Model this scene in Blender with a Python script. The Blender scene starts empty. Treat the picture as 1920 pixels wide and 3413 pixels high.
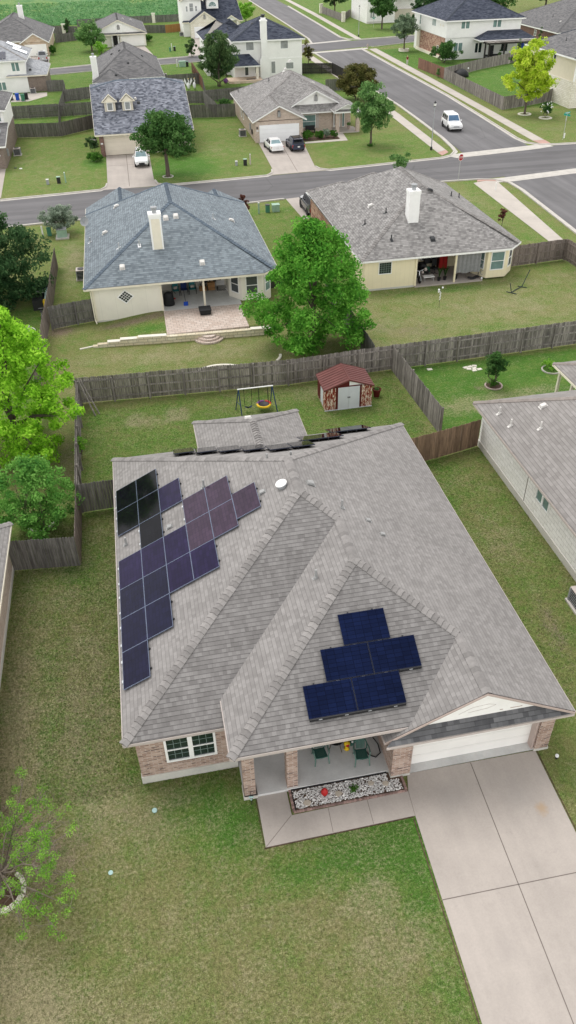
import bpy, math, random
import numpy as np
from mathutils import Vector, Matrix

random.seed(11)
RNG = np.random.default_rng(11)
scene = bpy.context.scene
COL = scene.collection
R = math.radians

# ------------------------------------------------------------------ materials
def sock(node, *names):
    for n in names:
        if n in node.inputs: return node.inputs[n]
    raise KeyError(names)

class NT:
    """small wrapper that makes node chains short to write"""
    def __init__(s, name):
        s.m = bpy.data.materials.new(name); s.m.use_nodes = True
        s.nt = s.m.node_tree; s.b = s.nt.nodes['Principled BSDF']
        s.out = s.nt.nodes['Material Output']
    def n(s, t, **kw):
        x = s.nt.nodes.new(t)
        for k, v in kw.items(): setattr(x, k, v)
        return x
    def l(s, a, b): s.nt.links.new(a, b)
    def put(s, inp, v):
        if hasattr(v, 'is_output') or isinstance(v, bpy.types.NodeSocket): s.l(v, inp)
        else:
            if isinstance(v, (tuple, list)) and len(v) == 3 and inp.type == 'RGBA': v = (*v, 1)
            inp.default_value = v
    def coord(s, kind='Object'):
        if not hasattr(s, '_tc'): s._tc = s.n('ShaderNodeTexCoord')
        return s._tc.outputs[kind]
    def uv(s): return s.coord('UV')
    def pos(s):
        if not hasattr(s, '_g'): s._g = s.n('ShaderNodeNewGeometry')
        return s._g.outputs['Position']
    def island(s):
        s.pos(); return s._g.outputs['Random Per Island']
    def noise(s, vec, scale, detail=3, rough=.6, dist=0):
        x = s.n('ShaderNodeTexNoise'); s.l(vec, x.inputs['Vector'])
        x.inputs['Scale'].default_value = scale; x.inputs['Detail'].default_value = detail
        x.inputs['Roughness'].default_value = rough; x.inputs['Distortion'].default_value = dist
        return x.outputs['Fac']
    def mapr(s, v, a, b, c=0, d=1):
        x = s.n('ShaderNodeMapRange'); s.put(x.inputs[0], v)
        for i, q in enumerate((a, b, c, d)): x.inputs[i + 1].default_value = q
        return x.outputs[0]
    def mix(s, f, a, b, mode='MIX'):
        x = s.n('ShaderNodeMix', data_type='RGBA', blend_type=mode)
        s.put(x.inputs[0], f); s.put(x.inputs[6], a); s.put(x.inputs[7], b)
        return x.outputs[2]
    def math(s, op, a, b=0):
        x = s.n('ShaderNodeMath', operation=op); s.put(x.inputs[0], a); s.put(x.inputs[1], b)
        return x.outputs[0]
    def ramp(s, f, stops):
        x = s.n('ShaderNodeValToRGB'); s.put(x.inputs[0], f)
        e = x.color_ramp.elements
        while len(e) < len(stops): e.new(.5)
        for i, (p, c) in enumerate(stops):
            e[i].position = p; e[i].color = (*c, 1)
        return x.outputs[0]
    def bump(s, h, strength=.4, dist=.01):
        x = s.n('ShaderNodeBump'); x.inputs['Strength'].default_value = strength
        x.inputs['Distance'].default_value = dist; s.put(x.inputs['Height'], h)
        s.l(x.outputs[0], s.b.inputs['Normal'])
    def brick(s, vec, w, h, mortar, c1, c2, cm, off=.5, freq=2, smooth=.15, bias=0):
        x = s.n('ShaderNodeTexBrick'); s.l(vec, x.inputs['Vector'])
        x.offset = off; x.offset_frequency = freq
        s.put(x.inputs['Color1'], c1); s.put(x.inputs['Color2'], c2); s.put(x.inputs['Mortar'], cm)
        x.inputs['Scale'].default_value = 1; x.inputs['Mortar Size'].default_value = mortar
        x.inputs['Mortar Smooth'].default_value = smooth; x.inputs['Bias'].default_value = bias
        x.inputs['Brick Width'].default_value = w; x.inputs['Row Height'].default_value = h
        return x
    def fin(s, col, rough=.7, spec=.3, metal=0):
        s.put(s.b.inputs['Base Color'], col); s.put(s.b.inputs['Roughness'], rough)
        sock(s.b, 'Specular IOR Level', 'Specular').default_value = spec
        s.put(s.b.inputs['Metallic'], metal)
        return s.m
    def mul(s, col, f):      # multiply a colour by a scalar socket
        x = s.n('ShaderNodeVectorMath', operation='SCALE'); s.put(x.inputs[0], col); s.put(x.inputs['Scale'], f)
        return x.outputs[0]
    def rgb(s, c):
        x = s.n('ShaderNodeRGB'); x.outputs[0].default_value = (*c, 1); return x.outputs[0]

def simple(name, c, rough=.6, spec=.3, metal=0, amp=.12, scale=3.0, island=0):
    t = NT(name); f = t.mapr(t.noise(t.coord('Object'), scale, 4), .25, .75, 1 - amp, 1 + amp)
    if island: f = t.math('MULTIPLY', f, t.mapr(t.island(), 0, 1, 1 - island, 1 + island))
    return t.fin(t.mul(t.rgb(c), f), rough, spec, metal)

def shingle(name, dark, light, row=.165, tab=.17, joint=.42, grain=.10, vj=.12):
    """laminated shingles: rows with a shadow line, tabs of mixed width and tone"""
    t = NT(name); v = t.uv()
    a = t.brick(v, tab, row, .005, (0.0,) * 3, (1.0,) * 3, (.5,) * 3, off=.37, freq=3)
    b = t.brick(v, tab * 1.63, row, .0, (0.0,) * 3, (1.0,) * 3, (.5,) * 3, off=.61, freq=2)
    c = t.brick(v, tab * 2.7, row, .0, (0.0,) * 3, (1.0,) * 3, (.5,) * 3, off=.23, freq=5)
    tone = t.math('ADD', t.math('MULTIPLY', a.outputs['Color'], .62), t.math('ADD', t.math('MULTIPLY', b.outputs['Color'], .30), t.math('MULTIPLY', c.outputs['Color'], .08)))
    tone = t.math('ADD', tone, t.mapr(t.noise(v, 1.2, 3), .3, .7, -.12, .12))
    col = t.mix(t.mapr(tone, .12, .88), dark, light)
    col = t.mul(col, t.mapr(t.noise(v, .35, 4), .3, .7, .92, 1.07))
    col = t.mul(col, t.mapr(t.noise(v, 60, 2), .3, .7, 1 - grain, 1 + grain))
    sx = t.n('ShaderNodeSeparateXYZ'); t.l(v, sx.inputs[0])
    fr = t.math('FRACT', t.math('ADD', t.math('DIVIDE', sx.outputs[1], row), 1000))
    line = t.mapr(fr, .80, .96)                       # shadow under the butt edge of the course above
    jm = t.math('MAXIMUM', line, t.math('MULTIPLY', a.outputs['Fac'], vj))
    col = t.mul(col, t.mapr(jm, 0, 1, 1, joint))
    t.bump(t.math('SUBTRACT', t.math('MULTIPLY', tone, .35), fr), .45, .012)
    return t.fin(col, .92, .15)

def brickwall(name, c1, c2, dark, mortar, w=.23, h=.078, dk=.62):
    t = NT(name); v = t.uv()
    a = t.brick(v, w, h, .011, (0,) * 3, (1,) * 3, (.5,) * 3)
    b = t.brick(v, w, h, .0, (0,) * 3, (1,) * 3, (.5,) * 3, off=.5)
    tone = t.math('ADD', t.math('MULTIPLY', a.outputs['Color'], .8), t.mapr(t.noise(v, 2.2, 3), .3, .7, -.2, .2))
    col = t.mix(tone, c1, c2)
    # a few burnt bricks: a stretched noise keeps them brick-shaped
    m = t.n('ShaderNodeMapping'); t.l(v, m.inputs[0]); m.inputs['Scale'].default_value = (2.4, 12, 1)
    d = t.mapr(t.noise(m.outputs[0], 1.0, 1), dk, dk + .04)
    col = t.mix(d, col, dark)
    col = t.mix(a.outputs['Fac'], col, mortar)
    t.bump(t.math('SUBTRACT', 1, a.outputs['Fac']), .5, .008)
    return t.fin(col, .85, .2)

def stone(name, c1, c2, mortar, w=.5, h=.2, amp=.12):
    t = NT(name); v = t.uv()
    n = t.n('ShaderNodeMix', data_type='VECTOR'); n.inputs[0].default_value = .06
    nz = t.n('ShaderNodeTexNoise'); t.l(v, nz.inputs['Vector']); nz.inputs['Scale'].default_value = 1.6
    t.l(v, n.inputs[4]); t.l(nz.outputs['Color'], n.inputs[5]); vv = n.outputs[1]
    a = t.brick(vv, w, h, .012, c1, c2, mortar, off=.43, freq=2)
    col = t.mul(a.outputs['Color'], t.mapr(t.noise(v, 6, 5, .7), .3, .7, 1 - amp, 1 + amp))
    t.bump(t.math('ADD', t.math('MULTIPLY', t.noise(v, 9, 4), .6), t.math('SUBTRACT', 1, a.outputs['Fac'])), .6, .02)
    return t.fin(col, .9, .2)

def siding(name, c, row=.19, vertical=False, groove=.72):
    t = NT(name); v = t.uv()
    if vertical:
        m = t.n('ShaderNodeMapping'); t.l(v, m.inputs[0]); m.inputs['Rotation'].default_value = (0, 0, R(90)); vv = m.outputs[0]
    else: vv = v
    a = t.brick(vv, 400, row, .010, c, c, tuple(x * groove for x in c), off=0)
    col = t.mul(a.outputs['Color'], t.mapr(t.noise(v, .7, 4), .3, .7, .95, 1.04))
    t.bump(t.math('SUBTRACT', 1, a.outputs['Fac']), .3, .01)
    return t.fin(col, .6, .3)

def concrete(name, c, stain=.12, scale=.5, joint=None):
    t = NT(name); p = t.pos()
    f = t.mapr(t.noise(p, scale, 5, .65), .3, .7, 1 - stain, 1 + stain * .6)
    g = t.mapr(t.noise(p, 14, 4, .7), .3, .7, .95, 1.04)
    col = t.mul(t.mul(t.rgb(c), f), g)
    st = t.mapr(t.noise(p, 1.1, 6, .7, .6), .60, .74, 0, .22)
    col = t.mix(st, col, tuple(x * .55 for x in c))
    t.bump(t.noise(p, 60, 3), .12, .004)
    return t.fin(col, .85, .25)

def driveconc(name, c):
    t = NT(name); p = t.pos(); m = t.n('ShaderNodeMapping'); t.l(p, m.inputs[0]); m.inputs['Scale'].default_value = (1.5, .16, 1)
    f = t.math('MULTIPLY', t.mapr(t.noise(p, .45, 5, .65), .3, .7, .90, 1.07), t.mapr(t.noise(m.outputs[0], 1.0, 4, .6), .3, .7, .94, 1.05))
    f = t.math('MULTIPLY', f, t.mapr(t.noise(p, 18, 4, .7), .3, .7, .94, 1.05))
    col = t.mul(t.rgb(c), f)
    col = t.mix(t.mapr(t.noise(p, .9, 7, .75, .8), .60, .74, 0, .35), col, tuple(x * .62 for x in c))
    col = t.mix(t.mapr(t.noise(p, 6, 3, .8), .70, .76, 0, .4), col, (.16, .14, .13))
    def spot(x, y, r, cc, a):
        d = t.n('ShaderNodeVectorMath', operation='DISTANCE'); t.l(p, d.inputs[0]); d.inputs[1].default_value = (x, y, .03)
        dd = t.math('ADD', d.outputs['Value'], t.mapr(t.noise(p, 5, 3), .2, .8, -.12, .12))
        return t.mix(t.mapr(dd, r * .2, r, a, 0), col, cc)
    col = spot(11.45, 13.4, .32, (.42, .29, .17), .65); col = spot(8.4, 14.4, .9, (.27, .25, .235), .35); col = spot(10.8, 14.1, .8, (.28, .26, .245), .3); col = spot(8.3, 9.2, .6, (.30, .27, .25), .3)
    t.bump(t.noise(p, 60, 3), .15, .004)
    return t.fin(col, .85, .25)

def glass(name, c, rough=.06):
    t = NT(name)
    f = t.mapr(t.noise(t.coord('Object'), 1.2, 2), .3, .7, .8, 1.2)
    return t.fin(t.mul(t.rgb(c), f), rough, .6)

def leafmat(name, dark, mid, light, trans=.36):
    t = NT(name)
    f = t.math('ADD', t.math('MULTIPLY', t.island(), .65), t.mapr(t.noise(t.pos(), .8, 4, .65), .3, .7, -.34, .62))
    col = t.ramp(f, [(0.05, dark), (.5, mid), (.95, light)])
    d = t.n('ShaderNodeBsdfDiffuse'); t.l(col, d.inputs[0])
    tr = t.n('ShaderNodeBsdfTranslucent')
    t.l(t.mix(.5, col, light), tr.inputs[0])
    mx = t.n('ShaderNodeMixShader'); mx.inputs[0].default_value = trans
    t.l(d.outputs[0], mx.inputs[1]); t.l(tr.outputs[0], mx.inputs[2]); t.l(mx.outputs[0], t.out.inputs[0])
    return t.m

def woodmat(name, c, dark, island=.25):
    t = NT(name); v = t.coord('Object')
    m = t.n('ShaderNodeMapping'); t.l(v, m.inputs[0]); m.inputs['Scale'].default_value = (14, 14, 1.2)
    f = t.noise(m.outputs[0], 1.0, 5, .7)
    g = t.noise(v, .55, 3)
    col = t.mix(t.mapr(f, .35, .7), dark, c)
    col = t.mix(t.mapr(g, .5, .75, 0, .5), col, dark)
    col = t.mul(col, t.mapr(t.island(), 0, 1, 1 - island, 1 + island))
    return t.fin(col, .9, .15)

# ------------------------------------------------------------------ mesh builder
class MB:
    def __init__(s): s.v = []; s.f = []; s.mi = []
    def face(s, pts, m=0):
        b = len(s.v); s.v += [tuple(p) for p in pts]; s.f.append(tuple(range(b, b + len(pts)))); s.mi.append(m); return s
    def raw(s, vs, fs, m=0):
        b = len(s.v); s.v += [tuple(p) for p in vs]
        for f in fs: s.f.append(tuple(b + i for i in f)); s.mi.append(m)
        return s
    def box(s, x0, y0, z0, x1, y1, z1, m=0, rot=0, ctr=None, tilt=None):
        v = [(x0, y0, z0), (x1, y0, z0), (x1, y1, z0), (x0, y1, z0), (x0, y0, z1), (x1, y0, z1), (x1, y1, z1), (x0, y1, z1)]
        if rot or tilt:
            c = Vector(ctr or ((x0 + x1) / 2, (y0 + y1) / 2, (z0 + z1) / 2))
            M = Matrix.Rotation(rot, 3, 'Z')
            if tilt: M = M @ Matrix.Rotation(tilt[0], 3, tilt[1])
            v = [tuple(c + M @ (Vector(p) - c)) for p in v]
        return s.raw(v, [(3, 2, 1, 0), (4, 5, 6, 7), (0, 1, 5, 4), (1, 2, 6, 5), (2, 3, 7, 6), (3, 0, 4, 7)], m)
    def obox(s, o, u, n, a0, a1, n0, n1, z0, z1, m=0):
        """box in a wall frame: o origin, u along the wall, n outwards"""
        o, u, n = Vector(o), Vector(u), Vector(n); Z = Vector((0, 0, 1))
        P = lambda a, b, c: tuple(o + u * a + n * b + Z * c)
        v = [P(a0, n0, z0), P(a1, n0, z0), P(a1, n1, z0), P(a0, n1, z0), P(a0, n0, z1), P(a1, n0, z1), P(a1, n1, z1), P(a0, n1, z1)]
        return s.raw(v, [(3, 2, 1, 0), (4, 5, 6, 7), (0, 1, 5, 4), (1, 2, 6, 5), (2, 3, 7, 6), (3, 0, 4, 7)], m)
    def prism(s, poly, z0, z1, m=0, mtop=None):
        a = sum(poly[i][0] * poly[(i + 1) % len(poly)][1] - poly[(i + 1) % len(poly)][0] * poly[i][1] for i in range(len(poly)))
        if a < 0: poly = poly[::-1]
        n = len(poly)
        zt = z1 if hasattr(z1, '__len__') else [z1] * n
        s.face([(p[0], p[1], zt[i]) for i, p in enumerate(poly)], m if mtop is None else mtop)
        for i in range(n):
            p, q = poly[i], poly[(i + 1) % n]
            s.face([(p[0], p[1], z0), (q[0], q[1], z0), (q[0], q[1], zt[(i + 1) % n]), (p[0], p[1], zt[i])], m)
        return s
    def tube(s, pts, rads, n=8, m=0, cap=True):
        pts = [Vector(p) for p in pts]
        if not hasattr(rads, '__len__'): rads = [rads] * len(pts)
        rings = []
        for i, p in enumerate(pts):
            d = (pts[min(i + 1, len(pts) - 1)] - pts[max(i - 1, 0)])
            if d.length < 1e-9: d = Vector((0, 0, 1))
            d.normalize(); a = d.orthogonal().normalized() if abs(d.z) > .9 else d.cross(Vector((0, 0, 1))).normalized()
            b = d.cross(a)
            rings.append([p + (a * math.cos(2 * math.pi * k / n) + b * math.sin(2 * math.pi * k / n)) * rads[i] for k in range(n)])
        base = len(s.v)
        for r in rings: s.v += [tuple(q) for q in r]
        for i in range(len(rings) - 1):
            for k in range(n):
                a0 = base + i * n + k; a1 = base + i * n + (k + 1) % n
                s.f.append((a0, a1, a1 + n, a0 + n)); s.mi.append(m)
        if cap:
            s.f.append(tuple(base + k for k in range(n))[::-1]); s.mi.append(m)
            s.f.append(tuple(base + (len(rings) - 1) * n + k for k in range(n))); s.mi.append(m)
        return s
    def lathe(s, prof, c=(0, 0, 0), n=16, m=0, sx=1, sy=1):
        base = len(s.v)
        for r, z in prof:
            for k in range(n):
                t = 2 * math.pi * k / n; s.v.append((c[0] + sx * r * math.cos(t), c[1] + sy * r * math.sin(t), c[2] + z))
        for i in range(len(prof) - 1):
            for k in range(n):
                a = base + i * n + k; b = base + i * n + (k + 1) % n
                s.f.append((a, b, b + n, a + n)); s.mi.append(m)
        s.f.append(tuple(base + k for k in range(n))[::-1]); s.mi.append(m)
        s.f.append(tuple(base + (len(prof) - 1) * n + k for k in range(n))); s.mi.append(m)
        return s
    def ball(s, c, r, n=8, m=0, sq=(1, 1, 1), jit=0):
        pr = []
        base = len(s.v); rows = max(4, n // 2 + 1)
        for i in range(rows + 1):
            ph = -math.pi / 2 + math.pi * i / rows
            for k in range(n):
                t = 2 * math.pi * k / n; j = 1 + random.uniform(-jit, jit)
                s.v.append((c[0] + sq[0] * r * j * math.cos(ph) * math.cos(t), c[1] + sq[1] * r * j * math.cos(ph) * math.sin(t), c[2] + sq[2] * r * j * math.sin(ph)))
        for i in range(rows):
            for k in range(n):
                a = base + i * n + k; b = base + i * n + (k + 1) % n
                s.f.append((a, b, b + n, a + n)); s.mi.append(m)
        return s
    def torus(s, c, R0, r, n=24, k=8, m=0, axis='z', arc=1.0, start=0):
        pts = []
        for i in range(int(n * arc) + 1):
            t = start + 2 * math.pi * i / n
            a, b = R0 * math.cos(t), R0 * math.sin(t)
            pts.append({'z': (c[0] + a, c[1] + b, c[2]), 'y': (c[0] + a, c[1], c[2] + b), 'x': (c[0], c[1] + a, c[2] + b)}[axis])
        return s.tube(pts, r, k, m, cap=arc < 1)
    def board(s, p0, p1, n, h, th=.03, m=0, drop=0):
        """vertical board along p0->p1 (may slope), n = outward horizontal normal"""
        p0, p1, n = Vector(p0), Vector(p1), Vector(n).normalized() * th; d = Vector((0, 0, -h)); e = Vector((0, 0, -drop))
        v = [p0 + e, p1 + e, p1 + e + n, p0 + e + n]; v2 = [q + d for q in v]
        return s.raw([tuple(q) for q in v2 + v], [(3, 2, 1, 0), (4, 5, 6, 7), (0, 1, 5, 4), (1, 2, 6, 5), (2, 3, 7, 6), (3, 0, 4, 7)], m)

def root_loc(o):
    while o.parent: o = o.parent
    return Vector(o.location)

def obj(name, mb, mats, parent=None, loc=None, smooth=False, bevel=0, label=None, uv=True, local=False):
    me = bpy.data.meshes.new(name)
    V = np.array(mb.v, float) if len(mb.v) else np.zeros((0, 3))
    off = np.array(root_loc(parent)) if parent else (np.array(loc, float) if loc is not None else np.zeros(3))
    me.from_pydata([tuple(x) for x in (V if local else V - off)], [], mb.f)
    if not isinstance(mats, (list, tuple)): mats = [mats]
    for m in mats: me.materials.append(m)
    me.polygons.foreach_set('material_index', mb.mi)
    if smooth: me.polygons.foreach_set('use_smooth', [True] * len(me.polygons))
    if uv and len(mb.f):
        lay = me.uv_layers.new(name='UVMap'); out = np.zeros((len(me.loops), 2)); k = 0
        for p in me.polygons:
            n = p.normal
            if abs(n.z) > .985: h, w = (1., 0., 0.), (0., 1., 0.)
            else:
                L = math.hypot(n.x, n.y); h = (-n.y / L, n.x / L, 0.)
                w = (n.y * h[2] - n.z * h[1], n.z * h[0] - n.x * h[2], n.x * h[1] - n.y * h[0])
            for li, vi in zip(p.loop_indices, p.vertices):
                q = V[vi]; out[li] = (q[0] * h[0] + q[1] * h[1], q[0] * w[0] + q[1] * w[1] + q[2] * w[2])
        lay.data.foreach_set('uv', out.ravel())
    me.update()
    o = bpy.data.objects.new(name, me); COL.objects.link(o)
    if parent: o.parent = parent
    elif loc is not None: o.location = loc
    if bevel:
        b = o.modifiers.new('bevel', 'BEVEL'); b.width = bevel; b.segments = 2; b.limit_method = 'ANGLE'; b.angle_limit = R(40)
    if label: o['label'] = label
    return o

def tag(o, label, cat, group=None):
    o['label'] = label; o['category'] = cat
    if group: o['group'] = group
    return o
def thing(name, label, cat, loc, group=None):
    o = bpy.data.objects.new(name, None); COL.objects.link(o); o.location = loc; o.empty_display_size = .3
    return tag(o, label, cat, group)
def structure(o): o['kind'] = 'structure'; return o
def dup(root, loc, rz, label, group=None):
    r = root.copy(); COL.objects.link(r); r.location = loc; r.rotation_euler = (0, 0, rz); r['label'] = label
    if group: r['group'] = group
    for ch in list(root.children):
        c = ch.copy(); COL.objects.link(c); c.parent = r
        for g in ch.children:
            d = g.copy(); COL.objects.link(d); d.parent = c
    return r
def text_part(name, body, size, m, parent, mat4, label=None):
    cu = bpy.data.curves.new(name, 'FONT'); cu.body = body; cu.size = size; cu.align_x = 'CENTER'; cu.align_y = 'CENTER'; cu.extrude = .002
    t = bpy.data.objects.new('tmp_text', cu); COL.objects.link(t)
    dg = bpy.context.evaluated_depsgraph_get(); me = bpy.data.meshes.new_from_object(t.evaluated_get(dg))
    bpy.data.objects.remove(t); me.name = name; me.transform(mat4); me.materials.clear(); me.materials.append(m)
    o = bpy.data.objects.new(name, me); COL.objects.link(o); o.parent = parent
    return o

# ------------------------------------------------------------------ palette
M = {}
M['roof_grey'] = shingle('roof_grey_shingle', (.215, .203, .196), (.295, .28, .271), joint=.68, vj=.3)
M['roof_front_shaded'] = shingle('roof_grey_front_shaded_shingle', (.165, .156, .152), (.245, .234, .228), joint=.42, tab=.15)  # copy of the grey shingle, front-plane shade darkened into its colour
M['vent_dull'] = simple('vent_dull_grey', (.30, .30, .295), .5, amp=.1)
M['roof_grey_b'] = shingle('roof_weathered_shingle', (.165, .158, .154), (.335, .322, .312), row=.19, tab=.24, joint=.55)
M['roof_brown'] = shingle('roof_brown_shingle', (.225, .21, .20), (.30, .282, .27), row=.19, tab=.36, joint=.62, vj=.3)
M['roof_blue'] = shingle('roof_blue_shingle', (.135, .158, .178), (.235, .272, .298), row=.20, tab=.26, joint=.55)
M['roof_slate'] = shingle('roof_slate_shingle', (.06, .066, .085), (.27, .285, .33), row=.24, tab=.34, joint=.6)
M['roof_far_grey'] = shingle('roof_far_grey_shingle', (.11, .108, .112), (.2, .195, .195), row=.25, tab=.5, joint=.6)
M['roof_dark'] = shingle('roof_charcoal_shingle', (.026, .032, .05), (.085, .095, .125), row=.3, tab=.5, joint=.6)
M['roof_light'] = shingle('roof_pale_shingle', (.24, .25, .27), (.42, .43, .45), row=.25, tab=.5, joint=.6)
M['cap_grey'] = simple('ridge_cap_grey', (.25, .236, .228), .9, .15, amp=.12, scale=8, island=.2)
M['cap_blue'] = simple('ridge_cap_blue', (.12, .15, .185), .9, .15, amp=.15, scale=8, island=.14)
M['cap_dark'] = simple('ridge_cap_dark', (.05, .058, .075), .9, .15, island=.1)
M['cap_brown'] = simple('ridge_cap_brown', (.26, .23, .21), .9, .15, island=.12)
M['cap_far'] = simple('ridge_cap_far', (.13, .128, .13), .9, .15, island=.1)
M['brick_tan'] = brickwall('brick_tan', (.29, .175, .13), (.56, .42, .35), (.085, .045, .04), (.52, .45, .40), w=.34, h=.08, dk=.585)
M['brick_pale'] = brickwall('brick_pale', (.46, .34, .27), (.64, .52, .43), (.20, .14, .11), (.55, .50, .45), dk=.66)
M['brick_brown'] = brickwall('brick_brown', (.17, .12, .095), (.27, .2, .165), (.09, .06, .05), (.3, .27, .24))
M['brick_red'] = brickwall('brick_red', (.13, .05, .04), (.24, .11, .085), (.05, .03, .03), (.3, .25, .22))
M['brick_mix'] = stone('brick_patchwork', (.50, .33, .24), (.26, .12, .085), (.55, .48, .42), w=.55, h=.3, amp=.25)
M['limestone'] = stone('limestone_white', (.82, .805, .77), (.90, .885, .86), (.56, .545, .52), w=.55, h=.24, amp=.09)
M['limestone_cream'] = stone('limestone_cream', (.74, .69, .58), (.86, .82, .73), (.42, .38, .32), w=.6, h=.22, amp=.12)
M['stone_pink'] = stone('stone_pink', (.52, .38, .27), (.66, .54, .42), (.50, .44, .38), w=.5, h=.28)
M['retaining'] = stone('retaining_stone', (.62, .54, .38), (.72, .66, .52), (.24, .20, .16), w=.62, h=.21, amp=.16)
M['paver'] = stone('paver_patio', (.50, .40, .34), (.60, .51, .45), (.24, .20, .18), w=.42, h=.30, amp=.1)
M['siding_white'] = siding('siding_white', (.86, .85, .82))
M['siding_cream'] = siding('siding_cream', (.82, .78, .69), row=1.2, vertical=True, groove=.86)
M['siding_yellow'] = siding('siding_yellow', (.84, .75, .53), row=.4, vertical=True, groove=.9)
M['siding_beige'] = siding('siding_beige', (.60, .55, .45))
M['stucco'] = simple('stucco_cream', (.74, .67, .53), .8, amp=.05, scale=2)
M['gable_paint'] = simple('painted_gable_cream', (.88, .865, .83), .6, amp=.06, scale=2)
M['trim_white'] = simple('trim_white', (.88, .87, .85), .5, amp=.04)
M['trim_cream'] = simple('trim_cream', (.80, .74, .61), .5, amp=.05)
M['trim_taupe'] = simple('trim_taupe', (.46, .37, .33), .5, amp=.06)
M['trim_pale'] = simple('trim_pale_taupe', (.50, .44, .41), .5, amp=.05)
M['door_panel'] = siding('garage_door_cream', (.88, .86, .82), row=.53, groove=.9)
M['door_white'] = siding('garage_door_white', (.86, .86, .87), row=.53, groove=.9)
M['door_tan'] = siding('garage_door_tan', (.74, .67, .56), row=.53, groove=.9)
M['soffit'] = simple('soffit', (.5, .47, .43), .7)
M['dark_glass'] = glass('window_dark_glass', (.018, .03, .028))
M['teal_glass'] = glass('window_teal_glass', (.16, .25, .24), .1)
M['grey_glass'] = glass('window_screen_glass', (.30, .31, .31), .2)
M['dark_screen'] = glass('window_dark_screen', (.07, .08, .082), .18)
M['found'] = concrete('foundation_concrete', (.60, .58, .53), .08, .8)
M['slab'] = concrete('slab_grey_concrete', (.60, .595, .58), .2, .7)
M['drive'] = driveconc('driveway_concrete', (.42, .375, .34))
M['walkc'] = concrete('pavement_concrete', (.49, .445, .40), .12, .5)
M['kerb'] = concrete('kerb_concrete', (.52, .49, .45), .16, 1.2)
M['ramp'] = concrete('tactile_ramp_concrete', (.48, .30, .255), .12, 1.2)
M['joint'] = simple('joint_dark', (.17, .145, .13), .95)  # plain dark tone of the concrete joints
M['edge_white'] = simple('edging_white', (.72, .68, .60), .8, amp=.12, scale=5)
M['fence_grey'] = woodmat('fence_weathered', (.36, .33, .30), (.12, .108, .098), .38)
M['fence_dark'] = woodmat('fence_dark', (.225, .215, .20), (.09, .083, .078))
M['fence_mid'] = woodmat('fence_greybrown', (.30, .255, .225), (.13, .105, .092))
M['fence_brown'] = woodmat('fence_brown', (.33, .225, .15), (.15, .10, .07))
M['fence_orange'] = woodmat('fence_new_cedar', (.42, .22, .08), (.30, .15, .06), .12)
M['fence_red'] = woodmat('fence_cedar', (.30, .17, .115), (.16, .09, .07))
M['fence_black'] = woodmat('fence_near_black', (.06, .055, .05), (.03, .028, .026))
M['bark'] = woodmat('bark', (.16, .125, .10), (.06, .048, .04))
M['bark_pale'] = woodmat('bark_pale', (.26, .22, .18), (.13, .11, .09))
M['metal'] = simple('galvanised_metal', (.52, .53, .54), .45, .5, .5, amp=.08)
M['vent_white'] = simple('vent_pale', (.62, .60, .57), .5, amp=.08)
M['vent_dark'] = simple('vent_dark', (.04, .042, .045), .6)
M['black'] = simple('black_plastic', (.018, .018, .02), .5, .4)
M['rubber'] = simple('rubber', (.02, .02, .021), .85, .2)
M['rim'] = simple('wheel_rim', (.45, .46, .47), .35, .5, .7)
M['chrome'] = simple('chrome', (.6, .61, .62), .2, .5, .9, amp=.03)
M['red_lens'] = simple('tail_lamp_red', (.35, .015, .012), .3, .5)
M['head_lens'] = simple('head_lamp', (.55, .57, .58), .15, .6)
M['plate'] = simple('plate_white', (.7, .7, .7), .5)
M['white_plastic'] = simple('white_plastic', (.76, .75, .72), .5, .4, amp=.05)
M['green_box'] = simple('utility_green', (.06, .20, .13), .6)
M['green_pale'] = simple('utility_pale_green', (.30, .44, .34), .6)
M['steel_grey'] = simple('utility_grey', (.33, .34, .35), .6)
M['chair_green'] = simple('chair_green', (.035, .105, .085), .45, .4, amp=.12)
M['chair_edge'] = simple('chair_green_pale', (.10, .18, .15), .5, .3)
M['blue_pl'] = simple('blue_plastic', (.015, .07, .42), .5)
M['navy_pl'] = simple('navy_cloth', (.02, .04, .16), .8)
M['teal_cl'] = simple('teal_cloth', (.04, .22, .24), .8)
M['mint'] = simple('mint_board', (.36, .52, .50), .6)
M['orange_box'] = simple('orange_crate', (.42, .22, .09), .7)
M['yellow'] = simple('yellow_plastic', (.75, .50, .02), .5)
M['red_pl'] = simple('red_plastic', (.45, .02, .02), .5)
M['purple'] = simple('purple_plastic', (.18, .06, .22), .5)
M['grill_cover'] = simple('black_cover', (.014, .015, .017), .6, .3, amp=.2)
M['curtain'] = simple('grey_curtain', (.25, .25, .255), .9, amp=.15, scale=4)
M['mulch'] = simple('brown_mulch', (.10, .065, .045), .95, amp=.4, scale=9)
M['flag'] = simple('flagstone', (.52, .45, .37), .9, amp=.15)
M['sign_green'] = simple('street_sign_green', (.015, .30, .22), .5)
M['sign_red'] = simple('stop_sign_red', (.35, .012, .018), .5)
M['white_flat'] = simple('white_letter', (.8, .8, .8), .6, amp=.02)
M['skin'] = simple('skin', (.50, .30, .22), .6)
M['maroon'] = simple('maroon_cloth', (.16, .018, .022), .9)
M['trouser'] = simple('pale_grey_trousers', (.50, .48, .46), .9)
M['hair'] = simple('fair_hair', (.42, .32, .22), .9)
M['muntin'] = simple('window_muntin', (.20, .26, .24), .6)
# ------------------------------------------------------------------ ground
def sstep(a, b, x):
    t = np.clip((x - a) / (b - a), 0, 1); return t * t * (3 - 2 * t)
def ground_h(x, y):
    x = np.asarray(x, float); y = np.asarray(y, float)
    t = sstep(-4.0, .9, x) * (1 - sstep(8.4, 10.2, x)) * sstep(55.05, 55.35, y) * (1 - sstep(78, 84, y)) * .46
    return t
def gz(x, y): return float(ground_h(x, y))

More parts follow.
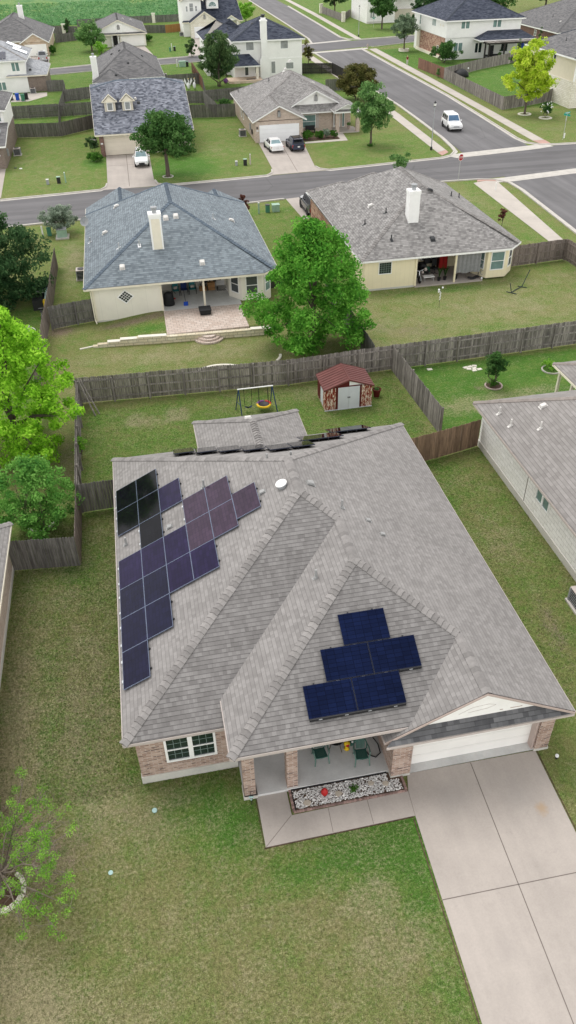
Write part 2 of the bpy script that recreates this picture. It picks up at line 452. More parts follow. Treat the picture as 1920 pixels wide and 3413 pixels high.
def axis(parts):
    out = []
    for a, b, s in parts: out += list(np.arange(a, b, s))
    return sorted(set(round(float(v), 3) for v in out))
gx = axis([(-700, -100, 60), (-100, -24, 4), (-24, 42, .5), (42, 90, 1.2), (90, 140, 5), (140, 900, 80)])
gy = axis([(-40, 0, 4), (0, 66, .5), (66, 130, 1), (130, 280, 2.5), (280, 360, 8), (360, 1400, 80)] ) 
gy = sorted(set(gy + [55.05, 55.15, 55.25, 55.35]))
X, Y = np.meshgrid(gx, gy)
nx, ny = len(gx), len(gy)
Zg = ground_h(X, Y)
lush = np.full(X.shape, .42); dry = np.full(X.shape, .30); dirt = np.zeros(X.shape)
def blob(arr, x, y, rx, ry, a, rot=0):
    c, s = math.cos(rot), math.sin(rot); dx, dy = X - x, Y - y
    u, v = (dx * c + dy * s) / rx, (-dx * s + dy * c) / ry
    arr += a * np.exp(-(u * u + v * v))
def rect(arr, x0, x1, y0, y1, a, e=.4):
    arr += a * sstep(x0 - e, x0 + e, X) * (1 - sstep(x1 - e, x1 + e, X)) * sstep(y0 - e, y0 + e, Y) * (1 - sstep(y1 - e, y1 + e, Y))
# front lawn
rect(dry, -12, 7, 0, 17, .12, 2); rect(lush, -12, 7, 0, 15, -.12, 2)
blob(lush, 4.8, 13.4, 2.6, .9, .75); blob(lush, 6.4, 12.6, .7, 2.2, .6); blob(lush, .2, 15.2, 1.6, 1.3, .7); blob(lush, 5.0, 12.2, 1.5, .8, .35)
blob(lush, 6.0, 10.5, .8, 1.2, .25); blob(lush, 6.3, 8.4, .6, 1.0, .3); blob(lush, -.9, 16.3, 1.2, .7, .35); blob(lush, 2.5, 12.9, 1.2, .6, .45)
blob(dry, -3.0, 16.2, 1.5, 1.1, .4); blob(dirt, -3.1, 16.5, .5, .5, .35); blob(dry, -6, 9.5, 2.0, 1.5, .5); blob(dry, -3.2, 8.2, .9, 1.4, .3)
blob(dry, 4.5, 11.6, .8, .8, .4); blob(dry, 5.2, 10.2, 1.0, .8, .4); blob(dirt, 5.0, 10.3, .5, .25, .5); blob(dirt, -2.3, 14.8, .25, .3, .6)
blob(dirt, -6.2, 15.2, 2.2, 1.6, .75); blob(dirt, -7.2, 17, 1.5, 2, .5); blob(dry, -6.8, 11.5, 1.5, 1.5, .4); blob(lush, -5.2, 9.0, .8, .8, .4)
# left side lawn, mown stripes
rect(lush, -4.6, -2.8, 17, 33, .12, .8); rect(dry, -8.2, -2.6, 17, 34, .2, .8); blob(dry, -5.0, 21, .5, 4, .35); blob(dry, -7.3, 20, .9, 5, .55); blob(dirt, -4.2, 22, .25, 3.4, .5); blob(dry, -3.9, 21, .4, 4, .3)
blob(lush, -5.9, 19.5, .35, 4.5, .4); blob(lush, -4.7, 18, .3, 3, .35); blob(lush, -5, 30, 2, 1.5, .3)
# back yard, right side yard
rect(lush, -5, 16, 34, 45.5, .22, .8); blob(dry, 6, 44, 3, .8, .2); blob(dry, 10.5, 45, 2.2, .7, .4); blob(dry, -1, 43.6, 1.8, .9, .3)
rect(dry, -2.3, -1.2, 43.2, 44.8, .45, .1); rect(dry, .2, 1.7, 43.3, 45, .45, .1); blob(lush, 3, 36.8, 6, .6, .3)
rect(lush, 13, 18.2, 10, 35, .05, .5); blob(dirt, 15.9, 21.5, .5, 2.2, .7, -.1); blob(dirt, 14.8, 17, .6, 1.8, .45); blob(dry, 16, 28, 1.2, 2.0, .35); blob(lush, 14.6, 32, 1, 2, .3); blob(dry, 15.6, 33, 1.4, .6, .3)
blob(dirt, 13.3, 14.2, .5, 1.4, .45)
# right neighbour yard - deep green
rect(lush, 16.8, 40, 37.5, 46.8, .52, .3); blob(dry, 20, 41, 2.6, 1.2, .45); blob(dry, 24, 41.5, 2.4, .7, .4); blob(dirt, 21.2, 42.9, .6, .5, .7)
# blue house yard
rect(lush, -8, 15, 47, 55, -.08, .6); rect(dry, -7.5, 14, 48, 54.6, .12, .6); blob(lush, -1, 51, 1.2, .6, .35); blob(lush, 1, 49.4, 2.5, .5, .35); blob(dry, 1.5, 52.5, 5, 1.1, .25)
blob(dirt, -1.5, 58.6, 3.0, .7, .95); blob(dirt, 1, 59.3, 1.5, .5, .6); blob(lush, .2, 56.6, 1.3, .7, .6); blob(dirt, -7.0, 58.8, 1.2, 1.2, 1.0)
rect(lush, -8.3, -4.4, 60, 86, .12, .4); blob(dry, -6.3, 76, 1.2, 4, .5); blob(dry, -6.5, 70, .8, 3, .3); rect(lush, 10.8, 17, 62, 87, .2, .5)
blob(lush, 8, 57.8, 1.0, 1.2, .4)
# grey house yard
rect(dry, 15.5, 38, 47.5, 61, .18, .6); rect(lush, 15.5, 38, 47.5, 61, .0, .6); blob(dirt, 20, 52.5, 3.2, 1.6, .55); blob(dirt, 17, 54, 1.4, 1.2, .35); blob(lush, 26, 51.5, 3, .5, .3); blob(lush, 24, 59.5, 6, .6, .4); blob(dry, 28, 55, 4, 2, .2)
rect(lush, 33, 41, 62, 90, .12, .4); blob(dry, 35, 84, 2.5, 4, .4)
# left neighbour garden in shade
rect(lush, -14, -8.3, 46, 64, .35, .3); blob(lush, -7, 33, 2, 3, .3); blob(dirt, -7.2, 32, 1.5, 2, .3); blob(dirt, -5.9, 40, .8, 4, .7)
# houses across the street
rect(lush, -16, 17, 98, 128, .14, 1); blob(dry, -10, 106, 4, 5, .15); blob(lush, 7, 106, 3.2, 4.6, 1.0); blob(lush, 5.5, 103, 4, 1.5, .55); blob(dirt, 10, 100.5, 3.5, .7, .5); blob(dry, 12, 113, 3, 3, .15); blob(dry, -14, 113, 4, 3, .1)
rect(lush, 25, 42, 100, 116, .2, .6); blob(dirt, 34, 104, 3, .7, .4); blob(lush, -4.2, 110.4, 1.2, 2.2, .8)
rect(lush, 59.5, 82, 127, 168, .5, .5); rect(lush, 58, 90, 168, 196, .5, .5); rect(lush, 57, 75, 106, 124, .05, .5); blob(dirt, 60.5, 112, 3, 2, .5)
rect(lush, -30, 40, 130, 280, .35, 2); rect(lush, 55, 110, 200, 300, .3, 2); blob(dirt, -2, 206, 3, 3, .7); blob(dirt, -1, 219, 3, 2, .5); blob(dry, -8, 203, 5, 5, .2)
rect(lush, 60, 200, 300, 700, .3, 5)
gm = bpy.data.meshes.new('lawn')
co = np.stack([X, Y, Zg], -1).reshape(-1, 3)
idx = np.arange(nx * ny).reshape(ny, nx)
quads = np.stack([idx[:-1, :-1], idx[:-1, 1:], idx[1:, 1:], idx[1:, :-1]], -1).reshape(-1, 4)
def fast_mesh(me, co, quads):
    n = len(quads); k = quads.shape[1]
    me.vertices.add(len(co)); me.vertices.foreach_set('co', co.astype(np.float32).ravel())
    me.loops.add(n * k); me.loops.foreach_set('vertex_index', quads.astype(np.int32).ravel())
    me.polygons.add(n); me.polygons.foreach_set('loop_start', np.arange(0, n * k, k, dtype=np.int32))
    try: me.polygons.foreach_set('loop_total', np.full(n, k, dtype=np.int32))
    except Exception: pass
    me.update(calc_edges=True)
fast_mesh(gm, co, quads)
for nm, arr in (('lush', lush), ('dry', dry), ('dirt', dirt)):
    a = gm.attributes.new(nm, 'FLOAT', 'POINT'); a.data.foreach_set('value', arr.astype(np.float32).ravel())
def grassmat():
    t = NT('lawn_grass'); p = t.pos()
    def att(n):
        x = t.n('ShaderNodeAttribute'); x.attribute_name = n; return x.outputs['Fac']
    n1 = t.noise(p, .55, 5, .62, .4); n2 = t.noise(p, 2.6, 5, .7); n3 = t.noise(p, 9, 4, .75); n4 = t.noise(p, 30, 3, .8)
    L = t.math('ADD', att('lush'), t.mapr(n1, .3, .7, -.22, .22)); L = t.math('ADD', L, t.mapr(n2, .3, .7, -.26, .26))
    D = t.math('ADD', att('dry'), t.mapr(t.noise(p, .8, 5, .68, .6), .3, .7, -.24, .24)); D = t.math('ADD', D, t.mapr(n3, .3, .7, -.34, .34))
    B = t.math('ADD', att('dirt'), t.mapr(n2, .3, .7, -.30, .30)); B = t.math('ADD', B, t.mapr(n3, .3, .7, -.2, .2))
    col = t.ramp(L, [(.0, (.235, .220, .098)), (.35, (.195, .215, .075)), (.7, (.135, .215, .048)), (1, (.080, .185, .030))])
    col = t.mix(t.mapr(D, .38, .95, 0, .8), col, (.34, .30, .185))
    col = t.mix(t.mapr(B, .32, .85, 0, .85), col, (.27, .205, .155))
    cl = t.math('MULTIPLY', t.mapr(t.noise(p, 1.9, 6, .8, .5), .53, .66, 0, .7), t.mapr(att('lush'), .1, .6, .45, 1)); col = t.mix(cl, col, (.095, .165, .036))
    st = t.math('MULTIPLY', t.mapr(t.noise(p, 2.3, 6, .82, .9), .56, .68, 0, .75), t.mapr(att('dry'), .1, .7, .25, 1)); col = t.mix(st, col, (.37, .33, .215))
    f = t.math('MULTIPLY', t.mapr(n4, .3, .7, .45, 1.55), t.mapr(n3, .3, .7, .66, 1.34))
    f = t.math('MULTIPLY', f, t.mapr(t.noise(p, 75, 2, .8), .3, .7, .46, 1.42))
    t.bump(t.math('ADD', n4, t.math('MULTIPLY', n3, 1.5)), .7, .05)
    return t.fin(t.mul(col, f), .95, .08)
M['grass'] = grassmat()
gm.materials.append(M['grass'])
g = bpy.data.objects.new('lawn', gm); COL.objects.link(g); structure(g)

# ------------------------------------------------------------------ roads and paths
def sheet(name, poly, z, m, h=.0):
    mb = MB()
    if h: mb.prism(poly, 0.0, h, 0)
    else:
        a = sum(poly[i][0] * poly[(i + 1) % len(poly)][1] - poly[(i + 1) % len(poly)][0] * poly[i][1] for i in range(len(poly)))
        if a < 0: poly = poly[::-1]
        mb.face([(x, y, z) for x, y in poly])
    return structure(obj(name, mb, m, uv=False))
def strip(mb, line, w0, w1, z0, z1, m=0):
    """ribbon prism following a polyline, between lateral offsets w0..w1 (left positive)"""
    L = []
    n = len(line)
    for i in range(n):
        a = Vector(line[max(i - 1, 0)]); b = Vector(line[min(i + 1, n - 1)]); d = (b - a).normalized(); nn = Vector((-d.y, d.x)); L.append((Vector(line[i]), nn))
    for i in range(n - 1):
        (p, a), (q, b) = L[i], L[i + 1]
        mb.prism([tuple(p + a * w0), tuple(q + b * w0), tuple(q + b * w1), tuple(p + a * w1)], z0, z1, m)
def asphalt(name, c, streak=0.0):
    t = NT(name); p = t.pos()
    m = t.n('ShaderNodeMapping'); t.l(p, m.inputs[0])
    m.inputs['Scale'].default_value = (.02, .5, 1) if streak == 0 else (.5, .02, 1)
    f = t.mapr(t.noise(m.outputs[0], 1.6, 4, .6), .3, .7, .78, 1.2)
    g2 = t.mapr(t.noise(p, .25, 4), .3, .7, .92, 1.08); h = t.mapr(t.noise(p, 25, 3, .8), .3, .7, .9, 1.1)
    col = t.mul(t.mul(t.mul(t.rgb(c), f), g2), h)
    vo = t.n('ShaderNodeTexVoronoi', feature='DISTANCE_TO_EDGE'); t.l(p, vo.inputs['Vector']); vo.inputs['Scale'].default_value = .11
    crack = t.math('MULTIPLY', t.mapr(vo.outputs['Distance'], 0, .007, 1, 0), t.mapr(t.noise(p, .15, 3), .5, .62, 0, .5))
    col = t.mix(crack, col, tuple(x * .4 for x in c)); col = t.mix(t.mapr(t.noise(p, .12, 2, .4), .58, .60, 0, .22), col, tuple(x * .68 for x in c))
    t.bump(t.noise(p, 50, 2), .2, .005)
    return t.fin(col, .88, .25)
M['asph'] = asphalt('road_asphalt', (.135, .130, .134)); M['asph_y'] = asphalt('road_asphalt_lengthwise', (.15, .145, .149), 1)
near1 = [(-90, 81.5), (-30, 84.9), (-10.8, 86.4), (12, 87.9), (17, 88.5), (36.3, 90.4), (40.8, 90.2), (53.6, 91.9), (120, 98.5)]
far1 = [(-90, 91.5), (-30, 95.2), (-14.8, 96.4), (-2.7, 97.6), (3.2, 97.4), (17.2, 98.5), (23.9, 98.9), (39.8, 100.8), (55.6, 102.9), (60, 103.3), (120, 109.5)]
sheet('street', near1 + far1[::-1], .006, M['asph'])
sheet('side_street', [(43.0, 100.6), (52.8, 102.1), (54.0, 122), (55.0, 140.1), (56.2, 197.4), (44.6, 196.0), (44.7, 134.5), (44.2, 118)], .012, M['asph_y'])
sheet('side_street', [(43.8, 91.2), (54.2, 92.4), (52.4, 69.9), (48.5, 24), (38.5, 22), (42.2, 69.9)], .012, M['asph_y'])
sheet('cross_street', [(-90, 161), (-40, 175.5), (-13.4, 184.2), (-4.7, 187.6), (9.2, 190.2), (16.1, 191.3), (44.7, 197.6), (71.3, 205.3), (130, 224), (130, 238), (75, 216.6), (47, 210.1), (16.1, 200.1), (9.8, 198.6), (-4.7, 195.4), (-13.7, 192.2), (-40, 183.5), (-90, 171)], .006, M['asph'])
sheet('side_street', [(47.6, 208.5), (56.3, 212), (57.4, 240), (59.7, 303), (61, 420), (51.5, 420), (50.5, 331), (49, 249)], .012, M['asph_y'])
# concrete valley gutters crossing the junctions
sheet('gutter', [(41.5, 100.2), (46, 100.75), (53.8, 101.9), (56, 102.6), (55.4, 104.3), (52.6, 103.7), (43.0, 102.5), (40.6, 101.6)], .018, M['kerb'])
sheet('gutter', [(40.8, 90.0), (43.6, 90.2), (53.6, 91.7), (57, 92.1), (57, 90.3), (53.4, 89.8), (44.0, 88.4), (41.6, 88.4)], .018, M['kerb'])
sheet('gutter', [(42.8, 196.8), (57.8, 199.9), (57.5, 197.9), (44.6, 195.2), (42.8, 195.3)], .018, M['kerb'])
sheet('gutter', [(45.5, 209.6), (57.8, 213.4), (57.2, 215.0), (47.6, 212), (45.5, 211.2)], .018, M['kerb'])
def kerb(line, side=1, name='kerb'):
    mb = MB(); strip(mb, line, 0, .42 * side, 0, .022); strip(mb, line, -.16 * side, 0, 0, .12)
    structure(obj(name, mb, M['kerb'], uv=False))
def cut(line, x0, x1):
    """part of an x-monotone polyline between x0 and x1"""
    f = lambda x: float(np.interp(x, [p[0] for p in line], [p[1] for p in line]))
    return [(x0, f(x0))] + [p for p in line if x0 + .3 < p[0] < x1 - .3] + [(x1, f(x1))]
kerb(cut(far1, -60, -16.4), -1); kerb(cut(far1, -14.9, -3.6) + [(-2.9, 98.6), (-2.75, 100)], -1); kerb([(2.85, 100), (3.1, 98.4)] + cut(far1, 4.2, 16.4) + [(17.3, 99.4), (17.55, 101)], -1)
kerb([(23.0, 101), (23.3, 99.8)] + cut(far1, 24.4, 39.6) + [(41.2, 101.6), (42.4, 103.4), (42.85, 106), (43.4, 111), (44.0, 122), (44.5, 134.5), (44.5, 150), (44.3, 194.6), (43.4, 196.6)], -1)
kerb([(56.4, 199.6), (56.2, 197), (55.6, 170), (55.1, 140), (54.1, 122), (53.2, 108), (53.4, 105.4), (54.6, 103.9), (56.8, 103.4)] + cut(far1, 60, 119), -1)
kerb(cut(near1, -60, 16.6), 1); kerb(cut(near1, 20.4, 40.2) + [(42.2, 89.6), (43.2, 88.0), (43.3, 85), (42.2, 69.9), (38.5, 22)], 1)
kerb([(-60, 177.4), (-40, 183.2), (-20.5, 189.8)], -1); kerb([(-13.4, 192.4), (-4.7, 195.4), (9.8, 198.6), (16.1, 200.1), (43, 208.8), (47.2, 211.8), (48.2, 220), (49, 249), (50.5, 331)], -1)
kerb([(-60, 169), (-13.4, 184.1), (9.2, 190.1), (16.1, 191.2), (42, 196.6)], 1)
kerb([(59.7, 303), (57.8, 250), (56.6, 220), (57.4, 216), (59.6, 214)] + [(75, 217.2), (128, 236)], -1); kerb([(59.2, 200.6), (71.3, 205.2), (128, 223)], 1)
def path(poly, name='pavement', m=None, h=.035): return sheet(name, poly, 0, m or M['walkc'], h)
path([(54.7, 106.2), (56.35, 106.2), (57.1, 125), (58.3, 160), (59.4, 198), (57.6, 197.4), (56.6, 160), (55.5, 125)])
path([(40.1, 103.6), (41.6, 104.6), (42.6, 127.9), (43.0, 150), (43.0, 192), (41.4, 192), (41.4, 150), (41.0, 127)])
path([(39.2, 88.9), (40.9, 89.4), (42.1, 88.9), (40.1, 68.5), (35.8, 22), (34.2, 22), (38.6, 68.5)])
path([(59.2, 215.2), (60.6, 214.6), (61.2, 230), (63.2, 276), (64.6, 330), (63.0, 330), (61.5, 276), (59.7, 230)])
path([(54.9, 104.3), (56.3, 103.9), (56.4, 106.1), (54.7, 106.1)], 'tactile_ramp', M['ramp'], .04)
path([(40.1, 90.0), (42.0, 89.7), (42.1, 89.0), (40.9, 89.45), (39.8, 89.3)], 'tactile_ramp', M['ramp'], .04)
path([(40.1, 101.9), (41.5, 103.3), (41.6, 104.5), (40.1, 103.5)], 'tactile_ramp', M['ramp'], .04)

def driveway(poly, joints, h=.03):
    d = path(poly, 'driveway', M['drive'], h)
    for (a, b, w) in joints:
        mb = MB(); strip(mb, [a, b], -w / 2, w / 2, h - .01, h + .0035)
        structure(obj('driveway_joint', mb, M['joint'], uv=False))
driveway([(7.0, 15.1), (7.18, 15.76), (12.28, 15.72), (12.24, 14.4), (12.06, 7), (11.9, -6), (6.35, -6), (6.72, 7.4), (6.93, 14.07)],
         [((9.66, 15.72), (9.3, 6.9), .03), ((9.3, 6.9), (9.0, -5.9), .03), ((6.84, 11.05), (12.15, 11.0), .03)])
mb = MB(); strip(mb, [(6.30, -6), (6.67, 7.4), (6.87, 13.98)], .02, .05, 0, .032); structure(obj('lawn_edge', mb, M['mulch'], uv=False))
mb = MB(); strip(mb, [(12.02, -6), (12.14, 7), (12.32, 14.4), (12.36, 15.7)], 0, .03, 0, .02); structure(obj('lawn_edge', mb, M['mulch'], uv=False))
walk = path([(1.5, 15.97), (1.5, 14.0), (6.92, 14.08), (6.99, 15.06), (2.62, 15.0), (2.62, 15.97)], 'walkway', M['drive'], .026)
for a, b in (((3.96, 15.0), (3.91, 14.06)), ((5.42, 15.03), (5.39, 14.08)), ((2.6, 15.0), (1.52, 14.02)), ((6.93, 14.1), (6.99, 15.05))):
    mb = MB(); strip(mb, [a, b], -.008, .008, .02, .0295); structure(obj('walkway_joint', mb, M['joint'], uv=False))
mb = MB(); strip(mb, [(1.44, 15.9), (1.44, 13.94), (6.86, 14.02)], .02, .045, 0, .03); structure(obj('lawn_edge', mb, M['mulch'], uv=False))
driveway([(-2.75, 113.9), (2.95, 113.7), (2.8, 99.6), (3.9, 97.6), (-3.6, 97.5), (-2.75, 99.4)], [((-.1, 113.6), (-.2, 98.2), .06), ((-2.7, 108.4), (2.8, 108.3), .05)])
driveway([(18.2, 115.4), (24.4, 115.3), (23.0, 101), (24.4, 99.0), (16.4, 98.6), (17.6, 100.8)], [((21.2, 115), (20.4, 99.4), .06), ((17.9, 108), (23.6, 107.8), .05)])
driveway([(-19, 111.6), (-15.5, 110.6), (-14.9, 97.4), (-16.4, 96.5), (-21, 96.3)], [])
driveway([(16.8, 88.45), (20.2, 88.9), (20.2, 81), (17.2, 81)], [])
driveway([(-20.4, 213.6), (-14.3, 211), (-13.8, 192.8), (-20.2, 190.2)], [((-17.3, 211), (-17, 192.5), .1)])
driveway([(20.6, 231.5), (26.4, 231.3), (22.5, 202.4), (16.5, 200.8)], [])
driveway([(1.8, 221.5), (7.8, 221.2), (9.4, 199), (3.6, 197.6)], [])
path([(24.5, 114.1), (24.4, 113.2), (30.5, 113.4), (31.0, 118.3), (29.8, 118.3), (29.6, 114.4)], 'walkway', M['walkc'], .03)
path([(-18.6, 157), (-15.6, 156.8), (-12.6, 161), (-12.8, 164.6), (-16, 165), (-18.8, 164)], 'gravel_patch', M['walkc'], .02)
path([(15.4, 37.7), (18.1, 38.0), (18.1, 36.9), (15.6, 36.8)], 'garden_slab', M['drive'], .10)
# crop field beyond the back fences
def fieldmat():
    t = NT('field_crop'); p = t.pos()
    f = t.noise(p, .22, 6, .72, .8); m = t.n('ShaderNodeMapping'); t.l(p, m.inputs[0]); m.inputs['Scale'].default_value = (.03, .008, 1)
    col = t.ramp(f, [(.3, (.05, .14, .05)), (.5, (.10, .22, .08)), (.7, (.20, .28, .12))])
    col = t.mix(t.mapr(t.noise(m.outputs[0], 1, 3), .52, .62), col, (.22, .30, .09))
    t.bump(t.noise(p, .6, 5, .8), .8, .5)
    return t.fin(col, .95, .1)
M['field'] = fieldmat()
sheet('field', [(-700, 272), (-30, 276), (16, 272), (30, 282), (36, 330), (30, 700), (-700, 700)], .03, M['field'])

# short grass blades on the near lawns, same material as the ground under them
def blades(n, x0, x1, y0, y1, holes):
    x = RNG.uniform(x0, x1, n); y = RNG.uniform(y0, y1, n); keep = np.ones(n, bool)
    for a, b, c, d in holes: keep &= ~((x > a) & (x < b) & (y > c) & (y < d))
    return np.stack([x[keep], y[keep]], 1)
bp_ = np.concatenate([blades(230000, -9.5, 6.9, 3.2, 17.4, [(1.48, 7, 13.98, 18), (6.62, 7, 6.9, 18), (6.5, 7, 0, 6.9), (1.0, 7, 15.9, 18)]), blades(110000, -8.2, -2.5, 17.3, 34.5, []), blades(60000, 12.15, 18.3, 9, 36, [(12.1, 12.4, 9, 15.75), (12.1, 12.8, 15.7, 36)]), blades(70000, -5, 16, 35.5, 46.2, [])])
bn_ = len(bp_); xi = np.clip(np.searchsorted(gx, bp_[:, 0]), 0, nx - 1); yi = np.clip(np.searchsorted(gy, bp_[:, 1]), 0, ny - 1)
an = RNG.uniform(0, 6.283, bn_); ln = RNG.uniform(.02, .05, bn_) * (1 + .5 * (bp_[:, 1] > 17)); wd_ = ln * RNG.uniform(.16, .3, bn_); el = RNG.uniform(.25, 1.1, bn_)
d3 = np.stack([np.cos(an) * np.cos(el), np.sin(an) * np.cos(el), np.sin(el)], 1); s3 = np.stack([-np.sin(an), np.cos(an), np.zeros(bn_)], 1)
b3 = np.concatenate([bp_, np.full((bn_, 1), -.002)], 1)
V_ = np.stack([b3 - s3 * wd_[:, None], b3 + s3 * wd_[:, None], b3 + d3 * ln[:, None] + s3 * wd_[:, None] * .3, b3 + d3 * ln[:, None] - s3 * wd_[:, None] * .3], 1).reshape(-1, 3)
bm_ = bpy.data.meshes.new('grass_blades'); fast_mesh(bm_, V_, np.arange(bn_ * 4).reshape(-1, 4)); bm_.materials.append(M['grass'])
for nm, arr in (('lush', lush), ('dry', dry), ('dirt', dirt)):
    q_ = np.repeat(arr[yi, xi] + RNG.normal(0, .26, bn_), 4); a_ = bm_.attributes.new(nm, 'FLOAT', 'POINT'); a_.data.foreach_set('value', q_.astype(np.float32))
o = bpy.data.objects.new('grass_blades', bm_); COL.objects.link(o); o['kind'] = 'stuff'; tag(o, 'short mown grass blades on the lawns round the solar house', 'grass')
M['roof_strip'] = shingle('roof_strip_shingle', (.075, .075, .08), (.17, .17, .175), row=.18, tab=.22, joint=.5)
# ------------------------------------------------------------------ house kit
def V3(*a): return Vector(a)
class House:
    def __init__(s, name, label, cat, loc): s.o = thing(name, label, cat, loc); s.last = None
    def part(s, name, mb, m, parent=None, **k): return obj(name, mb, m, parent or s.o, **k)
    def wall(s, poly, z0, z1, m, name='wall', found=None, label=None):
        w = s.part(name, MB().prism(poly, z0, z1), m, label=label)
        return w
    def box(s, name, b, m, parent=None, **k):
        return s.part(name, MB().box(*b), m, parent, **k)
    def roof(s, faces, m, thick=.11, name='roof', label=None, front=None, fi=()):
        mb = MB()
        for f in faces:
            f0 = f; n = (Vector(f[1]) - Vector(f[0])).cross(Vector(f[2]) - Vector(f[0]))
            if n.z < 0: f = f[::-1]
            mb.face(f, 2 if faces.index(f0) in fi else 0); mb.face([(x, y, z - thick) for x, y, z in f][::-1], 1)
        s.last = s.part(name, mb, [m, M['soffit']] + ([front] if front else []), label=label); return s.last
    def fascia(s, edges, m, h=.17, th=.035, parent=None):
        """edges: (p0, p1, outward normal)"""
        mb = MB()
        for p0, p1, n in edges: mb.board(p0, p1, (*n, 0), h - .03, th, drop=.03)
        return s.part('fascia', mb, m, parent or s.last)
    def caps(s, lines, m, step=.21, w=.19, slope=.5, parent=None):
        for p0, p1 in lines:
            mb = MB()
            p0, p1 = Vector(p0), Vector(p1)
            if p0.z > p1.z: p0, p1 = p1, p0          # from the low end upwards
            d = p1 - p0; L = d.length; d.normalize(); hz = Vector((d.x, d.y, 0)).normalized(); sd = Vector((-hz.y, hz.x, 0))
            hip = d.z > .05; drop = w * slope * (.7071 if hip else 1.0)
            n = max(1, int(L / step)); up = Vector((0, 0, 1))
            for i in range(n):
                a = p0 + d * (L * i / n); b = p0 + d * min(L * (i + 1) / n + step * .25, L)
                j = random.uniform(-.008, .008); ea, eb = .062 + j, .018
                lw = sd * w; dd = up * drop
                A0, A1, A2 = a + up * ea, a + lw - dd + up * ea, a - lw - dd + up * ea
                B0, B1, B2 = b + up * eb, b + lw - dd + up * eb, b - lw - dd + up * eb
                k = up * -.05
                mb.raw([A0, A1, A2, B0, B1, B2, A0 + k, A1 + k, A2 + k, B1 + k * .6, B2 + k * .6], [(0, 3, 4, 1), (2, 5, 3, 0), (0, 1, 7, 6), (2, 0, 6, 8), (1, 4, 9, 7), (5, 2, 8, 10)])
            s.part('ridge_cap', mb, m, parent or s.last)
    def window(s, o, n, w, h, nx=0, ny=0, rail=True, glass='dark_glass', trim='trim_white', fw=.07, sill=True, parent=None, name='window', split=1, proud=.05):
        """o = bottom centre on the wall face, n = outward normal (2D)"""
        n = Vector((n[0], n[1], 0)).normalized(); u = Vector((-n.y, n.x, 0)); mb = MB(); gl = MB(); mu = MB()
        B = lambda a0, a1, z0, z1, p=proud: mb.obox(o, u, n, a0, a1, -.04, p, z0, z1)
        H2 = w / 2
        B(-H2, -H2 + fw, 0, h); B(H2 - fw, H2, 0, h); B(-H2 + fw, H2 - fw, h - fw, h); B(-H2 + fw, H2 - fw, 0, fw)
        sw = w / split
        for k in range(1, split): B(-H2 + sw * k - fw, -H2 + sw * k + fw, fw, h - fw)
        for k in range(split):
            c = -H2 + sw * (k + .5); hw = sw / 2 - fw
            if rail: B(c - hw, c + hw, h * .47, h * .47 + .05, proud - .01)
            for i in range(1, nx): xx = c - hw + 2 * hw * i / nx; mu.obox(o, u, n, xx - .009, xx + .009, 0, .014, fw, h - fw)
            for i in range(1, ny): zz_ = fw + (h - 2 * fw) * i / ny; mu.obox(o, u, n, c - hw, c + hw, 0, .012, zz_ - .009, zz_ + .009)
        gl.obox(o, u, n, -H2 + fw * .6, H2 - fw * .6, -.03, .006, fw * .6, h - fw * .6)
        f = s.part(name, mb, M[trim], parent)
        s.part('pane', gl, M[glass], f)
        if mu.v: s.part('muntins', mu, M['muntin'], f)
        return f
    def door(s, o, n, w, h, m='trim_white', glassy=None, name='door', grid=None):
        n = Vector((n[0], n[1], 0)).normalized(); u = Vector((-n.y, n.x, 0)); mb = MB()
        mb.obox(o, u, n, -w / 2 - .07, -w / 2, -.03, .05, 0, h + .07); mb.obox(o, u, n, w / 2, w / 2 + .07, -.03, .05, 0, h + .07); mb.obox(o, u, n, -w / 2, w / 2, -.03, .05, h, h + .07)
        fr = s.part('door_frame', mb, M['trim_white'])
        lf = MB().obox(o, u, n, -w / 2, w / 2, -.03, .02, .02, h)
        d = s.part(name, lf, M[m])
        if glassy:
            a, b, c, e = glassy; gl = MB().obox(o, u, n, a, b, .018, .028, c, e); s.part('door_glass', gl, M['dark_screen'], d)
        s.part('handle', MB().obox(o, u, n, w / 2 - .12, w / 2 - .07, .018, .07, h * .47, h * .5), M['metal'], d)
        return d
    def garage(s, x0, x1, y, z0, z1, m, parent=None, ny=-1):
        mb = MB(); rows = 4; hh = (z1 - z0) / rows
        for i in range(rows): mb.box(x0, min(y, y - ny * .05), z0 + hh * i + (.006 if i else 0), x1, max(y, y - ny * .05), z0 + hh * (i + 1) - .006)
        mb.box(x0, min(y - ny * .03, y - ny * .06), z0, x1, max(y - ny * .03, y - ny * .06), z1)
        return s.part('garage_door', mb, M[m])
    def vent(s, p, kind='turtle', m='vent_white', k=.5, dirn=(0, -1), parent=None, r=.05, h=.42, sc=1):
        """roof fittings; dirn = downhill direction"""
        x, y, z = p; dx, dy = dirn; mb = MB(); par = parent or s.last
        if kind == 'pipe':
            mb.tube([(x, y, z - .08), (x, y, z + h)], r, 10); e = .17
            q = [(x + dx * a - dy * b, y + dy * a + dx * b, z - k * a + .022) for a, b in ((-.12 * sc, -e * .7 * sc), (-.12 * sc, e * .7 * sc), (e * 1.4 * sc, e * .7 * sc), (e * 1.4 * sc, -e * .7 * sc))]
            mb.face(q)
            mb.lathe([(r * 2.0, -.05), (r * 1.7, .06), (r * 1.02, .1)], (x, y, z), 10)
            return s.part('vent_pipe', mb, M[m], par)
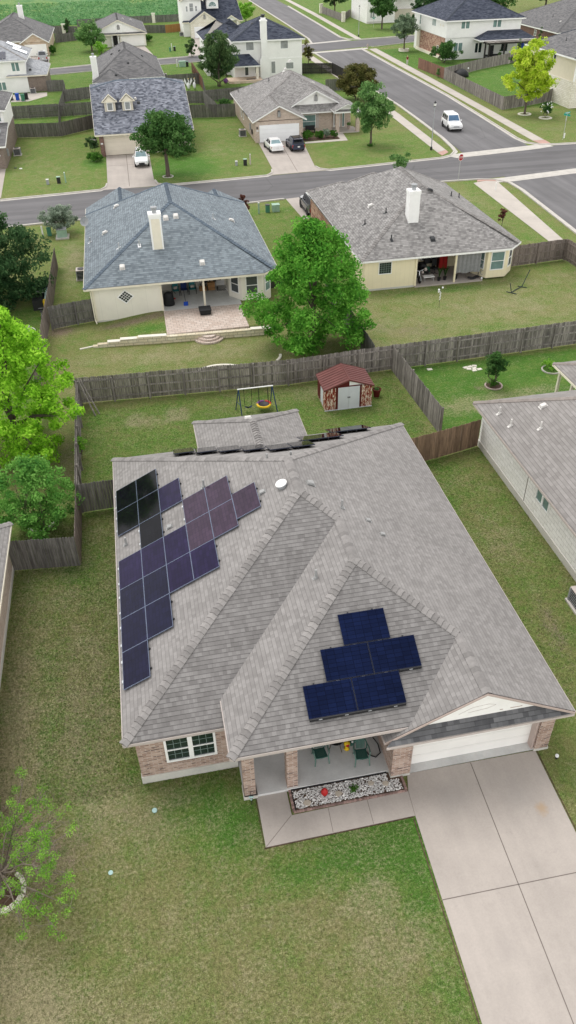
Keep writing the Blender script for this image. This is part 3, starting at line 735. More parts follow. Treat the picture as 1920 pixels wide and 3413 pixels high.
        if kind == 'turtle':
            P = lambda a, b, c: (x + dx * a * sc - dy * b * sc, y + dy * a * sc + dx * b * sc, z - k * a * sc + c * sc)
            w = .19
            v = [P(-.22, -w, .02), P(-.22, w, .02), P(.22, w, .06), P(.22, -w, .06), P(-.12, -w * .8, .17), P(-.12, w * .8, .17), P(.2, w * .9, .21), P(.2, -w * .9, .21)]
            mb.raw(v, [(3, 2, 1, 0), (4, 5, 6, 7), (0, 1, 5, 4), (1, 2, 6, 5), (2, 3, 7, 6), (3, 0, 4, 7)])
            f = [P(a, b, .024) for a, b in ((-.24, -.21), (-.24, .21), (.27, .21), (.27, -.21))]; mb.face(f)
            return s.part('roof_vent', mb, M[m], par, bevel=.02)
    def chimney(s, x0, y0, x1, y1, z0, z1, m, capm='trim_white', rows=True, flue=True):
        c = s.part('chimney', MB().box(x0, y0, z0, x1, y1, z1), m if not isinstance(m, str) else M[m])
        mb = MB().box(x0 - .06, y0 - .06, z1 - .16, x1 + .06, y1 + .06, z1 + .05); mb.box(x0 - .03, y0 - .03, z1 - .3, x1 + .03, y1 + .03, z1 - .16)
        for a, b in ((x0, y0), (x1 - .09, y0), (x0, y1 - .09), (x1 - .09, y1 - .09)): mb.box(a - .015, b - .015, z0, a + .105, b + .105, z1 - .3)
        s.part('chimney_trim', mb, M[capm], c)
        if flue:
            cx, cy = (x0 + x1) / 2, (y0 + y1) / 2
            s.part('flue', MB().lathe([(.17, 0), (.17, .22), (.24, .24), (.24, .27), (.19, .28), (.19, .34), (.26, .36), (.26, .44), (.05, .5)], (cx, cy, z1 + .05), 16), M['steel_grey'], c)
        return c
    def post(s, x, y, w, z0, z1, m, name='post', d=None): return s.box(name, (x - w / 2, y - (d or w) / 2, z0, x + w / 2, y + (d or w) / 2, z1), m)

def hip(x0, y0, x1, y1, z, k, gable='', axis=None):
    axis = axis or ('y' if (y1 - y0) >= (x1 - x0) else 'x')
    if axis == 'y':
        xm = (x0 + x1) / 2; hf = (x1 - x0) / 2; zr = z + k * hf
        a = (xm, y0 if 'S' in gable else y0 + hf, zr); b = (xm, y1 if 'N' in gable else y1 - hf, zr)
    else:
        ym = (y0 + y1) / 2; hf = (y1 - y0) / 2; zr = z + k * hf
        a = (x0 if 'W' in gable else x0 + hf, ym, zr); b = (x1 if 'E' in gable else x1 - hf, ym, zr)
    SW, SE, NE, NW = (x0, y0, z), (x1, y0, z), (x1, y1, z), (x0, y1, z)
    F, C, E, Gb = [], [(a, b)], [], []
    if axis == 'y':
        F += [[SW, a, b, NW], [SE, NE, b, a]]; E += [(NW, SW, (-1, 0)), (SE, NE, (1, 0))]
        for t, p, q, r, nn in (('S', SW, SE, a, (0, -1)), ('N', NE, NW, b, (0, 1))):
            if t in gable: E += [(p, r, nn), (r, q, nn)]; Gb.append((p, q, r))
            else: F.append([p, q, r]); C += [(p, r), (q, r)]; E.append((p, q, nn))
    else:
        F += [[SW, SE, b, a], [NE, NW, a, b]]; E += [(SW, SE, (0, -1)), (NE, NW, (0, 1))]
        for t, p, q, r, nn in (('W', NW, SW, a, (-1, 0)), ('E', SE, NE, b, (1, 0))):
            if t in gable: E += [(p, r, nn), (r, q, nn)]; Gb.append((p, q, r))
            else: F.append([p, q, r]); C += [(p, r), (q, r)]; E.append((p, q, nn))
    return F, C, E, Gb
def gable_wall(h, g, m, inset=.4, axis='y', s=1, name='gable', depth=.12, drop=.11):
    """triangle wall under a gable roof end; g from hip()"""
    p, q, r = [Vector(t) for t in g]; n = Vector((0, s, 0)) if axis == 'y' else Vector((s, 0, 0))
    mb = MB(); f = .94; c = (p + q) / 2
    P, Q = c + (p - c) * f, c + (q - c) * f; T = r - Vector((0, 0, drop + .03)); P.z = Q.z = p.z - .02
    a = [P - n * inset, Q - n * inset, T - n * inset]; b = [v - n * depth for v in a]
    mb.raw([tuple(v) for v in a + b], [(0, 1, 2), (5, 4, 3), (0, 3, 4, 1), (1, 4, 5, 2), (2, 5, 3, 0)])
    return h.part(name, mb, m)

# ================================================================== main house
H1 = House('solar_house', 'large grey hip roofed brick house covered with dark solar panels, nearest in the foreground', 'house', (5, 20, 0))
k = .501; zE = 2.75; zP = 3.2
A, B, C = (-2.9, 35.47, zE), (13.09, 35.47, zE), (-2.9, 17.22, zE)
R1, R2 = (5.1, 27.6, 6.757), (5.1, 25.22, 6.757); J = (6.43, 23.88, 6.085); AP = (6.43, 21.34, 6.085)
G1, GP = (9.575, 18.19, 4.51), (9.575, 15.42, 4.51); FR = (13.09, 15.27, zE); Vv, Ev = (.68, 18.12, zP), (.68, 15.58, zP); VP = (6.96, 15.58, zP)
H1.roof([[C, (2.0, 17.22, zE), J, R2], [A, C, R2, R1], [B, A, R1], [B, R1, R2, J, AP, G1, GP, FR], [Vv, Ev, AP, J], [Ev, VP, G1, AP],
         [(6.06, 15.42, zE), GP, G1, VP, (6.96, 16.2, zP), (6.06, 16.2, zE)]], M['roof_grey'], front=M['roof_front_shaded'], fi=(0, 5))
roof1 = H1.last
H1.fascia([(A, C, (-1, 0)), (C, (.9, 17.22, zE), (0, -1)), (Ev, VP, (0, -1)), (Vv, Ev, (-1, 0)), (B, A, (0, 1)), (FR, B, (1, 0)), ((6.06, 16.1, zE), (6.06, 15.42, zE), (-1, 0))], M['trim_pale'], .16)
H1.fascia([((6.06, 15.42, zE), GP, (0, -1)), (GP, FR, (0, -1))], M['trim_taupe'], .125)
H1.caps([(R1, A), (R1, B), (R1, R2), (R2, C), (R2, J), (J, AP), (AP, Ev), (AP, G1), (G1, GP)], M['cap_grey'], .215, .18)
# lower eave strip in front of the garage gable
H1.roof([[(6.05, 15.24, 2.70), (13.06, 15.24, 2.70), (12.42, 15.66, 3.06), (6.75, 15.66, 3.06)]], M['roof_strip'], .05, 'eave_roof')
H1.fascia([((6.05, 15.24, 2.70), (13.06, 15.24, 2.70), (0, -1))], M['trim_pale'], .13)
H1.last = roof1
g = MB(); g.raw([(6.88, 15.62, 3.0), (12.27, 15.62, 3.0), (9.575, 15.62, 4.36), (6.88, 15.74, 3.0), (12.27, 15.74, 3.0), (9.575, 15.74, 4.36)], [(0, 1, 2), (5, 4, 3), (0, 3, 4, 1), (1, 4, 5, 2), (2, 5, 3, 0)])
gw = H1.part('gable', g, M['gable_paint'])
mb = MB(); mb.tube([(8.75, 15.612, 3.3), (9.25, 15.612, 3.56), (9.85, 15.612, 3.6), (10.1, 15.612, 3.5), (9.8, 15.612, 3.38), (9.1, 15.612, 3.31)], .006, 5); H1.part('flaking_paint', mb, M['trim_pale'], gw)
for a, b in ((10.3, 10.42), (10.7, 11.15)): H1.box('flaking_paint', (a, 15.61, 3.14, b, 15.63, 3.17), M['trim_taupe'], gw)
# walls
BT = M['brick_tan']
fw = [(-2.53, 17.42), (1.06, 17.42), (1.06, 19.6), (6.55, 19.6), (6.55, 16.55), (12.72, 16.55), (12.72, 35.1), (-2.53, 35.1)]
H1.wall(fw, .42, 2.74, BT)
H1.wall([(-2.56, 17.38), (1.04, 17.38), (1.04, 19.56), (6.53, 19.56), (6.53, 16.6), (12.75, 16.6), (12.75, 35.13), (-2.56, 35.13)], 0, .42, M['found'], 'foundation')
H1.box('pillar', (6.52, 15.72, .12, 7.24, 16.55, 2.68), BT, label='brick pillar left of the garage door'); H1.box('pillar', (12.22, 15.72, .12, 12.76, 16.55, 2.68), BT, label='brick pillar right of the garage door')
H1.box('foundation', (6.50, 15.70, 0, 7.26, 16.55, .12), M['found']); H1.box('foundation', (12.20, 15.70, 0, 12.79, 16.55, .12), M['found'])
H1.box('wall', (6.52, 16.56, 0.16, 6.56, 19.58, 2.74), BT)
H1.box('lintel', (7.24, 15.9, 2.18, 12.22, 16.1, 2.66), M['trim_pale'])
H1.garage(7.26, 12.2, 16.1, .06, 2.18, 'door_panel')
mb = MB(); mb.box(7.24, 15.80, 0, 7.30, 16.09, 2.18); H1.part('door_jamb', mb, M['trim_taupe']); H1.box('door_jamb', (12.12, 15.80, 0, 12.2, 16.09, 2.18), M['trim_taupe'])
H1.box('garage_apron', (7.26, 15.775, 0, 12.2, 16.2, .05), M['slab'])
H1.window((-.615, 17.42, 1.04), (0, -1), 1.86, 1.4, 3, 4, True, 'dark_glass', fw=.085, split=2)
mb = MB(); 
for i in range(26): mb.box(-1.5 + i * .071, 17.36, .90, -1.5 + i * .071 + .06, 17.42, 1.03)
H1.part('window_sill', mb, BT)
H1.box('porch_slab', (1.06, 15.97, 0, 6.54, 19.6, .15), M['slab'])
H1.box('post', (1.08, 16.02, .15, 1.50, 16.44, 3.05), BT, label='brick porch post at the left end'); H1.box('post', (2.66, 16.02, .15, 3.06, 16.44, 3.05), BT, label='brick porch post in the middle')
H1.box('foundation', (1.03, 15.93, 0, 1.55, 16.5, .15), M['found'])
H1.box('porch_beam', (1.05, 16.0, 2.9, 6.6, 16.4, 3.08), M['trim_pale'])
H1.door((2.1, 19.58, .16), (0, -1), .95, 2.05, 'trim_taupe'); H1.window((4.6, 19.58, .9), (0, -1), 1.6, 1.3, 2, 0)
# number plate beside the garage, worn digits that cannot be read
pl_ = H1.box('number_plate', (12.36, 15.69, 1.93, 12.66, 15.718, 2.08), M['plate'])
mb = MB()
for i in range(5): mb.box(12.40 + i * .048, 15.684, 1.985 + (i % 2) * .012, 12.425 + i * .048, 15.689, 2.03 + (i % 3) * .008)
H1.part('worn_digits', mb, M['black'], pl_)
H1.part('porch_lamp', MB().lathe([(.04, 0), (.09, .05), (.09, .22), (.03, .3)], (12.55, 15.64, 2.3), 10), M['black'])
# fittings on the roof
LF = lambda x: zE + k * (x + 2.9); RT = lambda x: zE + k * (13.09 - x)
for x, y in ((-.36, 27.38), (3.72, 26.3)): H1.vent((x, y, LF(x)), 'turtle', k=k, dirn=(-1, 0), sc=.6, m='vent_dull')
for x, y in ((-2.41, 27.84), (1.4, 28.84)): H1.vent((x, y, LF(x)), 'pipe', k=k, dirn=(-1, 0), m='vent_dull', sc=.6)
for x, y in ((5.75, 25.97), (7.86, 24.31), (8.26, 23.53)): H1.vent((x, y, RT(x)), 'turtle', k=k, dirn=(1, 0), sc=(.75 if x < 6 else .5), m='vent_dull')
H1.vent((6.82, 24.73, RT(6.82)), 'pipe', k=k, dirn=(1, 0), m='vent_dull', sc=.6); H1.vent((4.94, 21.38, zP + k * (4.94 - .68)), 'pipe', k=k, dirn=(-1, 0), m='vent_dull', sc=.6)
for x, y in ((4.3, 28.4), (5.35, 28.2)): H1.vent((x, y, zE + k * (35.47 - y)), 'pipe', k=k, dirn=(0, 1), m='vent_dull', h=.3, sc=.6)
th = math.atan(k); mb = MB(); mb.lathe([(.20, 0), (.22, .13), (.255, .15), (.255, .19), (.23, .22), (.12, .24)], (0, 0, 0), 28)
rot = Matrix.Translation((4.55, 26.0, LF(4.55) - .02)) @ Matrix.Rotation(-th * .7, 4, 'Y')
mb.v = [tuple(rot @ Vector(q)) for q in mb.v]; mb.mi = [0] * len(mb.f); nf_ = 28
for i in range(nf_, 3 * nf_): mb.mi[i] = 1
for i in range(0, nf_): mb.mi[i] = 1
H1.part('skylight_dome', mb, [M['trim_white'], M['steel_grey']], roof1)
# rear covered patio wing
wz, wk = 2.75, .5
F_, C_, E_, _ = hip(1.66, 27.9, 7.66, 38.28, wz, wk, 'S', 'y')
H1.roof(F_, M['roof_grey'], name='patio_roof'); H1.fascia([e for e in E_ if e[2] != (0, -1)], M['trim_pale'], .16)
H1.caps([((4.66, 32.55, 4.25), (4.66, 35.28, 4.25)), ((1.66, 38.28, wz), (4.66, 35.28, 4.25)), ((7.66, 38.28, wz), (4.66, 35.28, 4.25))], M['cap_grey'], .215, .18)
H1.vent((4.5, 35.9, 3.94), 'turtle', k=.5, dirn=(0, 1))
for x in (2.0, 7.3): H1.post(x, 37.9, .16, 0, 2.66, M['trim_white'])
H1.last = roof1

# ---- solar panels (1.15 x 1.8 m modules on rails)
def panelmat(name, cell, line, rough=.11, spec=.3):
    t = NT(name); v = t.uv()
    a = t.brick(v, .305, .152, .007, cell, tuple(c * 1.45 for c in cell), line, off=0, smooth=.2)
    b = t.brick(v, .038, 50, .0012, (0,) * 3, (0,) * 3, (1,) * 3, off=0)
    col = t.mix(t.math('MULTIPLY', b.outputs['Fac'], .35), a.outputs['Color'], line)
    col = t.mul(col, t.mapr(t.noise(t.pos(), .5, 3), .3, .7, .8, 1.25))
    return t.fin(col, rough, spec)
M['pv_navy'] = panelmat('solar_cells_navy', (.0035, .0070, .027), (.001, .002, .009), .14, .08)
M['pv_violet_sheen'] = panelmat('solar_cells_violet_sheen', (.013, .009, .033), (.007, .006, .022), .16, .08)  # violet sky reflection painted into the cell colour
M['pv_black_sheen'] = panelmat('solar_cells_black_sheen', (.004, .004, .006), (.002, .002, .004), .08, .07)  # dark tree reflection painted into the cell colour
M['pv_deep_sheen'] = panelmat('solar_cells_deep_sheen', (.006, .006, .021), (.003, .003, .013), .14, .10)  # lower rows: dimmer sky reflection painted as a deeper colour
M['pv_plum_sheen'] = panelmat('solar_cells_plum_sheen', (.034, .021, .036), (.020, .013, .028), .16, .11)  # upper columns: lighter sky reflection painted as plum
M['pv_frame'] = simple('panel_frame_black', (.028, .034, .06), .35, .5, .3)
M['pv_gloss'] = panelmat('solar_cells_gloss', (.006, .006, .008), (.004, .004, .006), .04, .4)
M['pv_frame_l'] = simple('panel_frame_bluish', (.20, .24, .34), .3, .5, .5)
def panel(org, uu, vv, nn, w, h, cells, frame, parent, label, lift=.11):
    """org = corner on the roof, uu along the eave, vv up the slope"""
    o = Vector(org) + Vector(nn) * lift; uu, vv, nn = Vector(uu), Vector(vv), Vector(nn)
    P = lambda a, b, c: tuple(o + uu * a + vv * b + nn * c)
    def bx(mb, a0, a1, b0, b1, c0, c1):
        v = [P(a0, b0, c0), P(a1, b0, c0), P(a1, b1, c0), P(a0, b1, c0), P(a0, b0, c1), P(a1, b0, c1), P(a1, b1, c1), P(a0, b1, c1)]
        mb.raw(v, [(3, 2, 1, 0), (4, 5, 6, 7), (0, 1, 5, 4), (1, 2, 6, 5), (2, 3, 7, 6), (3, 0, 4, 7)])
    e = .006; f = .010; mb = MB()
    bx(mb, e, w - e, e, e + f, -.04, .002); bx(mb, e, w - e, h - e - f, h - e, -.04, .002); bx(mb, e, e + f, e + f, h - e - f, -.04, .002); bx(mb, w - e - f, w - e, e + f, h - e - f, -.04, .002)
    fr = obj('solar_panel', mb, M[frame], parent, label=label)
    c = MB(); bx(c, e + f, w - e - f, e + f, h - e - f, -.035, 0); obj('cell_sheet', c, M[cells], fr)
    for q in (.22, .75):
        r = MB(); bx(r, w * q, w * (q + .03), -.05, h + .05, -lift + .012, -.042); obj('rail', r, M['black'], fr)
        m = MB(); bx(m, w * (q - .02), w * (q + .05), -.07, -.012, -lift + .01, -.02); obj('clamp', m, M['metal'], fr)
    return fr
c_ = 1 / math.sqrt(1 + k * k)
# left slope: rows run in y, columns up the slope
ye = [32.22, 30.46, 28.62, 26.83, 24.95, 23.19, 21.35, 19.50]; se = [.18, 1.36, 2.53, 3.69, 4.88, 6.06, 7.22]
left = {0: [0, 1], 1: [0, 1, 2], 2: [1, 3, 4], 3: [0, 1, 2, 3, 4], 4: [0, 1, 2, 3], 5: [0, 1], 6: [0]}
up_l = (c_, 0, k * c_); n_l = (-k * c_, 0, c_)
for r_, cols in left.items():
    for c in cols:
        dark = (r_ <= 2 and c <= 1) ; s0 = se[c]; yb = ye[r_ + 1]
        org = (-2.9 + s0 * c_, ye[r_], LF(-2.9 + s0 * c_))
        panel(org, (0, -1, 0), up_l, n_l, ye[r_] - yb, se[c + 1] - s0, 'pv_black_sheen' if dark else 'pv_deep_sheen' if r_ >= 5 or (r_ == 4 and c < 2) else 'pv_plum_sheen' if c >= 3 and r_ < 4 else 'pv_violet_sheen', 'pv_frame_l', roof1, 'black solar panel, dark reflection painted in, on the left slope' if dark else 'violet solar panel, sky reflection painted in, on the left slope')
panel((-2.9 + 6.06 * c_, 27.12, LF(-2.9 + 6.06 * c_)), (0, -1, 0), up_l, n_l, 1.74, 1.16, 'pv_plum_sheen', 'pv_frame_l', roof1, 'violet solar panel, sky reflection painted in, highest on the left slope')
up_f = (0, c_, k * c_); n_f = (0, -k * c_, c_)
for s0, xs in ((3.15, (5.28,)), (1.97, (4.39, 6.15)), (.79, (3.52, 5.28))):
    for x in xs: panel((x, 15.58 + s0 * c_, zP + k * s0 * c_), (1, 0, 0), up_f, n_f, 1.75, 1.165, 'pv_navy', 'pv_frame', roof1, 'navy solar panel on the front slope', .13)
for s0, x0, x1 in ((.79, 3.55, 7.0), (1.97, 7.05, 7.88)):      # skirts under the lower edges
    y = 15.58 + (s0 - .05) * c_; z = zP + k * (s0 - .05) * c_
    sk = MB(); sk.box(x0, y - .05, z + .02, x1, y, z + .13); obj('panel_skirt', sk, M['black'], roof1)
up_b = (0, -c_, k * c_); n_b = (0, k * c_, c_)
for s0, x in ((1.0, .27), (1.75, 1.38), (2.5, 2.49), (3.3, 3.6), (4.3, 4.72), (4.3, 5.83), (2.15, 6.7), (2.15, 7.75), (.05, 8.68), (.05, 9.75)):
    panel((x + 1.07, 35.47 - s0 * c_, zE + k * s0 * c_), (-1, 0, 0), up_b, n_b, 1.07, 1.8, 'pv_gloss', 'pv_frame', roof1, 'glossy black solar panel on the rear slope', .2)
# ================================================================== blue roofed house behind
H2 = House('blue_roof_house', 'cream house with a blue-grey shingle roof, tall cream chimney and paved rear patio', 'house', (3, 68, 0))
z2, k2 = 2.95, .5
x0, x1, y0, y1 = -4.65, 10.65, 59.3, 78.3; xm = (x0 + x1) / 2; zr = z2 + k2 * (x1 - x0) / 2; ya = y0 + (x1 - x0) / 2; yb = y1 - (x1 - x0) / 2 + 2
rf2 = H2.roof([[(x0, y0, z2), (9.45, y0, z2), (xm, ya, zr)], [(9.45, y0, z2), (x1, 60.5, z2), (xm, ya, zr)], [(x0, y1, z2), (x0, y0, z2), (xm, ya, zr), (xm, yb, zr)], [(x1, 60.5, z2), (x1, y1, z2), (xm, yb, zr), (xm, ya, zr)], [(x1, y1, z2), (x0, y1, z2), (xm, yb, zr)]], M['roof_blue'])
H2.fascia([((x0, y0, z2), (9.45, y0, z2), (0, -1)), ((9.45, y0, z2), (x1, 60.5, z2), (.7, -.7)), ((x1, 60.5, z2), (x1, y1, z2), (1, 0)), ((x0, y1, z2), (x0, y0, z2), (-1, 0))], M['trim_cream'], .17)
cl = [((x0, y0, z2), (xm, ya, zr)), ((x1 - .3, 59.9, z2 + .08), (xm, ya, zr)), ((xm, ya, zr), (xm, yb, zr)), ((x0, y1, z2), (xm, yb, zr)), ((x1, y1, z2), (xm, yb, zr))]
for (a, b, yy, dz) in ((-4.65, 2.35, 80.3, .004), (5.0, 10.65, 78.6, .006)):
    F_, C_, E_, G_ = hip(a, 66, b, yy, z2 + dz, k2, 'SN', 'y'); H2.roof(F_, M['roof_blue'], name='wing_roof'); H2.fascia([e for e in E_ if e[2] != (0, -1)], M['trim_cream']); cl.append((((a + b) / 2, 75.9, C_[0][1][2]), C_[0][1]))
F_, C_, E_, G_ = hip(-1.3, 68, 4.1, 79.5, 3.4, .42, 'SN', 'y'); H2.roof(F_, M['roof_blue'], name='wing_roof')
H2.last = rf2; H2.caps(cl, M['cap_blue'], .25, .17)
H2.wall([(-4.05, 59.75), (1.2, 59.75), (1.2, 63.9), (6.75, 63.9), (6.75, 61.5), (7.65, 60.25), (9.35, 60.25), (10.2, 61.2), (10.2, 78.0), (-4.3, 78.0), (-4.3, 62)], .12, z2 - .08, M['siding_cream'])
H2.box('foundation', (-4.08, 59.73, -.1, 1.22, 62, .14), M['found']); H2.wall([(-4.3, 70), (-4.3, 80), (2.1, 80), (2.1, 70)], .1, z2 - .1, M['brick_tan']); H2.wall([(5.2, 70), (5.2, 78.3), (10.4, 78.3), (10.4, 70)], .1, z2 - .1, M['brick_tan'])
H2.box('corner_board', (-4.13, 59.68, .1, -3.98, 59.85, z2 - .12), M['trim_cream']); H2.box('corner_board', (1.12, 59.68, .45, 1.26, 59.9, z2 - .12), M['trim_cream'])
mb = MB(); mb.tube([(-4.2, 59.62, 2.6), (-4.2, 59.62, .3), (-4.1, 59.3, .08)], .05, 8); H2.part('downspout', mb, M['trim_cream'])
H2.box('porch_slab', (1.2, 59.5, 0, 7.5, 63.9, .47), M['slab']); H2.post(4.55, 59.62, .15, .47, z2 - .1, M['trim_cream']); H2.box('porch_beam', (1.2, 59.56, z2 - .28, 7.5, 59.72, z2 - .1), M['trim_cream'])
# diamond window: rotated frame with a lattice
mb = MB(); gl = MB(); c0 = Vector((-1.6, 59.75, 1.9)); q = .66
def rotp(a, b, n): r = math.radians(45); return (c0.x + a * math.cos(r) - b * math.sin(r), c0.y - n, c0.z + (a * math.sin(r) + b * math.cos(r)) * .86)
def rbx(mb, a0, a1, b0, b1, n0, n1):
    v = [rotp(a0, b0, n0), rotp(a1, b0, n0), rotp(a1, b1, n0), rotp(a0, b1, n0), rotp(a0, b0, n1), rotp(a1, b0, n1), rotp(a1, b1, n1), rotp(a0, b1, n1)]
    mb.raw(v, [(0, 1, 2, 3), (7, 6, 5, 4), (4, 5, 1, 0), (5, 6, 2, 1), (6, 7, 3, 2), (7, 4, 0, 3)])
h_ = .48; rbx(mb, -h_, h_, -h_, -h_ + .09, -.02, .05); rbx(mb, -h_, h_, h_ - .09, h_, -.02, .05); rbx(mb, -h_, -h_ + .09, -h_ + .09, h_ - .09, -.02, .05); rbx(mb, h_ - .09, h_, -h_ + .09, h_ - .09, -.02, .05)
for i in (1, 2, 3):
    t_ = -.39 + .78 * i / 4; rbx(mb, t_ - .012, t_ + .012, -.4, .4, -.01, .03); rbx(mb, -.4, .4, t_ - .012, t_ + .012, -.01, .028)
rbx(gl, -.42, .42, -.42, .42, -.02, .012); wd = H2.part('window', mb, M['trim_white'], label='diamond shaped lattice window'); H2.part('pane', gl, M['dark_glass'], wd)
H2.window((8.5, 60.25, .95), (0, -1), 1.0, 1.5, glass='dark_screen', fw=.06); H2.window((7.2, 60.87, .95), (-.81, -.58), .95, 1.5, glass='dark_screen', fw=.06); H2.window((9.85, 60.72, .95), (.75, -.66), .8, 1.5, glass='teal_glass', fw=.06)
H2.window((2.7, 63.9, 1.75), (0, -1), 1.3, .55, rail=False, glass='dark_screen', fw=.06); H2.window((4.4, 63.9, 1.75), (0, -1), 1.3, .55, rail=False, glass='dark_screen', fw=.06)
H2.door((6.15, 63.9, .48), (0, -1), .85, 1.95, 'trim_white', (-.26, .26, .45, 1.8))
H2.chimney(1.02, 62.35, 1.9, 63.2, 4.3, 7.15, M['trim_cream'])
bS = lambda y: z2 + k2 * (y - y0); bW = lambda x: z2 + k2 * (x - x0); bE = lambda x: z2 + k2 * (x1 - x)
for x, y in ((-1.54, 60.97), (4.7, 60.75), (2.41, 65.3), (3.24, 65.4)): H2.vent((x, y, bS(y)), 'turtle')
H2.vent((-2.77, 69.3, bW(-2.77)), 'turtle', dirn=(-1, 0)); H2.vent((-1.59, 74.7, bW(-1.59)), 'turtle', dirn=(-1, 0)); H2.vent((8.22, 69, bE(8.22)), 'turtle', dirn=(1, 0))
for x, y in ((-1.61, 63.5), (-4.1, 69.3)): H2.vent((x, y, bW(x)), 'pipe', dirn=(-1, 0), m='metal')
H2.vent((0, 62.9, bS(62.9)), 'pipe', m='metal'); H2.vent((6.43, 67.05, bE(6.43)), 'pipe', dirn=(1, 0), m='metal')
def dish(h, p, r=.36, aim=(0, -1)):
    mb = MB(); mb.tube([(p[0], p[1], p[2] - .05), (p[0] + aim[0] * .1, p[1] + aim[1] * .1, p[2] + .35)], .03, 8)
    n = 18; c = Vector((p[0], p[1], p[2] + .5)); ax = Vector((aim[0], aim[1], .55)).normalized(); u = ax.orthogonal().normalized(); w = ax.cross(u)
    rings = [[c + ax * (.14 * (t * t) - .05) + (u * math.cos(2 * math.pi * i / n) + w * math.sin(2 * math.pi * i / n)) * r * t for i in range(n)] for t in (.05, .4, .75, 1)]
    b = len(mb.v)
    for rg in rings: mb.v += [tuple(q) for q in rg]
    for a in range(3):
        for i in range(n): mb.f.append((b + a * n + i, b + a * n + (i + 1) % n, b + (a + 1) * n + (i + 1) % n, b + (a + 1) * n + i)); mb.mi.append(0)
    tip = c + ax * .35; mb.tube([tuple(c - Vector((0, 0, r * .9))), tuple(tip)], .015, 6); mb.ball(tuple(tip), .05, 8)
    return h.part('satellite_dish', mb, M['steel_grey'], h.last, smooth=True)
dish(H2, (-4.6, 74.4, bW(-4.6)), .42, (-.4, -.9))

# patio, retaining wall and round steps: one terrace
pt = thing('patio_terrace', 'paved patio held up by a pale stone retaining wall with half round steps', 'patio', (4, 56, 0))
obj('paving', MB().prism([(1.2, 59.48), (7.3, 59.48), (7.42, 55.12), (1.15, 55.12)], 0, .52), M['paver'], pt)
mb = MB()
for a, b, h_, yy0, yy1 in ((1.1, 9.0, .50, 55.08, 54.72), (-1.1, 1.1, .56, 55.28, 55.08), (-2.35, -1.1, .47, 55.36, 55.28), (-3.3, -2.35, .36, 55.42, 55.36), (-4.05, -3.3, .24, 55.46, 55.42), (-4.4, -4.05, .12, 55.5, 55.46)):
    mb.prism([(a, yy0), (b, yy1), (b, yy1 - .34), (a, yy0 - .34)], 0, h_)
obj('stone_wall', mb, M['retaining'], pt)
mb = MB(); mb.prism([(-2.35, 55.40), (-1.0, 55.31), (-1.0, 54.93), (-2.35, 55.0)], .475, .52); mb.prism([(-1.0, 55.3), (1.1, 55.13), (1.1, 54.72), (-1.0, 54.93)], .565, .605); mb.prism([(-3.3, 55.45), (-2.36, 55.4), (-2.36, 55.0), (-3.3, 55.05)], .365, .40); mb.prism([(7.45, 54.86), (9.0, 54.78), (9.0, 54.36), (7.45, 54.45)], .505, .545)
mb.prism([(-5.4, 55.2), (-4.4, 55.45), (-4.38, 55.33), (-5.38, 55.07)], 0, .07)
obj('cap_stone', mb, M['edge_white'], pt)
for r_, h_ in ((1.12, .13), (.85, .26), (.58, .39)):
    n = 20; pl_ = [(4.25 + r_ * math.cos(math.pi + math.pi * i / n), 54.75 + r_ * .92 * math.sin(math.pi + math.pi * i / n)) for i in range(n + 1)]
    obj('step', MB().prism(pl_, 0, h_), M['paver'], pt)

# ================================================================== grey roofed house with yellow walls
H3 = House('yellow_house', 'yellow walled house with a mottled grey roof, white chimney and a cluttered back porch', 'house', (25, 68, 0))
z3 = 2.75; x0, x1, y0, y1 = 17.6, 32.2, 60.35, 80.0; xm = (x0 + x1) / 2; zr = z3 + .5 * (x1 - x0) / 2; ya = y0 + (x1 - x0) / 2; yb = y1 - (x1 - x0) / 2 + 1
rf3 = H3.roof([[(x0, y0, z3), (30.8, y0, z3), (xm, ya, zr)], [(30.8, y0, z3), (x1, 61.7, z3), (xm, ya, zr)], [(x0, y1, z3), (x0, y0, z3), (xm, ya, zr), (xm, yb, zr)], [(x1, 61.7, z3), (x1, y1, z3), (xm, yb, zr), (xm, ya, zr)], [(x1, y1, z3), (x0, y1, z3), (xm, yb, zr)]], M['roof_grey_b'])
H3.fascia([((x0, y0, z3), (30.8, y0, z3), (0, -1)), ((30.8, y0, z3), (x1, 61.7, z3), (.7, -.7)), ((x1, 61.7, z3), (x1, y1, z3), (1, 0)), ((x0, y1, z3), (x0, y0, z3), (-1, 0))], M['trim_white'], .18)
cl = [((x0, y0, z3), (xm, ya, zr)), ((x1 - .4, 61.1, z3 + .15), (xm, ya, zr)), ((xm, ya, zr), (xm, yb, zr)), ((x1, y1, z3), (xm, yb, zr))]
for (a, b, yy, dz) in ((17.6, 23.4, 81.2, .004), (22.6, 26.9, 83.4, .0), (25.5, 30.0, 80.4, .006)):
    F_, C_, E_, G_ = hip(a, 70, b, yy, z3 + dz, .5 if dz != 0 else .62, 'S', 'y'); H3.roof(F_, M['roof_grey_b'], name='wing_roof'); H3.fascia([e for e in E_ if e[2] != (0, -1)], M['trim_white']); cl += [c for c in C_ if c[0][1] > 77] + [(((a + b) / 2, 78.0, C_[0][1][2]), C_[0][1])]
H3.last = rf3; H3.caps(cl, M['cap_grey'], .25, .17)
H3.wall([(18.1, 60.75), (22.55, 60.75), (22.55, 64.2), (28.2, 64.2), (28.2, 62.3), (28.95, 60.8), (30.7, 60.8), (31.75, 61.95), (31.75, 80), (18.0, 80), (18.0, 62)], .14, z3 - .1, M['siding_yellow'])
H3.wall([(17.96, 71), (17.96, 80.9), (23.0, 80.9), (23.0, 71)], .1, z3 - .1, M['brick_mix']); H3.box('foundation', (18.08, 60.73, 0, 22.57, 63, .16), M['found'])
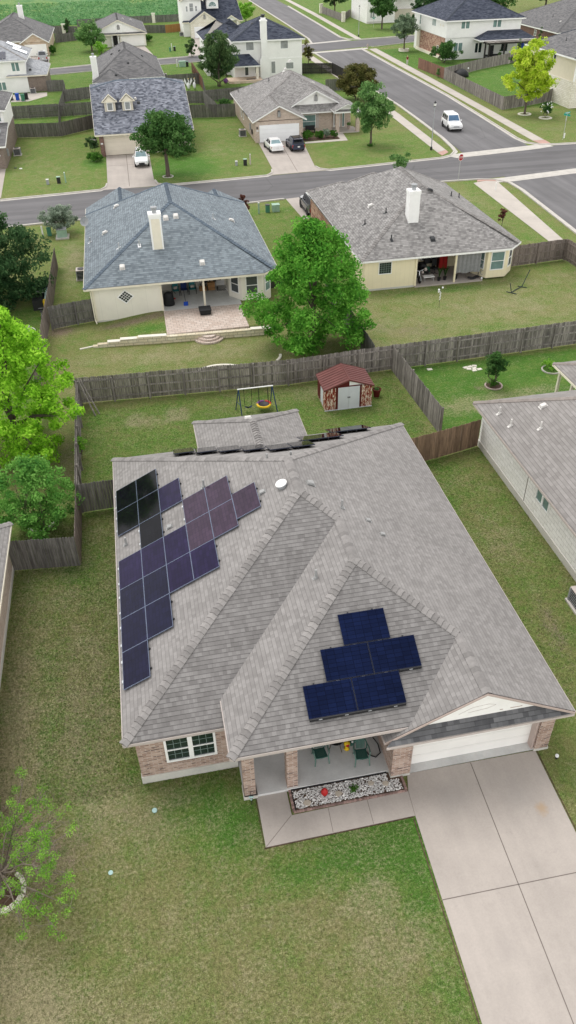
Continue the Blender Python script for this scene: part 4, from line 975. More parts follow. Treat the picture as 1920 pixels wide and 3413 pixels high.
H3.box('corner_board', (22.48, 60.68, .1, 22.64, 60.9, z3 - .12), M['siding_yellow']); H3.box('porch_slab', (22.5, 60.55, 0, 28.6, 64.2, .12), M['drive']); H3.post(26.05, 60.72, .15, .12, z3 - .1, M['siding_yellow']); H3.box('porch_beam', (22.5, 60.62, z3 - .26, 29, 60.8, z3 - .1), M['siding_yellow'])
H3.window((19.85, 60.75, 1.35), (0, -1), 1.15, 1.05, 5, 5, False, 'dark_glass', fw=.06); H3.window((29.85, 60.8, .8), (0, -1), 1.25, 1.6, glass='teal_glass', fw=.07); H3.window((28.55, 61.6, .8), (-.9, -.45), 1.2, 1.6, glass='teal_glass', fw=.07); H3.window((31.25, 61.4, .8), (.74, -.67), .85, 1.6, glass='dark_screen', fw=.06)
H3.window((25.0, 64.2, .9), (0, -1), 1.6, 1.3, 2, 0, glass='dark_screen')
H3.chimney(22.62, 63.7, 23.5, 64.6, 4.2, 6.95, M['trim_white'])
gS = lambda y: z3 + .5 * (y - y0); gW = lambda x: z3 + .5 * (x - x0); gE = lambda x: z3 + .5 * (x1 - x)
H3.vent((24.23, 61.9, gS(61.9)), 'turtle', 'vent_dark'); H3.vent((20.72, 62.2, gS(62.2)), 'pipe', 'vent_dark'); H3.vent((20.9, 69.2, gW(20.9)), 'turtle', 'vent_white', dirn=(-1, 0))
for x, y in ((19.6, 66.4), (21.4, 66.2)): H3.vent((x, y, gW(x)), 'pipe', 'vent_dark', dirn=(-1, 0))
for x, y in ((28.9, 70.2), (30.6, 72.4)): H3.vent((x, y, gE(x)), 'pipe', 'vent_dark', dirn=(1, 0))
H3.vent((24.2, 66.9, gS(66.9)), 'turtle', 'vent_dark'); H3.vent((25.5, 66.8, gE(25.6)), 'turtle', 'vent_dark', dirn=(1, 0))

# ================================================================== white stone house on the right
H4 = House('white_stone_house', 'single storey white limestone house with a grey-brown roof at the right edge', 'house', (22, 28, 0))
x0, x1, y0, y1, z4 = 17.9, 33.0, 8.0, 36.8, 2.75
F_, C_, E_, G_ = hip(x0, y0, x1, y1, z4, .5, '', 'y'); rf4 = H4.roof(F_, M['roof_brown']); H4.fascia(E_, M['trim_pale']); H4.caps(C_, M['cap_brown'], .22, .18)
H4.wall([(18.35, 8.5), (32.6, 8.5), (32.6, 36.35), (18.35, 36.35)], .4, z4 - .08, M['limestone']); H4.wall([(18.3, 8.45), (32.65, 8.45), (32.65, 36.4), (18.3, 36.4)], 0, .4, M['found'], 'foundation')
H4.window((18.35, 28.35, 1.35), (-1, 0), 1.4, .95, rail=False, glass='teal_glass', split=2, trim='trim_white'); H4.window((18.35, 20.5, 1.2), (-1, 0), 1.4, 1.2, glass='teal_glass')
H4.box('expansion_joint', (18.335, 30.1, .4, 18.36, 30.14, z4 - .1), M['joint'])
for x, y in ((18.55, 34.75), (18.6, 33.35), (19.6, 32.0)): H4.vent((x, y, z4 + .5 * (x - x0)), 'pipe', dirn=(-1, 0), sc=.75)
H4.vent((20.4, 33.5, z4 + .5 * (20.4 - x0)), 'turtle', dirn=(-1, 0), sc=.8)
F_, C_, E_, G_ = hip(24.6, 33, 32.5, 40.3, 2.72, .35, 'S', 'y'); H4.roof(F_, M['roof_brown'], name='patio_roof'); H4.fascia([e for e in E_ if e[2] != (0, -1)], M['trim_cream']); H4.caps(C_, M['cap_brown'], .22, .17)
H4.post(25.0, 38.3, .15, 0, 2.65, M['trim_cream']); H4.post(25.0, 39.9, .15, 0, 2.65, M['trim_cream']); H4.last = rf4

# ================================================================== sliver of the house at the left edge
H5 = House('left_edge_house', 'brick house at the left edge with only a strip of roof and wall in view', 'house', (-12, 24, 0))
x0, x1, y0, y1 = -22, -7.85, 9.0, 31.2
F_, C_, E_, G_ = hip(x0, y0, x1, y1, 2.6, .5, '', 'y'); H5.roof(F_, M['roof_grey']); H5.fascia(E_, M['trim_cream'], .15); H5.caps(C_, M['cap_grey'], .22, .18)
H5.wall([(-21.5, 9.5), (-8.28, 9.5), (-8.28, 30.8), (-21.5, 30.8)], .25, 2.5, M['brick_pale']); H5.wall([(-21.55, 9.45), (-8.24, 9.45), (-8.24, 30.85), (-21.55, 30.85)], 0, .25, M['found'], 'foundation')
H5.window((-8.28, 22, 1.0), (1, 0), 1.2, 1.3)

# ================================================================== houses across the street
H6 = House('dormer_house', 'brick house with two white dormers on a mottled slate-blue roof, half hidden by an oak', 'house', (2.5, 118, 0))
e6, kk = 2.75, .40; y0 = 113.2; yr = 124.56; zr = e6 + kk * (yr - y0); xa, xb = -3.8, 9.2
zj = 6.7; yj = y0 + (zj - e6) / kk; yk = yr + (yr - yj); rl, rr = -.2, 6.5
rf6 = H6.roof([[(xa, y0, e6), (xb, y0, e6), (xb, yj, zj), (rr, yr, zr), (rl, yr, zr), (xa, yj, zj)], [(xb, 2 * yr - y0, e6), (xa, 2 * yr - y0, e6), (xa, yk, zj), (rl, yr, zr), (rr, yr, zr), (xb, yk, zj)], [(xa, yj, zj), (rl, yr, zr), (xa, yk, zj)], [(xb, yj, zj), (xb, yk, zj), (rr, yr, zr)]], M['roof_slate'])
H6.fascia([((xa, y0, e6), (xb, y0, e6), (0, -1)), ((xa, y0, e6), (xa, yj, zj), (-1, 0)), ((xb, y0, e6), (xb, yj, zj), (1, 0)), ((xa, yj, zj), (xa, yk, zj), (-1, 0)), ((xb, yj, zj), (xb, yk, zj), (1, 0))], M['trim_cream'], .2)
w6 = H6.wall([(-3.3, 114.0), (8.7, 114.0), (8.7, 135.2), (-3.3, 135.2)], 0, e6 - .1, M['brick_red'])
for s_ in (-3.3, 8.7):
    mb = MB(); t_ = .12 if s_ > 0 else -.12; a = [(s_, 114, e6 - .15), (s_, 135, e6 - .15), (s_, yk, zj - .2), (s_, yj, zj - .2)]
    b = [(x - t_, y, z) for x, y, z in a]; mb.raw(a + b, [(0, 1, 2, 3), (7, 6, 5, 4)]); H6.part('gable', mb, M['siding_beige'])
H6.box('wall', (2.75, 113.9, 0, 8.65, 113.99, 2.6), M['siding_beige']); H6.box('lintel', (-2.75, 113.85, 2.18, 2.8, 113.99, 2.66), M['trim_cream'])
H6.garage(-2.75, 2.75, 113.93, .05, 2.2, 'door_tan'); H6.box('pillar', (-3.32, 113.6, 0, -2.78, 113.99, 2.64), M['brick_red'])
H6.part('porch_lamp', MB().lathe([(.05, 0), (.11, .06), (.11, .2), (.04, .28)], (.3, 113.8, 2.3), 10), M['white_plastic'])
H6.box('number_plate', (-3.2, 113.56, 1.5, -2.9, 113.6, 1.68), M['plate'])
for cx in (-1.37, .97):
    d = H6.box('dormer', (cx - .72, 117.85, 4.4, cx + .72, 121.6, 5.95), M['siding_beige'], rf6)
    mb = MB(); zt, zp = 5.85, 6.75
    for s_ in (-1, 1):
        v = [(cx + s_ * 1.02, 117.55, zt), (cx, 117.55, zp), (cx, 123.6, zp), (cx + s_ * 1.02, 121.4, zt)]; mb.face(v); mb.face([(a, b, c - .1) for a, b, c in v][::-1])
    H6.part('dormer_roof', mb, M['roof_slate'], rf6)
    mb = MB()
    for s_ in (-1, 1): mb.board((cx + s_ * 1.02, 117.55, zt), (cx, 117.55, zp), (0, -1, 0), .16, .06, drop=-.02)
    mb.raw([(cx - .75, 117.7, 5.8), (cx + .75, 117.7, 5.8), (cx, 117.7, 6.5)], [(0, 1, 2)]); mb.box(cx - 1.0, 117.57, 5.72, cx + 1.0, 117.8, 5.84)
    H6.part('dormer_trim', mb, M['trim_cream'], rf6)
    H6.window((cx, 117.85, 4.68), (0, -1), .8, 1.0, 2, 2, False, 'grey_glass', fw=.09, parent=rf6)
F_, C_, E_, G_ = hip(4.6, 113.2, 8.6, 118.6, 3.15, .62, 'SN', 'y'); H6.roof(F_, M['roof_slate'], name='porch_gable_roof'); H6.fascia([e for e in E_ if e[2] != (0, 1)], M['trim_cream']); gable_wall(H6, G_[0], M['siding_beige'], s=-1)
H6.last = rf6; H6.caps([((rl, yr, zr), (rr, yr, zr)), ((xa, yj, zj), (rl, yr, zr)), ((xb, yj, zj), (rr, yr, zr))], M['cap_blue'], .4, .17)
sl = lambda y: e6 + kk * (y - y0)
H6.vent((2.5, 119.3, sl(119.3)), 'turtle', 'vent_dark', kk); H6.vent((2.1, 120.2, sl(120.2)), 'turtle', 'vent_white', kk)

H7 = House('gable_house', 'single storey pale brick house with a white front gable and two cars on its drive', 'house', (25, 122, 0))
z7 = 2.75; x0, x1, y0, y1 = 17.45, 33.5, 119.2, 137.6
F_, C_, E_, G_ = hip(x0, y0, x1, y1, z7, .49, '', 'y'); rf7 = H7.roof(F_, M['roof_grey_b']); H7.fascia(E_, M['trim_white'], .2); cl = list(C_)
F_, C_, E_, G_ = hip(17.45, 115.1, 25.0, 124, z7 + .004, .49, 'SN', 'y'); H7.roof(F_, M['roof_grey_b'], name='garage_roof'); H7.fascia([e for e in E_ if e[2] != (0, 1)], M['trim_white'], .2); gg = gable_wall(H7, G_[0], M['brick_pale'], s=-1); cl += [((21.225, 115.1, z7 + .49 * 3.775), (21.225, 123, z7 + .49 * 3.775))]
lou = MB(); lou.lathe([(.001, 0), (.26, 0), (.26, .05), (.001, .05)], (0, 0, 0), 16)
def louvre(h, x, y, z, par, w=.42, hh=.85):
    mb = MB(); n = 8; pts = [(x - w / 2, z), (x + w / 2, z), (x + w / 2, z + hh * .7)] + [(x + w / 2 * math.cos(a), z + hh * .7 + hh * .3 * math.sin(a)) for a in [math.pi * i / n for i in range(1, n)]] + [(x - w / 2, z + hh * .7)]
    mb.raw([(px, y - .06, pz) for px, pz in pts] + [(px, y, pz) for px, pz in pts], [tuple(range(len(pts)))] + [tuple(range(len(pts)))[::-1]] + [(i, (i + 1) % len(pts), len(pts) + (i + 1) % len(pts), len(pts) + i) for i in range(len(pts))])
    for i in range(6): mb.box(x - w * .4, y - .085, z + .07 + i * hh * .13, x + w * .4, y - .06, z + .11 + i * hh * .13)
    return h.part('gable_louvre', mb, M['trim_white'], par)
louvre(H7, 21.2, 115.38, 3.1, gg)
F_, C_, E_, G_ = hip(23.9, 120.2, 31.2, 130, 3.5, .5, 'SN', 'y'); H7.roof(F_, M['roof_grey_b'], name='gable_roof'); H7.fascia([e for e in E_ if e[2] == (0, -1)], M['trim_white'], .22); gg = gable_wall(H7, G_[0], M['gable_paint'], s=-1); louvre(H7, 27.55, 120.5, 3.9, gg); cl += [((27.55, 120.2, 5.325), (27.55, 129, 5.325))]
F_, C_, E_, G_ = hip(29.5, 117.7, 33.6, 124, 2.95, .42, 'SN', 'y'); H7.roof(F_, M['roof_grey_b'], name='porch_roof'); H7.fascia([e for e in E_ if e[2] != (0, 1)], M['trim_white'], .16); gable_wall(H7, G_[0], M['gable_paint'], s=-1)
H7.roof([[(29.5, 117.6, 2.86), (33.6, 117.6, 2.86), (33.6, 118.2, 3.08), (29.5, 118.2, 3.08)]], M['roof_grey_b'], .05, 'eave_roof'); H7.fascia([((29.5, 117.6, 2.86), (33.6, 117.6, 2.86), (0, -1))], M['trim_white'], .2)
H7.last = rf7; H7.caps(cl, M['cap_grey'], .4, .17)
H7.wall([(17.85, 115.5), (24.55, 115.5), (24.55, 120.0), (29.8, 120.0), (29.8, 121.5), (33.0, 121.5), (33.0, 137), (17.85, 137)], 0, z7 - .1, M['brick_pale'])
H7.garage(18.4, 24.0, 115.42, .04, 2.2, 'door_white'); H7.window((26.4, 120.0, .55), (0, -1), 2.1, 1.75, 3, 0, True, 'teal_glass', fw=.09); 
for x in (25.1, 27.7): H7.box('shutter', (x - .17, 119.9, .5, x + .17, 119.99, 2.35), M['trim_pale'])
for x in (30.2, 33.2): H7.post(x, 118.3, .5, 0, 2.8, M['brick_pale'])
H7.door((30.9, 121.5, .1), (0, -1), .95, 2.1, 'trim_white', (-.3, .3, .3, 1.8)); H7.window((31.9, 121.5, .1), (0, -1), .4, 2.1, rail=False, glass='teal_glass'); H7.box('porch_slab', (29.85, 117.9, 0, 33.4, 121.5, .1), M['walkc'])
H7.window((17.85, 128.6, .9), (-1, 0), .8, 1.4, glass='dark_screen'); H7.window((17.85, 126.6, .9), (-1, 0), .8, 1.4, glass='dark_screen')
H7.part('hose_reel', MB().torus((17.78, 118.2, .9), .3, .07, 16, 6, axis='x'), M['black']); H7.part('meter_box', MB().box(17.68, 119.4, .9, 17.85, 119.9, 1.7), M['steel_grey'])
H7.part('wall_lamp', MB().lathe([(.04, 0), (.1, .06), (.1, .24), (.04, .3)], (18.1, 115.4, 1.75), 8), M['black']); H7.box('number_plate', (18.0, 115.44, 1.45, 18.3, 115.48, 1.62), M['plate'])
for x, y in ((25.2, 131), (24.7, 129.8), (26.5, 134)): H7.vent((x, y, z7 + .49 * (x - x0)), 'turtle', 'vent_white', dirn=(-1, 0))
H7.vent((22.5, 130.3, z7 + .49 * 5.05), 'pipe', 'vent_dark', dirn=(-1, 0)); H7.vent((18.4, 135, z7 + .4), 'pipe', 'vent_dark', dirn=(-1, 0)); H7.vent((28.5, 126.6, z7 + .49 * 4.95), 'turtle', 'vent_white', dirn=(1, 0))
# ================================================================== far houses
H8 = House('brown_roof_house', 'house with plain dark grey roof and white chimney directly behind the dormer house', 'house', (2, 166, 0))
H8.roof([[(-4.1, 157.6, 2.6), (8.5, 157.6, 2.6), (2.2, 165.5, 6.3)], [(-4.1, 182, 2.6), (-4.1, 157.6, 2.6), (2.2, 165.5, 6.3), (2.2, 175, 6.3)], [(8.5, 157.6, 2.6), (8.5, 182, 2.6), (2.2, 175, 6.3), (2.2, 165.5, 6.3)], [(8.5, 182, 2.6), (-4.1, 182, 2.6), (2.2, 175, 6.3)]], M['roof_far_grey']); rf8 = H8.last
H8.fascia([((-4.1, 157.6, 2.6), (8.5, 157.6, 2.6), (0, -1)), ((8.5, 157.6, 2.6), (8.5, 182, 2.6), (1, 0)), ((-4.1, 182, 2.6), (-4.1, 157.6, 2.6), (-1, 0))], M['trim_white'], .22)
F_, C_, E_, G_ = hip(-4.15, 155, 2.2, 166, 2.55, .5, '', 'y'); H8.roof(F_, M['roof_far_grey'], name='wing_roof'); H8.fascia(E_, M['trim_white'], .22)
H8.last = rf8; H8.caps([((-4.1, 157.6, 2.6), (2.2, 165.5, 6.3)), ((8.5, 157.6, 2.6), (2.2, 165.5, 6.3)), ((2.2, 165.5, 6.3), (2.2, 175, 6.3)), ((2.2, 175, 6.3), (-4.1, 182, 2.6)), ((2.2, 175, 6.3), (8.5, 182, 2.6))] + C_[1:], M['cap_far'], .5, .2)
H8.wall([(-3.7, 158), (8.1, 158), (8.1, 181.5), (-3.7, 181.5)], 0, 2.5, M['siding_white']); H8.box('wall', (-3.75, 155.4, 0, 1.8, 158, 2.45), M['siding_white'])
H8.chimney(-4.0, 157.6, -3.0, 158.6, 0, 6.1, M['siding_white'])
for x, y in ((2.4, 161.5), (.0, 156.6)): H8.vent((x, y, 2.6 + .47 * (y - 157.6) if y > 158 else 2.55 + .5 * (y - 155)), 'turtle', 'vent_dark', .47)
for x, y in ((5.2, 168), (-.3, 170), (1.2, 167)): H8.vent((x, y, 2.6 + .587 * (8.5 - x if x > 2.2 else x + 4.1)), 'turtle', 'vent_dark', .58, (1 if x > 2.2 else -1, 0))

H9 = House('stone_gable_house', 'house with a pink stone garage gable and a silver pickup on its drive, far left', 'house', (-21, 222, 0))
F_, C_, E_, G_ = hip(-31, 216, -14.0, 242, 2.75, .5, '', 'y'); rf9 = H9.roof(F_, M['roof_far_grey']); H9.fascia(E_, M['trim_white'], .22); cl = list(C_)
F_, C_, E_, G_ = hip(-20.5, 212.4, -14.05, 224, 2.76, .56, 'SN', 'y'); H9.roof(F_, M['roof_far_grey'], name='garage_roof'); H9.fascia([e for e in E_ if e[2] != (0, 1)], M['trim_white'], .25); gable_wall(H9, G_[0], M['stone_pink'], s=-1)
H9.last = rf9; H9.caps(cl, M['cap_far'], .5, .2)
H9.wall([(-30, 216.6), (-20.0, 216.6), (-20.0, 213), (-14.4, 213), (-14.4, 241), (-30, 241)], 0, 2.7, M['stone_pink']); H9.garage(-19.6, -14.8, 212.9, .04, 2.3, 'door_panel'); H9.chimney(-21.2, 229.5, -20, 230.5, 5, 8.6, M['siding_white'])

H10 = House('white_gable_house', 'small white house with wide front gable and round bush, beside the crop field', 'house', (2, 230, 0))
F_, C_, E_, G_ = hip(-4.6, 221.5, 8.7, 246, 2.8, .42, 'S', 'y'); H10.roof(F_, M['roof_far_grey']); rf10 = H10.last; H10.fascia(E_, M['trim_cream'], .22); H10.caps(C_, M['cap_far'], .5, .2)
gg = gable_wall(H10, G_[0], M['gable_paint'], s=-1); louvre(H10, 2.05, 221.85, 3.6, gg, .6, .9)
H10.roof([[(-4.6, 221.2, 2.7), (8.7, 221.2, 2.7), (8.7, 221.8, 2.95), (-4.6, 221.8, 2.95)]], M['roof_far_grey'], .06, 'eave_roof'); H10.fascia([((-4.6, 221.2, 2.7), (8.7, 221.2, 2.7), (0, -1))], M['trim_cream'], .22)
H10.wall([(-4.2, 222), (.0, 222), (.0, 224), (2.1, 224), (2.1, 222), (8.3, 222), (8.3, 245.5), (-4.2, 245.5)], 0, 2.75, M['siding_cream']); H10.garage(2.4, 7.9, 221.93, .04, 2.3, 'door_panel'); H10.door((1.0, 224, .1), (0, -1), 1, 2.1, 'black'); H10.post(1.75, 221.6, .22, 0, 2.7, M['trim_white']); H10.post(.2, 221.6, .22, 0, 2.7, M['trim_white'])
H10.last = rf10
for x, y in ((3.5, 230), (5.5, 236)): H10.vent((x, y, 2.8 + .42 * (8.7 - x)), 'turtle', 'vent_white', .42, (1, 0))

H11 = House('limestone_house', 'white stone two storey house with arched windows and a dormer, at the top edge', 'house', (26, 240, 0))
H11.roof([[(18.4, 234.6, 3.2), (34.2, 234.6, 3.2), (33.2, 241.5, 8.8), (24, 241.5, 8.8)], [(34.2, 249, 3.2), (18.4, 249, 3.2), (24, 241.5, 8.8), (33.2, 241.5, 8.8)], [(34.2, 234.6, 3.2), (34.2, 249, 3.2), (33.2, 241.5, 8.8)]], M['roof_dark']); rf11 = H11.last
H11.fascia([((18.4, 234.6, 3.2), (34.2, 234.6, 3.2), (0, -1)), ((34.2, 234.6, 3.2), (33.2, 241.5, 8.8), (1, 0))], M['trim_cream'], .25)
F_, C_, E_, G_ = hip(20.0, 230.8, 27.8, 239, 3.35, .62, 'SN', 'y'); H11.roof(F_, M['roof_dark'], name='garage_roof'); H11.fascia([e for e in E_ if e[2] != (0, 1)], M['trim_cream'], .25); gg = gable_wall(H11, G_[0], M['limestone_cream'], s=-1); louvre(H11, 23.9, 231.1, 4.1, gg, .5, .9)
F_, C_, E_, G_ = hip(29.0, 232.8, 33.0, 238, 3.35, .6, 'SN', 'y'); H11.roof(F_, M['roof_dark'], name='porch_roof'); H11.fascia([e for e in E_ if e[2] != (0, 1)], M['trim_cream'], .25); gable_wall(H11, G_[0], M['gable_paint'], s=-1)
F_, C_, E_, G_ = hip(18.2, 234.2, 24.2, 248, 7.9, .55, 'S', 'y'); H11.roof(F_, M['roof_dark'], name='tower_roof'); H11.fascia(E_, M['trim_cream'], .3); gable_wall(H11, G_[0], M['siding_white'], s=-1)
H11.wall([(18.7, 235), (23.6, 235), (23.6, 248), (18.7, 248)], 0, 7.85, M['siding_white']); H11.wall([(20.3, 231.3), (27.4, 231.3), (27.4, 236), (20.3, 236)], 0, 3.4, M['limestone_cream']); H11.wall([(23.6, 235.2), (33.6, 235.2), (33.6, 248.4), (23.6, 248.4)], 0, 3.2, M['limestone_cream'])
H11.garage(21.1, 26.5, 231.22, .04, 2.45, 'door_white'); H11.post(32.6, 233.3, .5, 0, 3.3, M['limestone_cream']); H11.door((30.4, 235.2, .1), (0, -1), 1.1, 2.3, 'trim_taupe', (-.35, .35, .4, 2)); 
H11.window((28.4, 235.2, 1.0), (0, -1), 1.1, 1.6, glass='dark_glass')
for x, w, hh in ((19.9, .6, 1.3), (21.1, 1.1, 1.9), (22.3, .6, 1.3)): H11.window((x, 235.0, 5.4), (0, -1), w, hh, glass='grey_glass', fw=.1)
d = H11.box('dormer', (25.2, 236.5, 5.8, 28.2, 239.5, 7.9), M['gable_paint'], rf11)
mb = MB()
for s_ in (-1, 1):
    v = [(26.7 + s_ * 2.0, 236.0, 7.8), (26.7, 236.0, 9.0), (26.7, 241, 9.0), (26.7 + s_ * 2.0, 240, 7.8)]; mb.face(v); mb.face([(a, b, c - .15) for a, b, c in v][::-1])
    mb.board((26.7 + s_ * 2.0, 236.0, 7.8), (26.7, 236.0, 9.0), (0, -1, 0), .25, .06)
mb.raw([(25.2, 236.45, 7.7), (28.2, 236.45, 7.7), (26.7, 236.45, 8.8)], [(0, 1, 2)]); H11.part('dormer_roof', mb, M['roof_dark'], rf11)
n = 14; fan = [(26.7 + .95 * math.cos(math.pi * i / n), 236.46, 6.3 + .95 * math.sin(math.pi * i / n)) for i in range(n + 1)]
mb = MB(); mb.raw(fan + [(26.7 + (p[0] - 26.7) * 1.18, 236.47, 6.18 + (p[2] - 6.3) * 1.2) for p in fan], [(i, i + 1, n + 2 + i, n + 1 + i) for i in range(n)]); mb.box(25.55, 236.38, 6.14, 27.85, 236.48, 6.28)
for i in range(1, 6): a = math.pi * i / 6; mb.board((26.7, 236.44, 6.33), (26.7 + .95 * math.cos(a), 236.44, 6.33 + .95 * math.sin(a)), (0, -1, 0), .06, .03)
wf = H11.part('window', mb, M['trim_white'], rf11, label='half round fan window'); H11.part('pane', MB().face(fan), M['teal_glass'], wf)

H12 = House('white_siding_house', 'white sided two storey house with tall white chimney on its wall, behind a dark tree', 'house', (29, 174, 0))
F_, C_, E_, G_ = hip(21.9, 166.5, 35.9, 181.5, 6.4, .44, '', 'y'); H12.roof(F_, M['roof_dark']); rf12 = H12.last; H12.fascia(E_, M['trim_white'], .25); cl = list(C_)
F_, C_, E_, G_ = hip(17.2, 172.5, 27, 185, 6.2, .42, '', 'x'); H12.roof(F_, M['roof_dark'], name='wing_roof'); H12.fascia(E_, M['trim_white'], .25); cl += C_
H12.last = rf12; H12.caps(cl, M['cap_dark'], .5, .2)
H12.wall([(22.3, 167), (35.4, 167), (35.4, 181), (22.3, 181)], 0, 6.35, M['siding_white']); H12.wall([(17.7, 173), (22.3, 173), (22.3, 184.5), (17.7, 184.5)], 0, 6.15, M['siding_white']); H12.box('band_board', (22.25, 166.95, 3.1, 35.45, 167.0, 3.32), M['trim_white'])
c = H12.part('chimney', MB().box(27.45, 166.15, 0, 28.6, 166.99, 9.5), M['siding_white']); 
mb = MB(); mb.raw([(27.1, 166.1, 0), (28.95, 166.1, 0), (28.95, 166.98, 0), (27.1, 166.98, 0), (27.1, 166.1, 3.0), (28.95, 166.1, 3.0), (28.95, 166.98, 3.0), (27.1, 166.98, 3.0), (27.42, 166.1, 3.7), (28.63, 166.1, 3.7), (28.63, 166.98, 3.7), (27.42, 166.98, 3.7)], [(0, 1, 5, 4), (1, 2, 6, 5), (3, 0, 4, 7), (4, 5, 9, 8), (5, 6, 10, 9), (7, 4, 8, 11), (8, 9, 10, 11)]); H12.part('chimney_base', mb, M['siding_white'], c)
H12.part('chimney_cap', MB().box(27.35, 166.05, 9.35, 28.7, 167.1, 9.55).box(27.6, 166.3, 9.55, 28.45, 166.9, 9.95), M['trim_white'], c); H12.part('flue', MB().lathe([(.3, 0), (.3, .3), (.42, .35), (.4, .5)], (28, 166.6, 9.95), 12), M['black'], c)
for x, z, w, hh in ((25.4, 4.7, 1.6, 1.45), (32.0, 4.7, 1.6, 1.45), (33.0, 1.3, 1.6, 1.2)): H12.window((x, 167, z), (0, -1), w, hh, rail=False, glass='grey_glass', fw=.1)
H12.window((29.8, 167, .7), (0, -1), .9, 2.1, rail=False, glass='grey_glass', fw=.08); H12.window((26.5, 167, .9), (0, -1), .6, 1.9, rail=False, glass='grey_glass')
H12.roof([[(21.6, 163.9, 2.65), (26.8, 163.9, 2.65), (25.2, 166.97, 4.2), (21.6, 166.97, 4.2)], [(26.8, 163.9, 2.65), (26.8, 166.97, 2.65), (25.2, 166.97, 4.2)]], M['roof_dark'], name='porch_roof'); H12.fascia([((21.6, 163.9, 2.65), (26.8, 163.9, 2.65), (0, -1)), ((26.8, 163.9, 2.65), (26.8, 166.97, 2.65), (1, 0))], M['trim_white'], .22); H12.last = rf12
H12.post(26.2, 164.3, .45, .4, 2.6, M['limestone_cream']); H12.door((24.6, 167, .45), (0, -1), .8, 2.1, 'trim_white', (-.3, .3, .2, 1.95)); H12.box('porch_slab', (20.6, 162.6, 0, 27, 167, .4), M['stone_pink']); H12.box('rug', (24.1, 163.8, .4, 25.8, 164.6, .425), M['black'])
for x, y in ((26.7, 171.5), (29.2, 173.6), (28.2, 170.4)): H12.vent((x, y, 6.4 + .44 * min(y - 166.5, x - 21.9)), 'turtle', 'vent_dark', .44)
for x, y in ((19.6, 174.5), (22.5, 175.5), (21, 174)): H12.vent((x, y, 6.2 + .42 * (y - 172.5)), 'pipe', 'vent_dark', .42)

H13 = House('solar_white_house', 'white two storey house with pale roof, bright solar panels and brick wing, upper left', 'house', (-20, 172, 0))
x0, x1, y0, y1, z = -31, -15.4, 165.5, 181, 5.2; F_, C_, E_, G_ = hip(x0, y0, x1, y1, z, .42, '', 'x'); H13.roof(F_, M['roof_light']); rf13 = H13.last; H13.fascia(E_, M['trim_white'], .22); H13.caps(C_, M['cap_grey'], .5, .18)
H13.wall([(-30.6, 166), (-15.9, 166), (-15.9, 180.5), (-30.6, 180.5)], 0, 5.15, M['siding_white']); H13.box('band_board', (-30.65, 165.95, 2.45, -15.85, 166, 2.62), M['trim_white'])
H13.window((-17.6, 166, 3.4), (0, -1), 1.4, 1.45, rail=False, split=2, glass='teal_glass'); H13.window((-20.6, 166, .5), (0, -1), 1.5, 1.35, rail=False, split=2, glass='teal_glass')
M['pv_sky_sheen'] = panelmat('solar_cells_sky_sheen', (.55, .58, .62), (.5, .53, .57), .3)  # white glare of the sky painted as pale cell colour
e_ = 1 / math.sqrt(1 + .42 ** 2)
for ya_, s_ in ((171.2, .35), (174.6, 1.7)):
    panel((x1 - s_ * e_, ya_, z + .42 * s_ * e_), (0, 1, 0), (-e_, 0, .42 * e_), (.42 * e_, 0, e_), 3.0, 2.6, 'pv_sky_sheen', 'pv_frame', rf13, 'pale solar panel, sky reflection painted in')
panel((-20.9, 165.5 + .5 * e_, z + .42 * .5 * e_), (1, 0, 0), (0, e_, .42 * e_), (0, -.42 * e_, e_), 1.9, 2.2, 'pv_navy', 'pv_frame', rf13, 'navy solar panel on the front slope')
F_, C_, E_, G_ = hip(-19.5, 165.6, -12.3, 179.5, 2.75, .42, '', 'y'); H13.roof(F_, M['roof_light'], name='wing_roof'); H13.fascia(E_, M['trim_cream'], .2); H13.vent((-15.2, 167.1, 3.4), 'turtle', 'vent_dark', .42)
H13.wall([(-15.9, 166.1), (-12.7, 166.1), (-12.7, 179), (-15.9, 179)], 0, 2.7, M['brick_brown'])

H14 = House('left_brick_house', 'white house with brick base and satellite dish, cut by left edge across the street', 'house', (-20, 120, 0))
H14.wall([(-30, 110.9), (-15.35, 110.9), (-15.35, 128.5), (-30, 128.5)], 0, 2.95, M['brick_brown']); H14.wall([(-30, 117.6), (-15.3, 117.6), (-15.3, 128.55), (-30, 128.55)], 2.95, 5.75, M['siding_white'])
F_, C_, E_, G_ = hip(-31, 117.0, -14.85, 129.2, 5.7, .42, '', 'x'); H14.roof(F_, M['roof_far_grey']); rfm = H14.last; H14.fascia(E_, M['trim_white'], .22); H14.caps(C_, M['cap_far'], .4, .18)
H14.roof([[(-30, 109.9, 2.85), (-14.85, 109.9, 2.85), (-14.85, 117.55, 4.1), (-30, 117.55, 4.1)]], M['roof_far_grey'], name='garage_roof'); H14.fascia([((-30, 109.9, 2.85), (-14.85, 109.9, 2.85), (0, -1)), ((-14.85, 109.9, 2.85), (-14.85, 117.55, 4.1), (1, 0))], M['trim_white'], .22); dish(H14, (-15.9, 113.6, 3.45), .42, (.4, -.9)); H14.last = rfm
H14.garage(-22, -16.6, 110.83, .05, 2.3, 'door_tan'); H14.window((-16.2, 117.6, 4.2), (0, -1), 1.2, 1.2, glass='teal_glass'); H14.vent((-17, 119, 6.4), 'turtle', 'vent_dark', .42); H14.part('meter_box', MB().box(-15.33, 113.9, .8, -15.15, 114.4, 1.6), M['steel_grey']); H14.box('number_plate', (-16.1, 110.84, 1.5, -15.8, 110.88, 1.66), M['plate'])

